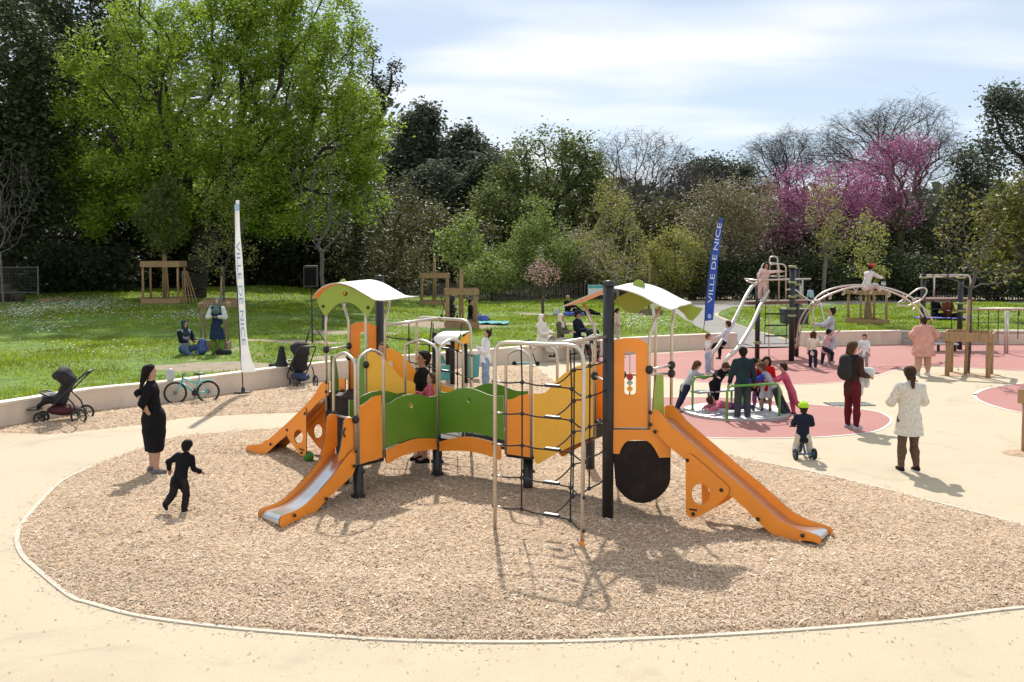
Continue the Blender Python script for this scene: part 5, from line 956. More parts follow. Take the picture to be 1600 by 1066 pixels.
b = GL(1355, 506); guard(b, pxm(42, b.y), AT(1355, 455, b.y).z - b.z, 'timber guard seen through the arched ladder', stake=1.7, board=0.12, m=M_tim, lowh=0.2, nst=3)
b = GL(1016, 492); guard(b, pxm(26, b.y), 0.0, 'small low timber box under the right roof', lowh=0.25, stake=2.4, nst=1, m=M_timd)
b = G(1514, 586); guard(b, 1.02, AT(1514, 518, b.y).z, 'square timber planter guard on five legs at right, on the cream surface', board=0.24, low=False, ang=-0.5, legr=0.062, stake=2.05, nst=1)
MB().prism([[b + Vector((x, y, 0)) for x, y in ((-.85, -.15), (.1, -.75), (.85, -.05), (-.05, .75))]], (0, 0, 0.012)).build('planting_hole', M_chip0)['kind'] = 'structure'
b = G(1600, 709); o = thing('timber_post', b, 'timber post cut by the right edge', 'post'); MB().tube([pt(b, -.1), pt(b, 1.0)], 0.045, 10).build('post', M_tim, o, True); MB().box(pt(b, 0.98) + Vector((0.1, 0, 0)), (0.42, 0.08, 0.24)).build('board', M_tim, o)
MB().lathe(pt(b, 0.0), [(0.35, 0.002), (0.3, 0.02), (0.001, 0.05)], 14).build('planting_hole', M_chip0)['kind'] = 'structure'
# ------------------------------------------------------------------ banners
M_blue = mat('banner_blue', (0.07, 0.15, 0.56), 0.7, var=0.1, trans=0.35); M_ban = mat('banner_white', (0.88, 0.88, 0.88), 0.7, var=0.03, trans=0.5); M_txw = mat('letter_white', (0.82, 0.82, 0.84), 0.7, var=0.02); M_txb = mat('letter_blue', (0.22, 0.40, 0.60), 0.7, var=0.02)
def text_mesh(s, size):
    c = bpy.data.curves.new('lettering', 'FONT'); c.body = s; c.size = size; c.align_x = 'LEFT'; c.align_y = 'CENTER'; c.extrude = 0.002; t = bpy.data.objects.new('tmp', c); COL.objects.link(t)
    dg = bpy.context.evaluated_depsgraph_get(); me = bpy.data.meshes.new_from_object(t.evaluated_get(dg)); bpy.data.objects.remove(t); return me
def banner(label, base, Y, left, right, txt, m, tm, down, foot, logo, t0, t1, sz):
    """left/right: banner edges in the photograph, top to bottom"""
    o = thing('feather_banner', base, label, 'banner', 'feather banners'); L = smooth_poly([AT(x, y, Y) for x, y in left], 4); Rr = smooth_poly([AT(x, y, Y) for x, y in right], 4); n = len(L)
    K = 6; V = []; 
    for i in range(n):
        for k in range(K): q = L[i].lerp(Rr[i], k / (K - 1)); V.append(q + Vector((0, 0.03 * math.sin(k / (K - 1) * PI + i * 0.35), 0)))
    b = MB(); F = [(i * K + k, i * K + k + 1, (i + 1) * K + k + 1, (i + 1) * K + k) for i in range(n - 1) for k in range(K - 1)]; b.add(V, F); b.add([v + Vector((0, 0.004, 0)) for v in V], [tuple(reversed(f)) for f in F]); b.build('cloth', m, o, True)
    MB().tube([pt(base, base.z)] + [p for p in (L[::-1] if foot == 'L' else Rr[::-1])], 0.014, 8).build('pole', M_blk, o, True)
    C = [L[i].lerp(Rr[i], 0.5) for i in range(n)]; me = text_mesh(txt, sz); vs = np.array([v.co[:] for v in me.vertices]); w_ = vs[:, 0].max() - vs[:, 0].min(); vs[:, 0] -= vs[:, 0].min(); ln = [0.0]
    path = C if down else C[::-1]
    for i in range(1, n): ln.append(ln[-1] + (path[i] - path[i - 1]).length)
    tot = ln[-1]; out = []
    for x, y, z in vs:
        d = tot * (t0 + (t1 - t0) * x / w_); i = min(max(int(np.searchsorted(ln, d)), 1), n - 1); f_ = (d - ln[i - 1]) / (ln[i] - ln[i - 1]); c = path[i - 1].lerp(path[i], f_); t = (path[i] - path[i - 1]).normalized(); nrm_ = Vector((-t.z, 0, t.x)); out.append(c + nrm_ * y + Vector((0, -0.038, 0)) - Vector((0, z, 0)))
    for v, q in zip(me.vertices, out): v.co = q - Vector(base)
    me.materials.clear(); me.materials.append(tm); link('lettering', me, o)['kind'] = 'stuff'
    i = int(n * logo); c = C[i] + Vector((0, -0.04, 0)); s_ = MB(); s_.prism([[c + Vector((0.075 * math.sin(a) * (1.0 if abs(a) < 2.2 else 0.8), 0, 0.085 * math.cos(a))) for a in [2 * PI * k / 12 for k in range(12)]], [c + Vector((0.045 * math.sin(a), 0, 0.05 * math.cos(a))) for a in [2 * PI * k / 10 for k in range(10)]]], (0, -0.003, 0)); s_.prism([[c + Vector((x, 0, z)) for x, z in ((-.03, -.03), (.03, -.03), (.012, 0.0), (.035, .03), (0, .02), (-.035, .03), (-.012, 0))]], (0, -0.003, 0)); s_.build('emblem', tm, o)
    return o
bw = G(380, 618); ow = banner('tall white feather banner with blue lettering by the low wall', bw, bw.y, [(368, 313), (366, 330), (366.5, 365), (368, 400), (370, 440), (372, 480), (374, 520), (376, 560), (378.5, 582)], [(374, 313), (374.5, 330), (375.5, 365), (378, 400), (380.5, 440), (383.5, 480), (386, 520), (391, 555), (400, 581)], 'VILLE DE NICE', M_ban, M_txb, True, 'L', 0.12, 0.24, 0.84, 0.13)
MB().box(bw + Vector((0, 0, 0.05)), (0.36, 0.26, 0.09)).lathe(bw + Vector((0, 0, 0.09)), [(0.05, 0), (0.03, 0.12), (0.001, 0.13)], 10).build('foot', M_blk, ow)
b2 = GL(1099, 519); banner('tall blue feather banner with white lettering beside the asphalt path', b2, b2.y, [(1124, 342), (1120, 352), (1115, 375), (1110, 405), (1106.5, 435), (1103, 465), (1101, 502)], [(1129, 340), (1128, 352), (1125.5, 375), (1122.5, 405), (1120, 435), (1117, 465), (1114, 500)], 'VILLE DE NICE', M_blue, M_txw, False, 'L', 0.93, 0.17, 0.95, 0.25)
# ------------------------------------------------------------------ fences and boards
def paling():
    pts_ = [AT(470, 470, 62.5), AT(600, 470, 62), AT(850, 470, 64.5), AT(1010, 470, 66), AT(1060, 470, 67.5), AT(1250, 470, 68.5), AT(1480, 470, 68), AT(1700, 470, 66)]; o = thing('paling_fence', pt(pts_[2], BZ(pts_[2].x, 64.5)), 'long dark chestnut paling fence along the edge of the wood', 'fence'); b = MB(); P = smooth_poly(pts_, 6); mf = mat('paling_grey', (0.10, 0.085, 0.07), 0.9, var=0.3)
    for i in range(len(P) - 1):
        a, c = P[i], P[i + 1]; L = (c - a).length; n = int(L / 0.16)
        for k in range(n):
            q = a.lerp(c, k / n); z = max(BZ(q.x, q.y), 0.0); hgt = 1.2 + random.uniform(-.08, .08); lx = random.uniform(-.04, .04); b.bar((q.x, q.y, z - .05), (q.x + lx, q.y, z + hgt), 0.06, 0.03, up=(0, 1, 0))
    b.build('paling', mf, o, kind='stuff')
    for i in range(0, len(P), 1): q = P[i]; z = max(BZ(q.x, q.y), 0); MB().tube([(q.x, q.y + .06, z - .1), (q.x, q.y + .06, z + 1.25)], 0.05, 7).build('post', mf, o)
    for hh_ in (0.35, 0.95): MB().tube([(q.x, q.y + .03, max(BZ(q.x, q.y), 0) + hh_) for q in P], 0.012, 5).build('wire', mf, o)
paling()
fo = thing('mesh_fence', AT(30, 460, 47), 'grey wire-mesh fence panel at the far left', 'fence'); FYY = 46.5; M_galv = mat('galvanised', (0.16, 0.165, 0.17), 0.6, 0.5)
z0, z1 = AT(0, 460, FYY).z, AT(0, 418, FYY).z
for x in (-60, 60): MB().tube([pt(AT(x, 460, FYY), z0 - .1), pt(AT(x, 460, FYY), z1 + .05)], 0.035, 8).build('post', M_galv, fo)
for z in (z0 + .08, z1): MB().tube([pt(AT(-60, 460, FYY), z), pt(AT(60, 460, FYY), z)], 0.022, 6).build('rail', M_galv, fo)
mb = MB(); xa, xb = AT(-60, 460, FYY).x, AT(60, 460, FYY).x
for i in range(1, 34): x = xa + (xb - xa) * i / 34; mb.tube([(x, FYY, z0 + .08), (x, FYY, z1)], 0.004, 3, cap=False)
for i in range(1, 8): z = z0 + .08 + (z1 - z0 - .08) * i / 8; mb.tube([(xa, FYY, z), (xb, FYY, z)], 0.004, 3, cap=False)
mb.build('wire_mesh', M_galv, fo, kind='stuff')
M_log = mat('log_end', (0.36, 0.25, 0.15), 0.9, var=0.2); 
for (x, y, r, h_), lb in zip(((8, 457, .28, .75), (22, 458, .2, 0.5), (31, 459, .24, .3)), ('tallest sawn log stump behind the mesh fence', 'middle sawn log stump behind the mesh fence', 'shortest sawn log stump behind the mesh fence, right')):
    q = AT(x, y, 47.3); q.z = 1.0; o = thing('log_stump', q, lb, 'log', 'log stumps'); MB().tube([q, q + Vector((0, 0, h_))], r, 14).build('bark', mat('log_bark', (0.06, 0.045, 0.03), .95, var=.3), o, True); MB().lathe(q + Vector((0, 0, h_ + 0.004)), [(r * .93, 0), (0.001, 0.006)], 14).build('sawn_face', M_log, o)
q = GL(132, 462); q = Vector((q.x, 47, LZ(q.x, 47))); o = thing('plank_pile', q, 'small pile of boards lying at the wood edge, left', 'planks')
for k in range(5): MB().bar(q + Vector((-.7 + .1 * k, -.1 + .06 * k, .06 + .035 * (k % 3))), q + Vector((.7 + .06 * k, .15 * (k % 2), .08 + .035 * (k % 3))), .12, .03).build('plank', M_tim, o)
q = AT(931, 470, 63.5); o = thing('info_board', Vector((q.x, q.y, max(BZ(q.x, q.y), 0))), 'white and teal information board on the paling fence', 'sign'); zz = AT(931, 453, 63.5).z; MB().box((q.x, q.y - .1, zz), (0.98, .04, .62)).build('panel', M_txw, o); MB().box((q.x, q.y - .125, zz + .2), (0.94, .01, .18)).build('header', mat('board_teal', (.12, .45, .5), .6), o)
for dx in (-.4, .4): MB().tube([(q.x + dx, q.y - .06, 0), (q.x + dx, q.y - .06, zz + .3)], .03, 6).build('post', M_blk, o)
q = AT(1380, 470, 66); o = thing('small_sign', Vector((q.x, q.y, max(BZ(q.x, q.y), 0))), 'small white notice on the fence behind the arched ladder', 'sign'); zz = AT(1380, 443, 66).z; MB().box((q.x, q.y, zz), (.3, .03, .26)).build('plate', M_txw, o); MB().tube([(q.x, q.y + .03, 0), (q.x, q.y + .03, zz)], .025, 6).build('post', M_galv, o)
# bins
q = G(1244, 522); o = thing('waste_bin', q, 'dark grey wheeled waste container behind the climbing frame', 'bin'); M_bin = mat('bin_grey', (0.05, 0.055, 0.06), 0.55, var=0.1); wq = pxm(40, q.y) / 2; hq = AT(1244, 486, q.y).z
MB().prism([[q + Vector((-wq * .88, 0, .12)), q + Vector((wq * .88, 0, .12)), q + Vector((wq, 0, hq)), q + Vector((-wq, 0, hq))]], (0, .7, 0)).build('container', M_bin, o); MB().box(q + Vector((0, .35, hq + .04)), (wq * 2.1, .8, .07)).build('lid', M_bin, o)
for dx in (-.8, .8):
    for dy in (.1, .6): MB().torus(q + Vector((wq * dx, dy, .08)), .055, .025, 12, 6, ax=Matrix.Rotation(PI / 2, 3, 'Y')).build('wheel', M_plast, o)
# drain
q = G(1327, 632); o = MB().box(q + Vector((0, 0, .009)), (1.0, .55, .004), rz=.1)
for k in range(9): o.box(q + Vector((-.42 + .105 * k, 0, .014)), (.045, .5, .006), rz=.1, m=1)
tag(o.build('drain_cover', [mat('drain_dark', (.05, .05, .05), .8), mat('drain_grey', (.25, .24, .22), .7)]), 'slotted grey drain cover in the cream surface', 'drain')
# ------------------------------------------------------------------ teal playhouse
M_teal = mat('panel_teal', (0.10, 0.38, 0.37), 0.5, var=0.06); h0 = G(715, 607); HY = h0.y + 0.3
PH = thing('playhouse', h0, 'small teal playhouse with white curved roof behind the bridge', 'playhouse')
for x, y, d in ((679, 590, .9), (707, 606, 0), (727, 601, .6), (700, 596, 1.1)): q = G(x, 607 - d * 6); MB().tube([pt(q, -.1), pt(q, 1.25 + .1 * d)], .06, 12).build('post', M_brn, PH, True)
A_, B__ = AT(668, 590, HY), AT(712, 590, HY); pn = [AT(x, y, HY - .1) for x, y in [(686, 571), (707, 570), (707, 594), (686, 595)]]
MB().prism([pn], (0, .02, 0), 0, 1).build('wall_panel', [M_teal, M_core], PH); MB().prism([[AT(x, y, HY + .7) for x, y in [(727, 552), (750, 553), (748, 589), (740, 591), (727, 590)]]], (0, .02, 0), 0, 1).build('wall_panel', [M_teal, M_core], PH); MB().prism([[AT(x, y, HY + .5) for x, y in [(684, 556), (692, 555), (697, 568), (684, 569)]]], (0, .02, 0), 0, 1).build('wall_panel', [M_teal, M_core], PH)
rf = smooth_poly([AT(x, y, HY - .1) for x, y in [(669, 539), (675, 532), (684, 524), (693, 519), (702, 521), (708, 530), (711, 541)]], 3); n = len(rf); dp = Vector((.62, .35, .06))
rf2 = [AT(x, y, HY) for x, y in [(669, 538), (676, 530), (684, 523), (692, 518), (706, 518.5), (722, 518), (734, 518.5), (727, 526), (719, 532), (712, 537)]]
a0, a1 = AT(669, 538, HY - .35), AT(707, 538, HY - .35); b0, b1 = AT(697, 517.5, HY + .1), AT(735, 517.5, HY + .1); cr_ = [a0, a0.lerp(b0, .35) + Vector((0, 0, .07)), a0.lerp(b0, .7) + Vector((0, 0, .06)), b0]; cl_ = [a1, a1.lerp(b1, .35) + Vector((0, 0, .07)), a1.lerp(b1, .7) + Vector((0, 0, .06)), b1]
cr_, cl_ = smooth_poly(cr_, 4), smooth_poly(cl_, 4); n = len(cr_); rb_ = MB(); rb_.add(cr_ + cl_, [(i, n + i, n + i + 1, i + 1) for i in range(n - 1)]); rb_.add([p - Vector((0, 0, .015)) for p in cr_ + cl_], [(i, i + 1, n + i + 1, n + i) for i in range(n - 1)], 1); rb_.build('roof', [M_roofw, M_or], PH, True)
MB().prism([[AT(x, y, HY - .1) for x, y in [(734, 519), (734, 536), (726, 537), (720, 543), (716, 551), (711, 549), (709, 541), (714, 535), (721, 529)]]], (0, .02, 0), 0, 1).build('gable', [M_ye, M_core], PH)
# ------------------------------------------------------------------ pushchairs, bikes, loose things
M_tyre = mat('tyre', (0.018, 0.018, 0.018), 0.8); M_fabk = mat('fabric_black', (0.013, 0.013, 0.015), 0.8, var=.3, bump=.4, bscale=20); M_fgrey = mat('fabric_grey', (0.30, 0.29, 0.33), 0.9, var=.2); M_wine = mat('fabric_wine', (0.07, 0.012, 0.018), .8); M_fblue = mat('fabric_navy', (0.03, 0.05, 0.11), .8, var=.3)
def wheel(c, R0, d, parent, sp=5, name='wheel', rim=None, tr=0.018):
    """d: axle direction"""
    d = Vector(d).normalized(); x = Vector((0, 0, 1)); y = d.cross(x).normalized(); A = Matrix((x, y, d)).transposed(); t = MB().torus(c, R0 - tr, tr, 24, 8, ax=A).build(name, M_tyre, parent, True)
    s = MB(); s.torus(c, R0 - tr * 2.1, tr * .45, 24, 6, ax=A)
    for k in range(sp): a = 2 * PI * k / sp; s.tube([c, c + A @ Vector((math.cos(a), math.sin(a), 0)) * (R0 - tr * 1.8)], 0.0035 if sp > 8 else .011, 4)
    s.tube([c - d * .03, c + d * .03], .02, 8); q = s.build('rim', rim or M_plast, t, True); return t
def pushchair(base, rz, label, s=1.0, canopy=M_fabk, basket=M_wine, seat=M_fgrey, full=True):
    o = thing('pushchair', base, label, 'pushchair', 'pushchairs', rz); R = lambda x, y, z: Vector(base) + Matrix.Rotation(rz, 3, 'Z') @ Vector((x * s, y * s, z * s)); ax = Matrix.Rotation(rz, 3, 'Z') @ Vector((0, 1, 0))
    for y in (-.26, .26): wheel(R(.40, y, .165), .165 * s, ax, o, 5, rim=M_galv if full else M_plast)
    for y in (-.13, .13): wheel(R(-.40, y, .12), .12 * s, ax, o, 5, rim=M_galv if full else M_plast)
    for y in (-.25, .25):
        MB().tube([R(.40, y, .14), R(.30, y, .42), R(.12, y, .62)], .016 * s, 7).build('frame_tube', M_blk, o, True); MB().tube([R(-.40, y * .6, .12), R(-.15, y, .34), R(.12, y, .62), R(.42, y * .95, .93)], .016 * s, 7).build('frame_tube', M_blk, o, True)
    MB().tube(smooth_poly([R(.42, -.24, .93), R(.56, -.2, 1.05), R(.62, 0, 1.07), R(.56, .2, 1.05), R(.42, .24, .93)], 4), .02 * s, 8).build('handlebar', M_blk, o, True)
    RR = Matrix.Rotation(rz, 3, 'Z'); MB().sphere(R(.05, 0, .27), .3 * s, 14, 8, sc=(1.15, .75, .38), ax=RR).build('basket', basket, o, True)
    V, F = sdf_mesh([(R(-.26, 0, .50), R(0, 0, .48), .10 * s, .12 * s, (ax, 1.7)), (R(0, 0, .50), R(.15, 0, .86), .12 * s, .10 * s, (ax, 1.7)), (R(-.26, 0, .48), R(-.44, 0, .36), .07 * s, .05 * s, (ax, 1.9))], .025, .03, wrk=.006); link('seat', npmesh('seat', V - np.array(base), F, canopy, smooth=True), o).matrix_parent_inverse = Matrix.Rotation(-rz, 4, 'Z')
    V, F = sdf_mesh([(R(.14, 0, .88), R(.05, 0, .99), .15 * s, .16 * s, (ax, 1.5)), (R(.05, 0, .99), R(-.09, 0, .97), .15 * s, .09 * s, (ax, 1.6))], .025, .03, wrk=.006); link('canopy', npmesh('canopy', V - np.array(base), F, canopy, smooth=True), o).matrix_parent_inverse = Matrix.Rotation(-rz, 4, 'Z')
    MB().sphere(R(-.2, 0, .53), .15 * s, 10, 7, sc=(1.3, 1.0, .7), ax=RR).build('blanket', seat, o, True); MB().box(R(-.52, 0, .30), (.24 * s, .3 * s, .03 * s), rz=rz).build('footrest', M_blk, o); MB().tube(smooth_poly([R(-.12, -.22, .56), R(-.34, -.2, .64), R(-.4, 0, .65), R(-.34, .2, .64), R(-.12, .22, .56)], 4), .018 * s, 7).build('bumper_bar', M_blk, o, True)
    return o
pushchair(G(97, 661), 0.12, 'large black pushchair with grey blanket parked by the left wall', 0.98)
pushchair(G(468, 605), -1.0, 'black and navy pushchair draped with a jacket beside the tripod', 1.0, basket=M_fblue, seat=M_fblue)
q = G(440, 603); o = thing('jacket', q, 'black jacket hanging over the low wall beside the navy pushchair', 'jacket'); V, F = sdf_mesh([(q + Vector((0, .05, .95)), q + Vector((0, .02, .45)), .07, .16, None), (q + Vector((0, .02, .5)), q + Vector((-.15, .1, .42)), .14, .13, None), (q + Vector((-.1, .1, .45)), q + Vector((-.32, .16, .5)), .12, .05, None), (q + Vector((.03, -.02, .5)), q + Vector((.08, -.06, .12)), .14, .08, None)], .03, .05); link('folds', npmesh('folds', V - np.array(q), F, M_fabk, smooth=True), o)
pushchair(GL(704, 502), -1.9, 'dark pushchair with white cover behind the middle timber guard', 1.0, seat=mat('fabric_white', (.7, .7, .72), .9), full=False)
pushchair(G(926, 562), 1.6, 'small red and black pushchair beside the man on the wall', .85, basket=mat('fabric_red', (.4, .03, .03), .8), full=False)
def bike(base, rz, label, R0, col, s=1.0):
    o = thing('bicycle', base, label, 'bicycle', None, rz); R = lambda x, y, z: Vector(base) + Matrix.Rotation(rz, 3, 'Z') @ Vector((x, y, z)); ax = Matrix.Rotation(rz, 3, 'Z') @ Vector((0, 1, 0)); m = mat('bike_teal', col, .35, var=.05)
    wb = R0 * 2.75; rw, fw = R(wb / 2, 0, R0), R(-wb / 2, 0, R0); bbk = R(.06, 0, R0 * .95); st = R(.16, 0, R0 * 2.15); hd = R(-wb / 2 + .16, 0, R0 * 2.25); hl = R(-wb / 2 + .13, 0, R0 * 1.9)
    wheel(rw, R0, ax, o, 20, rim=M_galv, tr=.02); wheel(fw, R0, ax, o, 20, rim=M_galv, tr=.02)
    b = MB()
    for a, c, r in ((bbk, st, .017), (hl, bbk, .02), (hd, R(.13, 0, R0 * 1.75), .017), (bbk, rw + ax * .05, .011), (bbk, rw - ax * .05, .011), (st, rw + ax * .05, .010), (st, rw - ax * .05, .010), (hd, hl, .022)): b.tube([a, c], r, 8)
    for sg in (-1, 1): b.tube([hl + ax * sg * .045, fw + ax * sg * .05], .014, 8)
    b.build('frame', m, o, True); MB().tube([st, st + Vector((0, 0, .1))], .013, 7).build('seat_post', M_galv, o); MB().sphere(st + Vector((0, 0, .12)), .11, 12, 6, sc=(1.15, .6, .25), ax=Matrix.Rotation(rz, 3, 'Z')).build('saddle', M_plast, o, True)
    MB().tube(smooth_poly([hd + Vector((0, 0, .1)) - ax * .24 + R(.06, 0, 0) - Vector(base), hd + Vector((0, 0, .1)) - ax * .1, hd + Vector((0, 0, .08)), hd + Vector((0, 0, .1)) + ax * .1, hd + Vector((0, 0, .1)) + ax * .24 + R(.06, 0, 0) - Vector(base)], 3), .012, 7).build('handlebar', M_plast, o, True); MB().tube([hd, hd + Vector((0, 0, .1))], .014, 7).build('stem', M_plast, o)
    MB().lathe(bbk, [(.001, -.05), (.07, -.05), (.07, -.045), (.001, -.045)], 18, ax=Matrix((Vector((0, 0, 1)), ax.cross(Vector((0, 0, 1))), ax)).transposed()).build('chainring', M_plast, o)
    for sg in (-1, 1): e = bbk + ax * sg * .07 + Vector((0, 0, -.11 * sg)); MB().tube([bbk + ax * sg * .06, e], .01, 6).box(e + ax * sg * .05, (.07, .09, .02), rz=rz).build('crank', M_plast, o)
    MB().bar(R(.2, 0, R0 * 2.02), R(wb / 2 + .12, 0, R0 * 2.06), .1, .012).build('rear_rack', m, o)
    return o
pb_ = G(300, 631); bike(pb_, 0.30, 'teal child bicycle leaning by the low wall behind the woman in black', 0.255, (0.10, 0.50, 0.48))
# balance bike under the helmeted toddler
q = G(1253, 715); o = thing('balance_bike', q, 'small dark blue balance bike under the toddler', 'balance bike', None, 0); M_bb = mat('bike_navy', (.08, .16, .26), .4)
ax = Vector((1, .1, 0)).normalized(); fw_ = Vector((-.1, 1, 0)).normalized()
for sg in (-1, 1): wheel(q + ax * .16 * sg + Vector((0, -.18, .095)), .095, ax, o, 6, rim=M_bb, tr=.022)
wheel(q + fw_ * .42 + Vector((.12, 0, .095)), .095, ax, o, 6, rim=M_bb, tr=.022)
MB().tube([q + Vector((0, -.18, .12)), q + Vector((0, -.05, .24)), q + fw_ * .3 + Vector((.08, 0, .27)), q + fw_ * .4 + Vector((.12, 0, .2))], .022, 8).tube([q + ax * -.16 + Vector((0, -.18, .095)), q + ax * .16 + Vector((0, -.18, .095))], .015, 6).tube([q + fw_ * .42 + Vector((.12, 0, .1)), q + fw_ * .36 + Vector((.11, 0, .46))], .016, 8).build('frame', M_bb, o, True)
MB().sphere(q + Vector((0, -.04, .28)), .1, 12, 6, sc=(.75, 1.2, .35)).build('saddle', M_plast, o, True); MB().tube([q + fw_ * .36 + Vector((-.08, 0, .46)), q + fw_ * .36 + Vector((.3, 0, .46))], .014, 7).build('handlebar', M_plast, o, True)
# kick scooter by the wall
q = G(825, 572); o = thing('kick_scooter', q, 'child kick scooter with teal deck lying by the low wall', 'scooter'); M_sc = mat('scooter_teal', (.05, .30, .32), .5)
MB().bar(q + Vector((-.35, 0, .09)), q + Vector((.2, .05, .09)), .11, .03).build('deck', M_sc, o); MB().tube([q + Vector((.24, .05, .08)), q + Vector((.0, .12, .75))], .016, 8).build('stem', M_plast, o, True); MB().tube([q + Vector((-.12, .0, .74)), q + Vector((.12, .24, .76))], .014, 7).build('handlebar', M_plast, o, True)
for dx in (-.4, .28): wheel(q + Vector((dx, .03, .07)), .07, (0.1, 1, 0), o, 3, tr=.02)
# loudspeaker on a tripod
q = GL(488, 550); zt = AT(488, 443, q.y).z; o = thing('speaker_stand', q, 'black loudspeaker tripod standing on the lawn beside the left tower', 'tripod')
MB().tube([q + Vector((0, 0, .25)), pt(q, zt - .1)], .02, 8).build('pole', M_plast, o, True)
for a in (0.2, 2.3, 4.4): e = q + Vector((.55 * math.cos(a), .55 * math.sin(a), 0)); MB().tube([q + Vector((0, 0, .85)), e], .014, 7).build('leg', M_plast, o, True); MB().tube([q + Vector((0, 0, .3)), q.lerp(e, .55) + Vector((0, 0, .38))], .009, 6).build('brace', M_plast, o, True)
o2 = thing('loudspeaker', pt(q, zt - .12), 'black loudspeaker on top of the tripod stand', 'loudspeaker'); MB().prism([[Vector((q.x + x, q.y + y, zt - .1)) for x, y in ((-.2, -.2), (.2, -.2), (.15, .2), (-.15, .2))]], (0, 0, .62)).build('cabinet', M_plast, o2); MB().prism([[Vector((q.x + x, q.y - .212, z)) for x, z in ((-.17, zt - .06), (.17, zt - .06), (.17, zt + .46), (-.17, zt + .46))]], (0, .008, 0)).build('grille', mat('grille_grey', (.008, .008, .009), .9, spec=.05), o2)
# bags, blankets, bits
def blob(name, label, cat, p, prims, m, part='cover', h=.02):
    p = Vector(p); o = thing(name, p, label, cat); V, F = sdf_mesh([(Vector(a), Vector(b), ra, rb, None) for a, b, ra, rb in prims], h, .03); link(part, npmesh(part, V, F, m, smooth=True), o); return o
M_pack = mat('pack_blue', (.06, .10, .26), .8, var=.4, scale=14)
o = blob('backpack', 'blue patterned backpack beside the seated woman on the left lawn', 'backpack', GL(316, 554), [((0, 0, .16), (0, 0, .34), .16, .12), ((0, -.12, .12), (0, -.12, .2), .09, .08)], M_pack)
blob('bag', 'dark flat bag on the grass at the feet of the woman with phone', 'bag', GL(346, 553) + Vector((.15, -.3, 0)), [((-.15, 0, .07), (.15, 0, .07), .08, .08)], M_fabk)
blob('shopping_bag', 'grey-white plastic bag beside the blond seated person', 'bag', GL(870, 494), [((0, 0, .14), (0, 0, .3), .18, .08)], mat('bag_white', (.5, .52, .58), .6, var=.3))
M_bl1 = mat('blanket_teal', (.10, .38, .42), .9, var=.5, scale=9); M_bl2 = mat('blanket_blue', (.10, .13, .42), .9, var=.6, scale=7)
def blanket(label, p, w, d, m):
    o = thing('blanket', p, label, 'blanket'); n = 10; V = []; F = []
    for i in range(n):
        for j in range(n): x, y = (i / (n - 1) - .5) * w, (j / (n - 1) - .5) * d; X, Y = p.x + x + .06 * math.sin(j), p.y + y + .06 * math.cos(i * 1.3); V.append((X, Y, LZ(X, Y) + .09 + .03 * math.sin(i * 2.1 + j * 1.7)))
    MB().add(V, [(i * n + j, (i + 1) * n + j, (i + 1) * n + j + 1, i * n + j + 1) for i in range(n - 1) for j in range(n - 1)]).build('cloth', m, o, True)
blanket('teal and white blanket spread on the middle lawn', GL(765, 507), 1.5, 1.0, M_bl1); blanket('blue patterned blanket under the pair on the right lawn', GL(1472, 500), 2.2, 1.2, M_bl2)
blob('blue_bag', 'blue and white bag on the teal blanket', 'bag', GL(752, 505) + Vector((0, 0, .08)), [((-.2, 0, .12), (.2, 0, .12), .13, .12)], M_bl2); blob('folded_blanket', 'blue and white folded blanket beside the blond seated person', 'blanket', GL(897, 495), [((-.4, 0, .1), (.4, 0, .1), .13, .1)], M_bl2)
q = G(263, 632) + Vector((0, .15, .5)); blob('plastic_canister', 'translucent white plastic canister standing on the low wall', 'canister', q, [((0, 0, .09), (0, 0, .2), .10, .09)], mat('plastic_clear', (.62, .64, .62), .3, trans=.4))
def wpos(J, p):
    """body-frame point to the scene"""
    o = J['o']; return Vector(o.location) + Matrix.Rotation(o.rotation_euler.z, 3, 'Z') @ Vector(tuple(p))
BLACK = (0.012, 0.012, 0.014); NAVY = (0.02, 0.026, 0.05); WHITE = (0.72, 0.71, 0.70); DENIM = (0.20, 0.28, 0.40); BRN = (0.05, 0.028, 0.016)
STRIDE = {'R': ((0.02, 0.28, -1), (0.0, -0.10, -1)), 'L': ((-0.02, -0.22, -1), (0.0, -0.5, -1))}
# on the chip bed
person('woman in a black dress with hands on hips and long black hair', (241, 746), 572, face=-78, skin='light', hair='long', hc=(0.012, 0.010, 0.010), top_c=BLACK, sleeve=0.72, bot='skirt', bot_c=BLACK, blen=0.30, shoe_c=(0.16, 0.16, 0.17), fat=1.14, yaw=-4, nod=8, tors=(0, -0.06, 1), loose=0.7,
       arms={'R': ((0.55, -0.40, -0.85), (-0.50, 0.30, -0.65)), 'L': ((-0.35, -0.95, -0.55), (0.35, 0.35, -0.75))}, legs={'R': ((0.03, 0.07, -1), (0.03, 0.03, -1)), 'L': ((-0.03, -0.06, -1), (-0.03, -0.08, -1))})
person('small boy in black sweater and trousers running away', (288, 808), 688, face=-18, child=0.55, skin='tan', hair='short', hc=(0.015, 0.011, 0.010), top_c=BLACK, bot_c=(0.025, 0.022, 0.022), wide=1.6, loose=1.5, tors=(0.10, 0.30, 1), shoe_c=(0.02, 0.02, 0.02),
       legs={'R': ((0.03, 0.32, -1), (0.02, -0.30, -1)), 'L': ((-0.16, -0.12, -1), (0.06, -0.95, -0.45))}, arms={'L': ((-0.85, -0.45, -0.55), (-0.25, 0.45, -0.85)), 'R': ((0.35, -0.15, -1), (0.05, 0.75, -0.35))})
person('man with dark cropped hair and black shirt standing behind the green bridge', (660, 730), 551, face=115, skin='tan', hair='short', hc=(0.02, 0.015, 0.012), top_c=(0.014, 0.015, 0.018), sleeve=0.45, bot_c=(0.25, 0.2, 0.15), blen=0.45, shoe_c=(0.012, 0.012, 0.013), nod=14, fat=1.1)
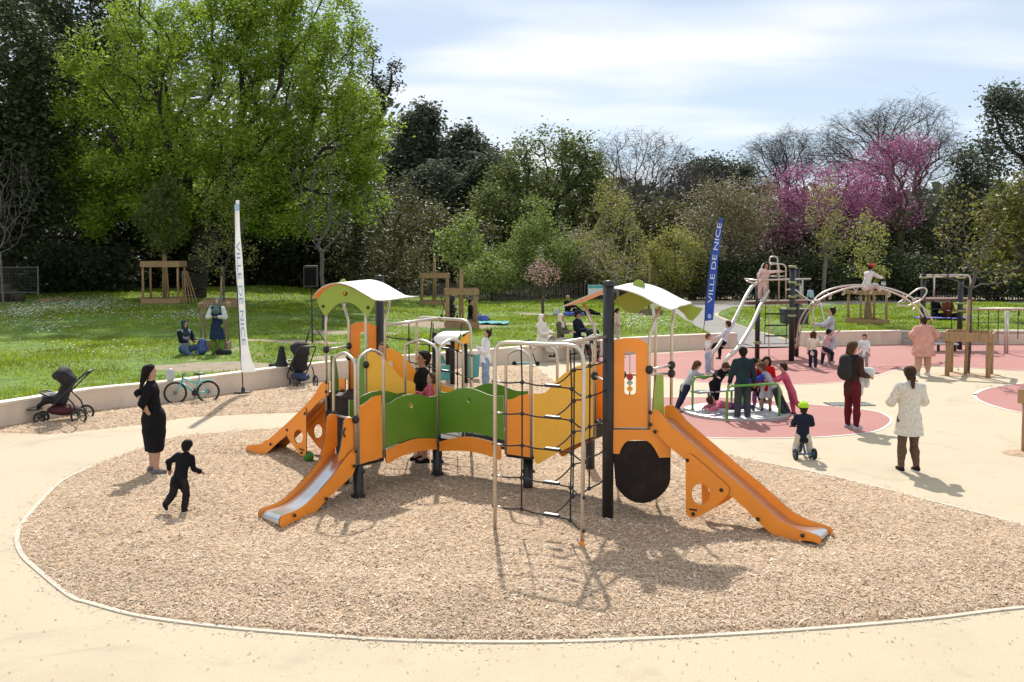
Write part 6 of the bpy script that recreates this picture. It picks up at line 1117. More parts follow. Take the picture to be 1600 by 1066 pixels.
person('toddler in pink on the bridge, head showing above the green panel', (677, 690), H=0.92, face=100, child=1.0, hair='short', hc=(0.10, 0.06, 0.035), top_c=(0.48, 0.10, 0.13), bot_c=(0.10, 0.12, 0.2), base=pt(Bp.lerp(B1, 0.45) + Vector((0.1, 0.15, 0)), LP + 0.105), nod=20, arms={'R': ((0.2, 0.6, -0.7), (0.1, 0.8, 0.1))})
person('girl in white top sitting inside the left roofed tower', (600, 610), H=1.2, face=160, child=0.4, hair='long', hc=(0.16, 0.075, 0.03), top_c=(0.62, 0.62, 0.68), bot_c=NAVY, hipz=0.12, base=pt(PL.lerp(LR, 0.72) + Vector((0.02, -0.04, 0)), PZ + 0.02), legs={'R': ((0.3, 0.9, 0.35), (0, 0.3, -1)), 'L': ((-0.3, 0.9, 0.35), (0, 0.3, -1))}, arms={'R': ((0.3, 0.5, -0.7), (-0.4, 0.7, 0.3)), 'L': ((-0.3, 0.5, -0.7), (0.4, 0.7, 0.3))}, nod=25, tors=(0, 0.2, 1))
# on the cream and red surfaces
J_coat = person('woman in shaggy white coat and patterned leggings walking away, hand to her face', (1420, 737), 575, face=6, skin='tan', hair='ponytail', hc=(0.055, 0.030, 0.018), top_c=(0.70, 0.66, 0.58), top_pat='fluffy', hem=0.15, loose=2.1, bot_c=(0.11, 0.065, 0.04), bot_pat='print', wide=0.2, shoe_c=(0.02, 0.02, 0.022), fat=1.05, legs={'R': ((0.05, 0.10, -1), (0.0, -0.28, -1)), 'L': ((-0.05, 0.06, -1), (-0.01, 0.0, -1))}, arms={'R': ((0.40, 0.25, -0.85), (-0.10, 0.55, 0.85)), 'L': ((-0.42, 0.25, -0.90), (0.45, 0.85, -0.1))}, yaw=8)
J_bag = person('woman in brown jacket and maroon trousers carrying a black backpack', (1331, 670), 536, face=-62, hair='long', hc=(0.075, 0.042, 0.022), top_c=(0.055, 0.030, 0.028), loose=1.2, bot_c=(0.11, 0.014, 0.022), wide=0.6, shoe_c=(0.40, 0.42, 0.45), arms={'R': ((0.15, 0.1, -1), (-0.2, 0.9, -0.25)), 'L': ((-0.15, 0.2, -1), (0.2, 0.9, -0.1))}, yaw=12, nod=6)
person('large woman in a short pink hooded dress with hands on hips', (1442, 587), 497, face=12, skin='light', hair='bun', hc=(0.05, 0.022, 0.016), top_c=(0.62, 0.32, 0.26), hem=0.16, loose=2.4, fat=1.7, bot=None, shoe_c=(0.6, 0.6, 0.6), arms={'R': ((0.75, -0.2, -0.65), (-0.65, 0.3, -0.55)), 'L': ((-0.75, -0.2, -0.65), (0.65, 0.3, -0.55))}, legs={'R': ((0.10, 0.02, -1), (0.06, 0, -1)), 'L': ((-0.10, 0.02, -1), (-0.02, 0, -1))})
person('boy in white shirt and grey trousers standing beyond the backpack woman', (1350, 578), 523, face=150, child=0.45, hair='short', top_c=(0.70, 0.72, 0.74), sleeve=0.45, bot_c=(0.32, 0.30, 0.29), shoe_c=(0.5, 0.5, 0.5))
person('woman in long pale grey cardigan with dark hair bun by the climbing frame', (1297, 570), 482, face=75, hair='bun', hc=(0.02, 0.014, 0.012), top_c=(0.42, 0.44, 0.50), hem=0.22, loose=1.3, bot_c=(0.28, 0.21, 0.17), shoe_c=(0.5, 0.5, 0.5), arms={'R': ((0.2, 0.5, -0.8), (0.0, 0.9, 0.25)), 'L': ((-0.2, 0.7, -0.6), (0, 0.9, 0.1))}, nod=15)
person('curly-haired girl in cream top and navy trousers, seen from behind', (1270, 577), 519, face=-35, child=0.5, hair='curly', hc=(0.07, 0.032, 0.018), top_c=(0.66, 0.60, 0.48), bot_c=NAVY, shoe_c=(0.6, 0.6, 0.6), arms={'R': ((0.3, 0.5, -0.6), (0.1, 0.8, 0.4))})
person('child in pink climbing onto the foot of the arched ladder', (1284, 572), H=1.08, face=-80, child=0.5, hair='short', hc=(0.02, 0.015, 0.012), top_c=(0.60, 0.36, 0.36), bot_c=NAVY, shoe_c=(0.5, 0.25, 0.35), legs={'R': ((0.05, 0.9, -0.5), (0.0, -0.1, -1)), 'L': ((-0.05, -0.1, -1), (0, -0.15, -1))}, arms={'R': ((0.1, 0.75, 0.5), (0, 0.8, 0.6)), 'L': ((-0.1, 0.75, 0.5), (0, 0.8, 0.6))}, tors=(0, 0.25, 1))
person('girl in white T-shirt and pale blue jeans standing near the slide poles', (1106, 584), 522, face=-115, child=0.45, hair='short', hc=(0.13, 0.06, 0.03), top_c=WHITE, sleeve=0.4, bot_c=(0.30, 0.38, 0.50), bot_pat='denim', wide=1.8, shoe_c=(0.5, 0.5, 0.5), arms={'R': ((0.2, 0.4, -0.9), (-0.1, 0.6, 0.85)), 'L': ((-0.2, 0.1, -1), (0, 0.2, -1))})
person('toddler with lime green helmet riding a small balance bike', (1254, 716), H=0.93, face=-8, child=1.0, hair='short', top_c=(0.018, 0.022, 0.04), loose=1.9, bot_c=(0.55, 0.50, 0.43), wide=1.6, shoe_c=(0.06, 0.03, 0.02), cap=('helmet', (0.40, 0.68, 0.03)), legs={'R': ((0.28, 0.35, -0.9), (0.1, -0.15, -1)), 'L': ((-0.28, 0.25, -0.9), (-0.12, -0.25, -1))}, arms={'R': ((0.35, 0.4, -0.85), (-0.05, 0.9, -0.2)), 'L': ((-0.35, 0.4, -0.85), (0.05, 0.9, -0.2))})
_q = wpos(J_bag, J_bag['chest'] - J_bag['f'] * 0.19 - J_bag['u'] * 0.04)
bp_ = thing('backpack', _q, 'black backpack worn by the woman in maroon trousers', 'backpack'); V, F = sdf_mesh([(Vector((0, 0, -0.12)), Vector((0, 0, 0.12)), 0.15, 0.12, None), (Vector((-0.09, -0.04, -0.12)), Vector((-0.09, -0.04, -0.02)), 0.08, 0.07, None)], 0.02, 0.03); link('pack', npmesh('pack', V, F, M_fabk, smooth=True), bp_)
for sg in (-1, 1):
    _s = [wpos(J_bag, J_bag['shl'] + J_bag['r'] * sg * 0.1 + J_bag['f'] * a + J_bag['u'] * b) for a, b in ((-0.14, 0.0), (-0.05, 0.085), (0.06, 0.06), (0.11, -0.08), (0.06, -0.2), (-0.08, -0.24))]
    MB().tube(smooth_poly(_s, 3), 0.016, 6).build('strap', M_fabk, bp_, True)
_q = wpos(J_bag, (J_bag['wr']['R'] + J_bag['wr']['L']) / 2 + J_bag['f'] * 0.06); _o = thing('folded_jacket', _q, 'white and grey jacket carried over the arms of the backpack woman', 'jacket'); V, F = sdf_mesh([(Vector((-0.08, 0, 0.04)), Vector((0.1, 0, 0.04)), 0.1, 0.1, None), (Vector((0, 0, 0)), Vector((0.02, -0.03, -0.2)), 0.09, 0.06, None), (Vector((-.1, 0, 0)), Vector((-.14, -.03, -.34)), 0.08, 0.1, None)], 0.02, 0.04); link('cloth', npmesh('cloth', V, F, cloth((0.62, 0.60, 0.58)), smooth=True), _o)
# round the carousel
CG = 'children at the carousel'
person('tall boy in dark teal hoodie and grey joggers, back to the camera, at the carousel', (1160, 656), 544, face=-3, child=0.12, skin='tan', hair='short', hc=(0.02, 0.014, 0.011), top_c=(0.022, 0.042, 0.05), loose=2.0, bot_c=(0.055, 0.065, 0.07), wide=1.7, shoe_c=(0.55, 0.54, 0.52), arms={'R': ((0.30, 0.12, -1), (0.14, 0.40, -0.9)), 'L': ((-0.30, 0.12, -1), (-0.14, 0.40, -0.9))}, group=CG)
person('girl in striped top and navy trousers pushing the carousel from the left', (1058, 642), H=1.14, face=-72, child=0.5, hair='bob', hc=(0.10, 0.05, 0.026), top_c=(0.4, 0.4, 0.42), top_pat='stripe', bot_c=NAVY, shoe_c=(0.25, 0.25, 0.27), tors=(0, 0.55, 0.85), legs={'R': ((0.08, -0.45, -0.9), (0.0, -0.5, -0.85)), 'L': ((-0.08, -0.25, -0.95), (0, -0.45, -0.9))}, arms={'R': ((0.1, 0.75, -0.5), (0.0, 0.9, 0.2)), 'L': ((-0.1, 0.75, -0.5), (0, 0.9, 0.2))}, group=CG)
person('boy in black draped over the green carousel rail', (1110, 634), H=1.15, face=-150, child=0.45, hair='short', hc=(0.09, 0.045, 0.022), top_c=(0.016, 0.018, 0.02), loose=1.5, bot_c=(0.016, 0.016, 0.018), shoe_c=(0.5, 0.5, 0.5), tors=(0.05, 0.62, 0.75), legs={'R': ((0.05, 0.15, -1), (0, -0.35, -0.9)), 'L': ((-0.1, -0.1, -1), (0, -0.35, -0.9))}, arms={'R': ((0.8, 0.5, -0.15), (0.3, 0.85, -0.1)), 'L': ((-0.8, 0.5, -0.15), (-0.75, 0.6, -0.1))}, nod=-20, group=CG, base=G(1113, 637, 0.06))
person('child in pink lying face down on the carousel disc', (1122, 645), H=1.05, face=-75, child=0.6, hair='short', hc=(0.05, 0.025, 0.016), skin='tan', top_c=(0.52, 0.13, 0.20), bot_c=(0.10, 0.05, 0.16), hipz=0.14, base=G(1142, 645, 0.06), tors=(0, -0.98, 0.16), legs={'R': ((0.1, 1, -0.05), (0, 1, -0.05)), 'L': ((-0.1, 1, -0.05), (0, 1, -0.05))}, arms={'R': ((0.5, -0.6, -0.4), (-0.5, -0.7, -0.1)), 'L': ((-0.5, -0.6, -0.4), (0.5, -0.7, -0.1))}, group=CG)
person('small child in purple tracksuit standing on the carousel', (1184, 633), 569, face=150, child=0.6, hair='short', hc=(0.20, 0.11, 0.05), top_c=(0.27, 0.07, 0.24), bot_c=(0.30, 0.09, 0.22), shoe_c=(0.4, 0.4, 0.42), group=CG, base=G(1184, 636, 0.06), H=1.0, arms={'R': ((0.2, 0.4, -0.8), (-0.1, 0.8, -0.1)), 'L': ((-0.2, 0.4, -0.8), (0.1, 0.8, -0.1))})
person('boy in red shirt and white shorts standing on the carousel', (1197, 640), 563, face=165, child=0.5, skin='tan', hair='curly', hc=(0.03, 0.018, 0.013), top_c=(0.60, 0.015, 0.02), sleeve=0.5, bot_c=(0.68, 0.66, 0.68), blen=0.42, wide=2.2, shoe_c=(0.03, 0.03, 0.035), group=CG, base=G(1197, 641, 0.06), H=1.12)
person('boy in grey top with blue sleeves leaning on the carousel rail', (1228, 650), H=1.2, face=72, child=0.45, skin='tan', hair='short', hc=(0.10, 0.06, 0.035), top_c=(0.40, 0.40, 0.42), sleeve_c=(0.04, 0.07, 0.42), bot_c=(0.055, 0.05, 0.065), wide=1.6, shoe_c=(0.05, 0.05, 0.055), tors=(0, 0.62, 0.8), legs={'R': ((0.06, -0.42, -0.95), (0, -0.5, -0.9)), 'L': ((-0.06, -0.2, -1), (0, -0.45, -0.9))}, arms={'R': ((0.1, 0.85, -0.5), (0, 0.95, -0.2)), 'L': ((-0.1, 0.85, -0.5), (0, 0.95, -0.2))}, nod=10, group=CG)
person('girl in pink tracksuit kicking up one leg at right of the carousel', (1240, 648), H=1.1, face=80, child=0.5, hair='short', hc=(0.035, 0.02, 0.014), top_c=(0.55, 0.10, 0.17), bot_c=(0.50, 0.10, 0.16), shoe_c=(0.015, 0.015, 0.016), tors=(0, 0.4, 0.9), legs={'R': ((0.05, -0.1, -1), (0, -0.15, -1)), 'L': ((-0.05, -0.35, -0.95), (0, -0.7, -0.6))}, arms={'R': ((0.1, 0.8, -0.5), (0, 0.95, -0.1)), 'L': ((-0.1, 0.8, -0.5), (0, 0.95, -0.1))}, nod=15, group=CG)
person('child in red and black sitting on the carousel bench behind the tall boy', (1176, 625), H=1.1, face=-80, child=0.5, hair='short', hc=(0.02, 0.015, 0.012), top_c=(0.50, 0.02, 0.02), bot_c=(0.014, 0.014, 0.016), shoe_c=(0.45, 0.45, 0.45), hipz=0.5, base=G(1171, 640, 0.06), legs={'R': ((0.1, 0.8, -0.3), (0.1, 0.3, -1)), 'L': ((-0.1, 0.8, -0.3), (0, 0.3, -1))}, tors=(0, 0.2, 1), group=CG)
# on the climbing frame
CF = G(1186, 561)
person('girl with big curly hair in pale pink crouching at the top of the slide poles', (1190, 470), H=1.22, face=170, child=0.4, skin='tan', hair='curly', hc=(0.05, 0.022, 0.014), top_c=(0.66, 0.50, 0.46), bot_c=(0.62, 0.48, 0.44), shoe_c=(0.03, 0.03, 0.03), base=AT(1191, 471, Q1.y - 0.15), tors=(-0.2, 0.35, 0.9), arms={'R': ((0.55, 0.7, -0.7), (0.1, 0.4, -0.9)), 'L': ((-0.8, 0.1, 0.05), (-0.9, 0.05, 0.05))}, nod=15)
person('girl in pale hoodie and black leggings sliding down the steel poles', (1128, 570), H=1.2, face=60, child=0.45, hair='short', hc=(0.06, 0.03, 0.02), top_c=(0.58, 0.60, 0.68), bot_c=BLACK, wide=0.6, shoe_c=(0.06, 0.03, 0.03), hipz=0.75, base=G(1131, 575), tors=(-0.1, -0.28, 0.95), legs={'R': ((0.1, 0.55, -0.8), (0.0, 0.05, -1)), 'L': ((-0.45, 0.9, -0.25), (-0.15, 0.75, -0.65))}, arms={'R': ((0.5, -0.4, 0.6), (0.1, -0.3, 0.9)), 'L': ((-0.3, 0.5, -0.6), (-0.2, 0.7, -0.3))})
person('child with red cap and white jacket sitting on top of the arched ladder', (1353, 470), H=1.25, face=-60, child=0.4, skin='light', hair='short', cap=('cap', (0.55, 0.03, 0.04)), top_c=(0.66, 0.60, 0.58), loose=2.0, bot_c=(0.50, 0.47, 0.45), shoe_c=(0.3, 0.3, 0.3), hipz=0.06, base=AT(1353, 449, AY - 0.05), tors=(0, 0.35, 0.9), legs={'R': ((0.45, 0.8, 0.1), (-0.1, 0.5, -0.5)), 'L': ((-0.45, 0.8, 0.1), (0.1, 0.5, -0.5))}, arms={'R': ((0.2, 0.8, -0.4), (0.1, 0.9, -0.2)), 'L': ((-0.3, 0.3, -0.9), (0.2, 0.7, -0.5))})
# on the wall and the lawn
def wallseat(px): 
    best = min(range(len(WALL_L) - 1), key=lambda i: abs(proj(WALL_L[i].lerp(WALL_L[i + 1], 0.5))[0] - px)); a, b = WALL_L[best], WALL_L[best + 1]; xa, xb = proj(a)[0], proj(b)[0]; q = a.lerp(b, (px - xa) / (xb - xa)); return Vector((q.x, q.y + 0.1, 0.0))
SIT = {'R': ((0.08, 1, -0.08), (0.0, 0.05, -1)), 'L': ((-0.08, 1, -0.08), (0, 0.05, -1))}; LAP = {'R': ((0.15, 0.45, -0.85), (-0.3, 0.85, 0.0)), 'L': ((-0.15, 0.45, -0.85), (0.3, 0.85, 0.0))}
person('person in white headscarf and long cream robe sitting on the low wall', (846, 570), H=1.62, face=-125, hair='hijab', hc=(0.72, 0.68, 0.62), top_c=(0.70, 0.65, 0.58), hem=0.3, loose=1.8, bot='skirt', bot_c=(0.62, 0.57, 0.50), blen=0.85, wide=4, hipz=0.62, base=wallseat(843), legs=SIT, arms=LAP)
person('person in pale headscarf and olive jacket sitting on the low wall', (875, 568), H=1.58, face=-120, hair='hijab', hc=(0.60, 0.52, 0.45), top_c=(0.10, 0.09, 0.06), bot_c=(0.5, 0.47, 0.42), hipz=0.62, base=wallseat(873), legs=SIT, arms=LAP, loose=1.6)
person('man in navy jacket and dark cap sitting on the low wall', (902, 566), H=1.72, face=-115, skin='tan', hair='short', cap=('cap', (0.02, 0.022, 0.03)), top_c=(0.014, 0.018, 0.032), bot_c=(0.04, 0.04, 0.05), hipz=0.62, base=wallseat(900), legs=SIT, arms=LAP, loose=1.7)
person('little girl with dark ponytail in pink standing on the lawn beside the right tower', (966, 534), H=1.0, face=-90, child=0.6, hair='ponytail', hc=(0.02, 0.013, 0.012), top_c=(0.62, 0.40, 0.42), bot_c=(0.4, 0.3, 0.35), base=pt(wallseat(965) + Vector((0, 0.25, 0)), 0.47))
person('woman in white shirt and wide blue jeans standing on the chips beyond the bridge', (759, 605), 516, face=100, hair='bun', hc=(0.035, 0.022, 0.016), top_c=(0.74, 0.73, 0.76), loose=1.8, hem=0.05, bot_c=(0.24, 0.33, 0.46), bot_pat='denim', wide=2.2, shoe_c=(0.5, 0.5, 0.5), nod=25, arms={'R': ((0.15, 0.1, -1), (0.0, 0.8, -0.3)), 'L': ((-0.15, 0.25, -0.9), (0, 0.9, 0.5))}, base=G(759, 608))
person('woman in green headscarf, long navy vest and green trousers looking at her phone', (340, 554), 466, face=180, hair='hijab', hc=(0.10, 0.16, 0.15), top_c=(0.022, 0.035, 0.075), hem=0.24, loose=1.6, sleeve_c=(0.60, 0.64, 0.58), bot_c=(0.14, 0.25, 0.04), wide=1.8, shoe_c=(0.04, 0.04, 0.05), base=GL(340, 554), nod=22, arms={'R': ((0.35, 0.2, -0.9), (-0.55, 0.75, 0.1)), 'L': ((-0.35, 0.2, -0.9), (0.55, 0.75, 0.1))})
GS = {'R': ((0.55, 0.75, 0.25), (-0.55, 0.35, -0.6)), 'L': ((-0.55, 0.75, 0.25), (0.55, 0.35, -0.6))}
person('woman in dark headscarf and grey vest sitting on the grass by the blue backpack', (290, 553), H=1.6, face=-130, hair='hijab', hc=(0.03, 0.05, 0.06), top_c=(0.30, 0.33, 0.40), sleeve_c=(0.014, 0.016, 0.025), bot_c=(0.08, 0.13, 0.22), hipz=0.14, base=GL(289, 554), legs=GS, arms=LAP, loose=1.5)
person('person in black sitting on the grass beside the middle wooden guard', (734, 503), H=1.65, face=-100, hair='short', top_c=BLACK, bot_c=(0.03, 0.03, 0.04), hipz=0.14, base=GL(735, 503), legs={'R': ((0.2, 0.9, 0.1), (0, 1, -0.15)), 'L': ((-0.2, 0.9, 0.3), (0, 0.8, -0.5))}, arms=LAP)
person('blond person in black sitting with bags under the pink sapling', (886, 493), H=1.65, face=-140, hair='short', hc=(0.42, 0.27, 0.12), top_c=BLACK, bot_c=(0.04, 0.05, 0.12), hipz=0.14, base=GL(887, 494), legs=GS, arms=LAP, loose=1.6)
person('person in dark clothes reclining on the grass, legs towards the right', (912, 494), H=1.65, face=-85, hair='short', top_c=(0.012, 0.014, 0.02), bot_c=BLACK, hipz=0.14, base=GL(910, 494), tors=(0, -0.75, 0.6), legs={'R': ((0.1, 1, 0.05), (0, 1, -0.1)), 'L': ((-0.1, 0.9, 0.35), (0, 0.9, -0.4))})
person('woman with long dark hair in black sitting on a blanket, right lawn', (1462, 497), H=1.65, face=-160, hair='long', hc=(0.02, 0.012, 0.01), top_c=BLACK, bot_c=BLACK, hipz=0.14, base=GL(1461, 498), legs=GS, arms=LAP, loose=1.7)
person('person in rust jacket and dark beanie sitting on a blanket, right lawn', (1480, 498), H=1.68, face=175, skin='tan', hair='short', hc=(0.012, 0.012, 0.014), cap=('cap', (0.014, 0.014, 0.016)), top_c=(0.16, 0.05, 0.018), bot_c=BLACK, hipz=0.14, base=GL(1480, 499), legs=GS, arms=LAP, loose=1.7)
person('person in pale blue shirt on the path behind the climbing frame', (1265, 484), H=1.3, face=20, child=0.3, hair='short', hc=(0.015, 0.012, 0.01), top_c=(0.42, 0.52, 0.68), bot_c=NAVY, base=G(1266, 484))
person('person in white and pink on the path behind the black climbing posts', (1250, 484), H=1.7, face=60, hair='long', top_c=(0.62, 0.62, 0.72), bot_c=(0.30, 0.20, 0.26), base=G(1250, 487))
# ------------------------------------------------------------------ trees
def bark(name, c): return mat(name, c, 0.95, var=0.35, scale=9, bump=0.6, bscale=30)
K_dark = bark('bark_dark', (0.032, 0.025, 0.02)); K_grey = bark('bark_grey', (0.17, 0.15, 0.135)); K_brown = bark('bark_brown', (0.085, 0.062, 0.045)); K_moss = bark('bark_mossy', (0.07, 0.075, 0.025)); K_twig = bark('bark_twig', (0.095, 0.085, 0.075)); K_pale = bark('bark_pale', (0.30, 0.25, 0.19))
LF = {
    'spring': leafmat('leaf_spring', (0.145, 0.235, 0.018), (0.335, 0.45, 0.055), 0.58, patch=0.2, pscale=0.35),
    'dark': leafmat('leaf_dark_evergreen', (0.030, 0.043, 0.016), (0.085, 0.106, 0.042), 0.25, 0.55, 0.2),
    'pine': leafmat('leaf_blue_green', (0.055, 0.072, 0.044), (0.14, 0.16, 0.10), 0.32, 0.6, 0.15),
    'mid': leafmat('leaf_mid_green', (0.085, 0.115, 0.028), (0.20, 0.235, 0.06), 0.48),
    'olive': leafmat('leaf_olive', (0.075, 0.078, 0.028), (0.17, 0.165, 0.06), 0.35),
    'bright': leafmat('leaf_bright', (0.15, 0.215, 0.045), (0.30, 0.38, 0.09), 0.5),
    'yellow': leafmat('leaf_yellow_green', (0.22, 0.24, 0.05), (0.40, 0.40, 0.10), 0.5),
    'tan': leafmat('leaf_tan', (0.17, 0.15, 0.075), (0.32, 0.29, 0.15), 0.35),
    'purple': leafmat('leaf_judas_blossom', (0.28, 0.08, 0.19), (0.52, 0.20, 0.37), 0.4),
    'plum': leafmat('leaf_plum', (0.07, 0.035, 0.035), (0.15, 0.075, 0.07), 0.3),
    'pink': leafmat('leaf_pink_blossom', (0.50, 0.24, 0.24), (0.62, 0.40, 0.36), 0.4),
    'twig': leafmat('fine_twig', (0.075, 0.066, 0.06), (0.145, 0.128, 0.115), 0.0, 0.9, 0.05),
    'glossy': leafmat('leaf_glossy', (0.06, 0.085, 0.012), (0.24, 0.23, 0.05), 0.35, 0.5, 0.25),
}
def grow(root, pts, bf):
    """minimum-path tree from the root chain through the scattered points"""
    nodes = [np.array(p) for p in root]; par = [-1] + list(range(len(root) - 1)); plen = [0.0]
    for i in range(1, len(root)): plen.append(plen[-1] + np.linalg.norm(nodes[i] - nodes[i - 1]) * 0.4)
    P = np.array(pts); n = len(P); best = np.full(n, 1e9); bp = np.zeros(n, int); alive = np.ones(n, bool); pl = np.zeros(n)
    def upd(idx, pos, L):
        d = np.sqrt(((P - pos) ** 2).sum(1)); c = d + bf * (L + d); m = c < best; best[m] = c[m]; bp[m] = idx; pl[m] = (L + d)[m]
    for i in range(max(1, len(root) - 2), len(root)): upd(i, nodes[i], plen[i])
    for _ in range(n):
        j = int(np.argmin(np.where(alive, best, 1e18))); alive[j] = False; nodes.append(P[j]); par.append(int(bp[j])); plen.append(pl[j]); upd(len(nodes) - 1, P[j], pl[j])
    return np.array(nodes), np.array(par)
def tubes(A, M, B, ra, rb, k):
    """edges as bent k-sided tubes, all at once"""
    n = len(A); V = []; rings = [A, M, B]; dirs = [M - A, B - A, B - M]; rr = [ra, (ra + rb) / 2, rb]
    for C, D, r in zip(rings, dirs, rr):
        D = D / (np.linalg.norm(D, axis=1, keepdims=True) + 1e-9); ref = np.where(np.abs(D[:, 2:3]) < 0.9, np.array([[0, 0, 1.0]]), np.array([[1.0, 0, 0]]))
        X = np.cross(D, ref); X /= np.linalg.norm(X, axis=1, keepdims=True) + 1e-9; Y = np.cross(D, X)
        for j in range(k): V.append(C + (X * math.cos(2 * PI * j / k) + Y * math.sin(2 * PI * j / k)) * r[:, None])
    V = np.stack(V, 1).reshape(-1, 3); base = (np.arange(n) * 3 * k)[:, None]; F = []
    for s in range(2):
        for j in range(k): F.append(np.stack([base[:, 0] + s * k + j, base[:, 0] + s * k + (j + 1) % k, base[:, 0] + (s + 1) * k + (j + 1) % k, base[:, 0] + (s + 1) * k + j], -1))
    return V, np.stack(F, 1).reshape(-1, 4)
def leaf_quads(C, size, asp=0.55, up=0.5, fold=0.25):
    n = len(C); a = RNG.random(n) * 2 * PI; D = np.stack([np.cos(a), np.sin(a), RNG.normal(-0.15, 0.5, n)], -1); D /= np.linalg.norm(D, axis=1, keepdims=True)
    Nn = RNG.normal(0, 1, (n, 3)); Nn[:, 2] += up * 2; S = np.cross(D, Nn); S /= np.linalg.norm(S, axis=1, keepdims=True) + 1e-9; Nn = np.cross(S, D)
    L = (size * RNG.uniform(0.65, 1.3, n))[:, None]; m = C + D * L * 0.5 - Nn * L * fold * 0.3
    V = np.stack([C, m + S * L * asp * 0.5, C + D * L, m - S * L * asp * 0.5], 1).reshape(-1, 3); return V, np.arange(4 * n).reshape(n, 4)
TREES = 0
def tree(name, label, px, Y, ells, n, nl, leaf, lsize, bk=None, trunk_r=0.2, fork=0.35, bf=0.35, spread=0.3, group='trees in the wood', base=None, shell=0.5, tip=0.012, asp=0.55, depth=0.8, cat='tree', along=0.6, clump=0.0):
    """ells: crown ellipses in the photograph (cx, cy, rx, ry) at distance Y"""
    global TREES; TREES += 1; R = np.random.default_rng(100 + TREES)
    b = base if base is not None else AT(px, 400, Y); b = Vector((b.x, b.y, b.z if base is not None else (max(BZ(b.x, Y), 0) if Y > 46 else 0)))
    E = []
    for cx, cy, rx, ry in ells:
        c = AT(cx, cy, Y); E.append((c, rx * Y / FPX, ry * Y / FPX))
    w = np.array([e[1] * e[1] * e[2] for e in E]) ** 0.75; w /= w.sum(); pts = []
    for e, k in zip(E, R.multinomial(n, w)):
        d = R.normal(0, 1, (k, 3)); d /= np.linalg.norm(d, axis=1, keepdims=True); r = R.random(k) ** (1 / 3 * (1 - shell) + 0.02)
        lump = 1 + 0.20 * np.sin(d[:, 0] * 5 + e[1]) * np.cos(d[:, 2] * 6 + d[:, 1] * 4) ; r = r * lump
        pts.append(np.array(e[0]) + d * r[:, None] * np.array([e[1], e[1] * depth, e[2]]))
    pts = np.concatenate(pts); pts = pts[pts[:, 2] > b.z + 0.3]
    cen = sum((e[0] * wi for e, wi in zip(E, w)), Vector()); H = max(p[2] for p in pts) - b.z
    lowz = min(e[0].z - e[2] for e in E); fz = b.z + max(0.4, (max(lowz, b.z) - b.z) * 0.75 + fork * 0.25 * H); k = 5; root = []
    for i in range(k + 1):
        t = i / k; root.append((b.x + (cen.x - b.x) * t * t * 0.45 + math.sin(t * 5 + TREES) * 0.03 * H * 0.1, b.y + (cen.y - b.y) * t * t * 0.4, b.z - 0.15 + (fz - b.z + 0.15) * t))
    nodes, par = grow(root, pts, bf); m = len(nodes); rad = np.zeros(m); ch = np.zeros(m, int)
    for i in range(m - 1, 0, -1):
        if rad[i] == 0: rad[i] = tip ** 2.2
        rad[par[i]] += rad[i]; ch[par[i]] += 1
    rad = rad ** (1 / 2.2); sc = trunk_r / rad[0]
    rad = np.where(rad < tip * 1.01, tip, tip + (rad - tip) * max((trunk_r - tip) / (rad[0] - tip + 1e-9), 0.05))
    o = thing(name, b, label, cat, group)
    A = nodes[par[1:]]; B = nodes[1:]; pp = par[par[1:]]; pd = np.where((pp >= 0)[:, None], A - nodes[np.maximum(pp, 0)], B - A); pd /= np.linalg.norm(pd, axis=1, keepdims=True) + 1e-9
    ln = np.linalg.norm(B - A, axis=1, keepdims=True); M = (A + B) / 2 + pd * ln * 0.08 + R.normal(0, 0.025, A.shape) * ln
    rb = rad[1:]; ra = np.minimum(rad[par[1:]], rb * 1.35 + 0.004); VV = []; FF = []; off = 0
    for lo, hi, k in ((0, 0.022, 3), (0.022, 0.07, 5), (0.07, 9, 9)):
        s = (rb >= lo) & (rb < hi)
        if s.any():
            V, F = tubes(A[s], M[s], B[s], ra[s], rb[s], k); VV.append(V); FF.append(F + off); off += len(V)
    V = np.concatenate(VV) - np.array(b); link('trunk', npmesh('trunk', V, np.concatenate(FF), bk or K_dark, smooth=True), o)
    if nl:
        term = np.nonzero((ch[1:] <= 1) | (rad[1:] < tip * 3.0))[0]
        if clump: wt = R.random(len(term)) ** clump; term = R.choice(term, nl, p=wt / wt.sum())
        else: term = R.choice(term, nl)
        t = R.random((nl, 1)) ** along; C = A[term] * (1 - t) + B[term] * t + R.normal(0, 1, (nl, 3)) * spread
        V, F = leaf_quads(C - np.array(b), lsize, asp); c = link('crown', npmesh('crown', V, F, LF[leaf]), o)
    return o
# the big spring tree and its neighbours on the left
tree('broadleaf_tree', 'huge bright spring-green tree spreading above the left lawn', 300, 50, [(345, 130, 225, 160), (180, 225, 105, 110), (520, 215, 95, 95), (345, 280, 200, 70), (420, 40, 150, 90), (130, 290, 55, 60), (570, 280, 45, 60), (240, 335, 120, 40), (470, 330, 110, 40)], 1250, 140000, 'spring', 0.175, K_dark, 0.55, fork=0.25, bf=0.95, spread=0.26, shell=0.38, tip=0.016, group='trees above the left lawn')
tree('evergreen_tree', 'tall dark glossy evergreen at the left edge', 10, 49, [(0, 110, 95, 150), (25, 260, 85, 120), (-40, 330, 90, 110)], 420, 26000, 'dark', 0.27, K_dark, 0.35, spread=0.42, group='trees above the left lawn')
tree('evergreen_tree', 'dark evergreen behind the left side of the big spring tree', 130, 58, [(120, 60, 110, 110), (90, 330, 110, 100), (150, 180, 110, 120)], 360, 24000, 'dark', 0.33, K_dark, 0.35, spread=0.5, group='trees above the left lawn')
tree('evergreen_tree', 'dark evergreen in deep shade behind the wooden guards', 255, 62, [(250, 340, 120, 95), (330, 380, 90, 70)], 240, 15000, 'dark', 0.33, K_dark, 0.3, spread=0.5, group='trees above the left lawn')
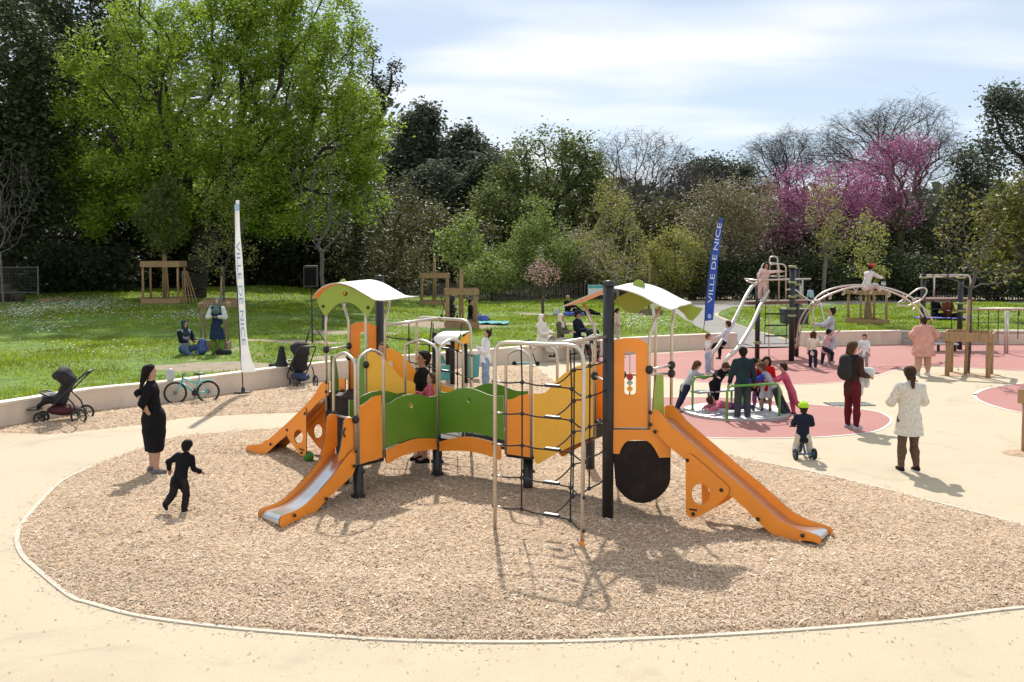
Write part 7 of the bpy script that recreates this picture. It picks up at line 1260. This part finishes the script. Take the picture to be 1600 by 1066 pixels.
tree('evergreen_tree', 'dark evergreen in deep shade behind the white banner', 430, 62, [(420, 350, 110, 90), (500, 390, 80, 60)], 240, 15000, 'dark', 0.33, K_dark, 0.3, spread=0.5, group='trees above the left lawn')
tree('twiggy_tree', 'brown olive twiggy tree below the right side of the big spring tree', 590, 58, [(580, 350, 75, 100), (640, 370, 55, 85)], 420, 7000, 'olive', 0.17, K_brown, 0.2, spread=0.3, tip=0.014)
tree('ivy_tree', 'leaning bare tree with ivy sticking out beyond the big spring tree', 560, 60, [(575, 120, 34, 75), (600, 130, 26, 40), (545, 200, 40, 70)], 130, 4200, 'dark', 0.20, K_dark, 0.3, spread=0.22, bf=0.8, tip=0.02, clump=1.5)
tree('bare_shrub', 'pale bare shrub at the left edge in front of the dark trees', 5, 45, [(15, 300, 45, 70), (-20, 330, 50, 70)], 420, 0, 'dark', 0.1, K_grey, 0.05, tip=0.005, bf=0.9, group='trees above the left lawn', cat='shrub', base=Vector((-22.4, 45, 1.1)))
# the middle of the wood
tree('dark_pine', 'slender dark blue-green tree just right of the big spring tree', 655, 96, [(655, 220, 28, 50), (640, 270, 45, 60), (675, 180, 16, 16)], 200, 11000, 'pine', 0.42, K_dark, 0.3, spread=0.45)
tree('dark_pine', 'round-headed dark pine on the skyline, middle left', 725, 94, [(722, 232, 34, 30), (735, 275, 62, 50)], 200, 12000, 'pine', 0.42, K_dark, 0.3, spread=0.45)
tree('dark_pine', 'dark grey-green tree below the round-headed pine', 700, 84, [(690, 320, 60, 60), (760, 300, 35, 60)], 220, 12000, 'pine', 0.38, K_dark, 0.3, spread=0.45)
tree('olive_tree', 'olive-brown tree standing behind the young tree with wooden guards', 690, 72, [(690, 390, 85, 65), (610, 400, 60, 60)], 220, 12000, 'olive', 0.30, K_dark, 0.25, spread=0.45)
tree('green_tree', 'mid-green tree with dark upright limbs in the middle of the wood', 862, 80, [(855, 290, 85, 85), (800, 330, 60, 70), (900, 270, 45, 60)], 460, 20000, 'mid', 0.26, K_dark, 0.45, fork=0.5, bf=0.7, spread=0.36, tip=0.022)
tree('green_tree', 'darker green tree to the left of the upright-limbed tree', 775, 76, [(780, 350, 50, 60), (770, 400, 55, 50)], 220, 11000, 'mid', 0.26, K_dark, 0.25, spread=0.4)
tree('bare_tree', 'grey leafless tree with a rounded head, middle of the skyline', 985, 86, [(1000, 265, 92, 62), (950, 300, 50, 70), (1050, 300, 60, 60)], 1900, 9000, 'twig', 0.75, K_grey, 0.3, asp=0.035, bf=1.0, tip=0.0115, fork=0.2, spread=0.2)
tree('bare_tree', 'low grey leafless tree between the round bare head and the blue banner', 1085, 84, [(1090, 300, 55, 50), (1110, 340, 50, 50)], 900, 5000, 'twig', 0.7, K_grey, 0.2, asp=0.035, bf=1.0, tip=0.0115, spread=0.2)
tree('olive_tree', 'olive-brown tree below the grey leafless middle tree', 985, 78, [(990, 370, 80, 60), (1060, 380, 60, 55)], 240, 11000, 'olive', 0.32, K_dark, 0.25, spread=0.45)
tree('leafy_shrub', 'fresh pale green shrub behind the paling fence, middle', 845, 67, [(845, 400, 62, 62), (838, 345, 24, 35), (800, 415, 40, 40)], 300, 13000, 'bright', 0.17, K_brown, 0.12, spread=0.28, cat='shrub', group='shrubs along the fence')
tree('leafy_shrub', 'grey-green shrub beside the pale green one behind the fence', 900, 68, [(905, 415, 50, 50)], 200, 6500, 'tan', 0.17, K_brown, 0.1, spread=0.28, cat='shrub', group='shrubs along the fence')
tree('young_tree', 'thin tree with sparse yellow leaves behind the info board', 965, 65, [(960, 380, 55, 70), (955, 310, 28, 35)], 420, 4800, 'yellow', 0.13, K_pale, 0.11, spread=0.16, tip=0.012, fork=0.5)
tree('leafy_shrub', 'bright green low bush behind the left wooden guards', 770, 64, [(760, 432, 42, 32)], 150, 5000, 'bright', 0.15, K_brown, 0.08, spread=0.25, cat='shrub', group='shrubs along the fence')
tree('leafy_shrub', 'olive bush left of the blue banner', 1065, 67, [(1060, 405, 45, 50), (1030, 420, 35, 40)], 220, 8000, 'yellow', 0.15, K_brown, 0.1, spread=0.26, cat='shrub', group='shrubs along the fence')
tree('leafy_shrub', 'large tan-green bush behind the blue banner', 1120, 70, [(1120, 360, 62, 75), (1165, 330, 55, 60)], 420, 12000, 'tan', 0.17, K_brown, 0.12, spread=0.28, cat='shrub', group='shrubs along the fence')
tree('dark_shrub', 'dark shrub at the foot of the blue banner', 1110, 68, [(1105, 440, 60, 38), (1180, 435, 55, 38)], 200, 9000, 'dark', 0.24, K_dark, 0.1, spread=0.35, cat='shrub', group='shrubs along the fence')
tree('twiggy_tree', 'plum-brown twiggy tree between blue banner and the purple blossom', 1190, 74, [(1185, 345, 55, 65), (1220, 380, 50, 45)], 600, 4500, 'plum', 0.16, K_brown, 0.16, tip=0.014, spread=0.25)
# the right of the wood
tree('bare_tree', 'largest leafless grey tree, fanning up behind the purple blossom', 1385, 100, [(1345, 225, 66, 52), (1420, 205, 66, 52), (1475, 270, 52, 66), (1290, 245, 40, 38)], 2800, 14000, 'twig', 0.9, K_grey, 0.42, asp=0.03, spread=0.25, bf=1.1, tip=0.012, fork=0.25, shell=0.6)
tree('bare_tree', 'leafless tree on the skyline left of the largest bare one', 1240, 102, [(1238, 245, 34, 46), (1195, 262, 42, 46)], 1300, 7000, 'twig', 0.9, K_grey, 0.26, asp=0.03, spread=0.25, bf=1.1, tip=0.012, shell=0.6)
tree('dark_pine', 'grey-green tree on the skyline right of the blue banner', 1140, 98, [(1135, 285, 42, 38), (1095, 290, 36, 40)], 200, 7000, 'pine', 0.36, K_dark, 0.25, spread=0.45)
tree('judas_tree', 'wide purple-pink blossoming tree, left of the two', 1290, 72, [(1285, 300, 82, 50), (1225, 335, 45, 40), (1330, 325, 50, 45)], 700, 14500, 'purple', 0.16, K_dark, 0.2, bf=0.5, spread=0.27, tip=0.013, clump=0.9, group='purple blossoming trees')
tree('judas_tree', 'taller purple-pink blossoming tree with mossy trunk, right of the two', 1412, 76, [(1395, 262, 55, 46), (1425, 235, 36, 30), (1365, 300, 48, 34), (1405, 330, 40, 26)], 640, 12500, 'purple', 0.16, K_moss, 0.26, bf=0.6, spread=0.27, tip=0.013, clump=0.9, group='purple blossoming trees')
tree('evergreen_tree', 'dark evergreen mass below the left purple tree', 1290, 76, [(1290, 400, 85, 55)], 200, 11000, 'dark', 0.28, K_dark, 0.2, spread=0.42)
tree('evergreen_tree', 'dark evergreen below the right purple tree', 1420, 78, [(1435, 390, 80, 62), (1370, 400, 50, 50)], 240, 12000, 'dark', 0.28, K_dark, 0.2, spread=0.42)
tree('evergreen_tree', 'dark bushy evergreen between the bare tree and right edge', 1520, 80, [(1515, 340, 55, 60), (1525, 260, 32, 40), (1490, 390, 50, 55)], 260, 12000, 'pine', 0.30, K_dark, 0.25, spread=0.42)
tree('evergreen_tree', 'tall grey-green evergreen in the right corner of the skyline', 1600, 74, [(1605, 240, 70, 110), (1570, 165, 30, 36), (1620, 350, 60, 60)], 320, 18000, 'pine', 0.28, K_dark, 0.35, spread=0.4)
tree('glossy_tree', 'glossy yellow-green large-leaved tree at right edge', 1610, 44, [(1585, 360, 60, 60), (1620, 320, 70, 50), (1550, 400, 30, 25)], 220, 4500, 'glossy', 0.24, K_brown, 0.18, spread=0.22, asp=0.42, base=Vector((22.6, 44, 0.4)))
tree('dark_shrub', 'dark hedge-like shrub behind the fence at right', 1560, 66, [(1560, 430, 90, 34)], 180, 8000, 'dark', 0.24, K_dark, 0.1, spread=0.35, cat='shrub', group='shrubs along the fence')
tree('dark_shrub', 'dark shrub behind the climbing frame', 1270, 68, [(1275, 440, 70, 32)], 180, 8000, 'dark', 0.24, K_dark, 0.1, spread=0.35, cat='shrub', group='shrubs along the fence')
tree('dark_shrub', 'dark shrub behind the right end of the arched ladder', 1400, 68, [(1400, 435, 75, 36)], 180, 8000, 'dark', 0.24, K_dark, 0.1, spread=0.35, cat='shrub', group='shrubs along the fence')
tree('dark_shrub', 'dark shrub behind the paling fence under the yellow-leaved tree', 965, 69, [(960, 445, 80, 28)], 160, 6500, 'olive', 0.24, K_dark, 0.1, spread=0.3, cat='shrub', group='shrubs along the fence')
tree('dark_shrub', 'dark undergrowth shrub behind the left roofed tower', 600, 66, [(600, 425, 85, 40), (500, 430, 70, 35)], 200, 9000, 'olive', 0.26, K_dark, 0.1, spread=0.35, cat='shrub', group='shrubs along the fence')
tree('dark_shrub', 'dark undergrowth shrub behind the mesh fence at the far left', 60, 54, [(40, 420, 110, 42), (150, 420, 70, 36)], 200, 10000, 'dark', 0.26, K_dark, 0.1, spread=0.35, cat='shrub', group='shrubs along the fence')
# young trees on the lawn
tree('young_tree', 'young leafy green tree held in tall wooden guard, far left lawn', 252, 46, [(250, 345, 36, 50), (262, 300, 26, 30)], 160, 3400, 'mid', 0.15, K_brown, 0.05, spread=0.18, tip=0.009, base=GL(257, 470), group='young trees on the lawn')
p = GL(349, 488); tree('young_tree', 'slim young tree with sparse yellow leaves beside the white banner', 350, p.y, [(352, 330, 42, 70), (350, 400, 55, 30), (360, 270, 18, 30)], 300, 1500, 'yellow', 0.10, K_twig, 0.05, spread=0.10, tip=0.005, base=p, group='young trees on the lawn', bf=0.7)
p = GL(505, 515); tree('young_tree', 'slim bare grey-trunked tree behind the left roofed tower', 505, p.y, [(500, 270, 50, 60), (505, 350, 45, 40)], 300, 500, 'olive', 0.1, K_twig, 0.075, spread=0.2, tip=0.004, base=p, group='young trees on the lawn', bf=0.8)
p = GL(718, 508); tree('young_tree', 'bright green young tree in a wooden guard, middle lawn', 718, p.y, [(715, 385, 34, 36), (725, 345, 18, 18), (745, 385, 18, 14)], 150, 1900, 'bright', 0.15, K_brown, 0.045, spread=0.14, tip=0.008, base=p, group='young trees on the lawn', clump=0.8)
p = GL(848, 490); tree('blossom_sapling', 'small pink-blossomed sapling on the middle lawn', 848, p.y, [(848, 425, 26, 20)], 110, 700, 'pink', 0.09, K_brown, 0.07, spread=0.12, tip=0.009, base=p, group='young trees on the lawn')
p = G(1287, 472); tree('young_tree', 'tall young tree with yellow-green leaves in front of the left purple tree', 1288, p.y, [(1290, 330, 32, 50), (1300, 380, 30, 25)], 180, 1900, 'yellow', 0.14, K_grey, 0.12, spread=0.2, tip=0.011, base=p, group='young trees on the lawn', bf=0.7)
p = GL(1355, 507); tree('young_tree', 'young yellow-green tree in the guard behind the arched ladder', 1356, p.y, [(1357, 375, 26, 42), (1358, 420, 32, 14)], 170, 1500, 'yellow', 0.11, K_grey, 0.045, spread=0.13, tip=0.008, base=p, group='young trees on the lawn', bf=0.7)
p = G(1513, 584); tree('young_tree', 'young nearly bare tree rising from the wooden planter guard at right', 1515, p.y, [(1520, 360, 55, 55), (1555, 425, 38, 18), (1475, 400, 22, 30), (1505, 310, 30, 25)], 240, 520, 'glossy', 0.13, K_twig, 0.055, spread=0.12, tip=0.005, base=p, group='young trees on the lawn', bf=0.7)
# the far wood, a mass without single trees
def far_wood():
    n = 24000; X = RNG.uniform(-110, 110, n); Y = RNG.uniform(104, 150, n); top = np.interp(X, [-110, -40, -8, 0, 20, 60, 110], [30, 26, 15, 11, 8.5, 9, 9]) * (0.75 + 0.5 * fnoise(X, Y, 0.09, 5, 3)) + (Y - 104) * 0.03
    Z = RNG.random(n) ** 0.7 * top; V, F = leaf_quads(np.stack([X, Y, Z + 1], -1), 1.35, 0.7)
    tag(link('far_woodland', npmesh('far_woodland', V, F, LF['pine'])), 'dark distant woodland closing the view behind the trees', 'woodland', kind='stuff')
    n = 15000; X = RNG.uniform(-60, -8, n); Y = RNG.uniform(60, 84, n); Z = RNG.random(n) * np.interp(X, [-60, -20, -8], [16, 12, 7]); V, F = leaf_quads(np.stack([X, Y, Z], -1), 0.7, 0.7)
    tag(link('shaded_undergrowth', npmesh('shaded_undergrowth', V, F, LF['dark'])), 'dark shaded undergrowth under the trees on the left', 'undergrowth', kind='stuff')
far_wood()
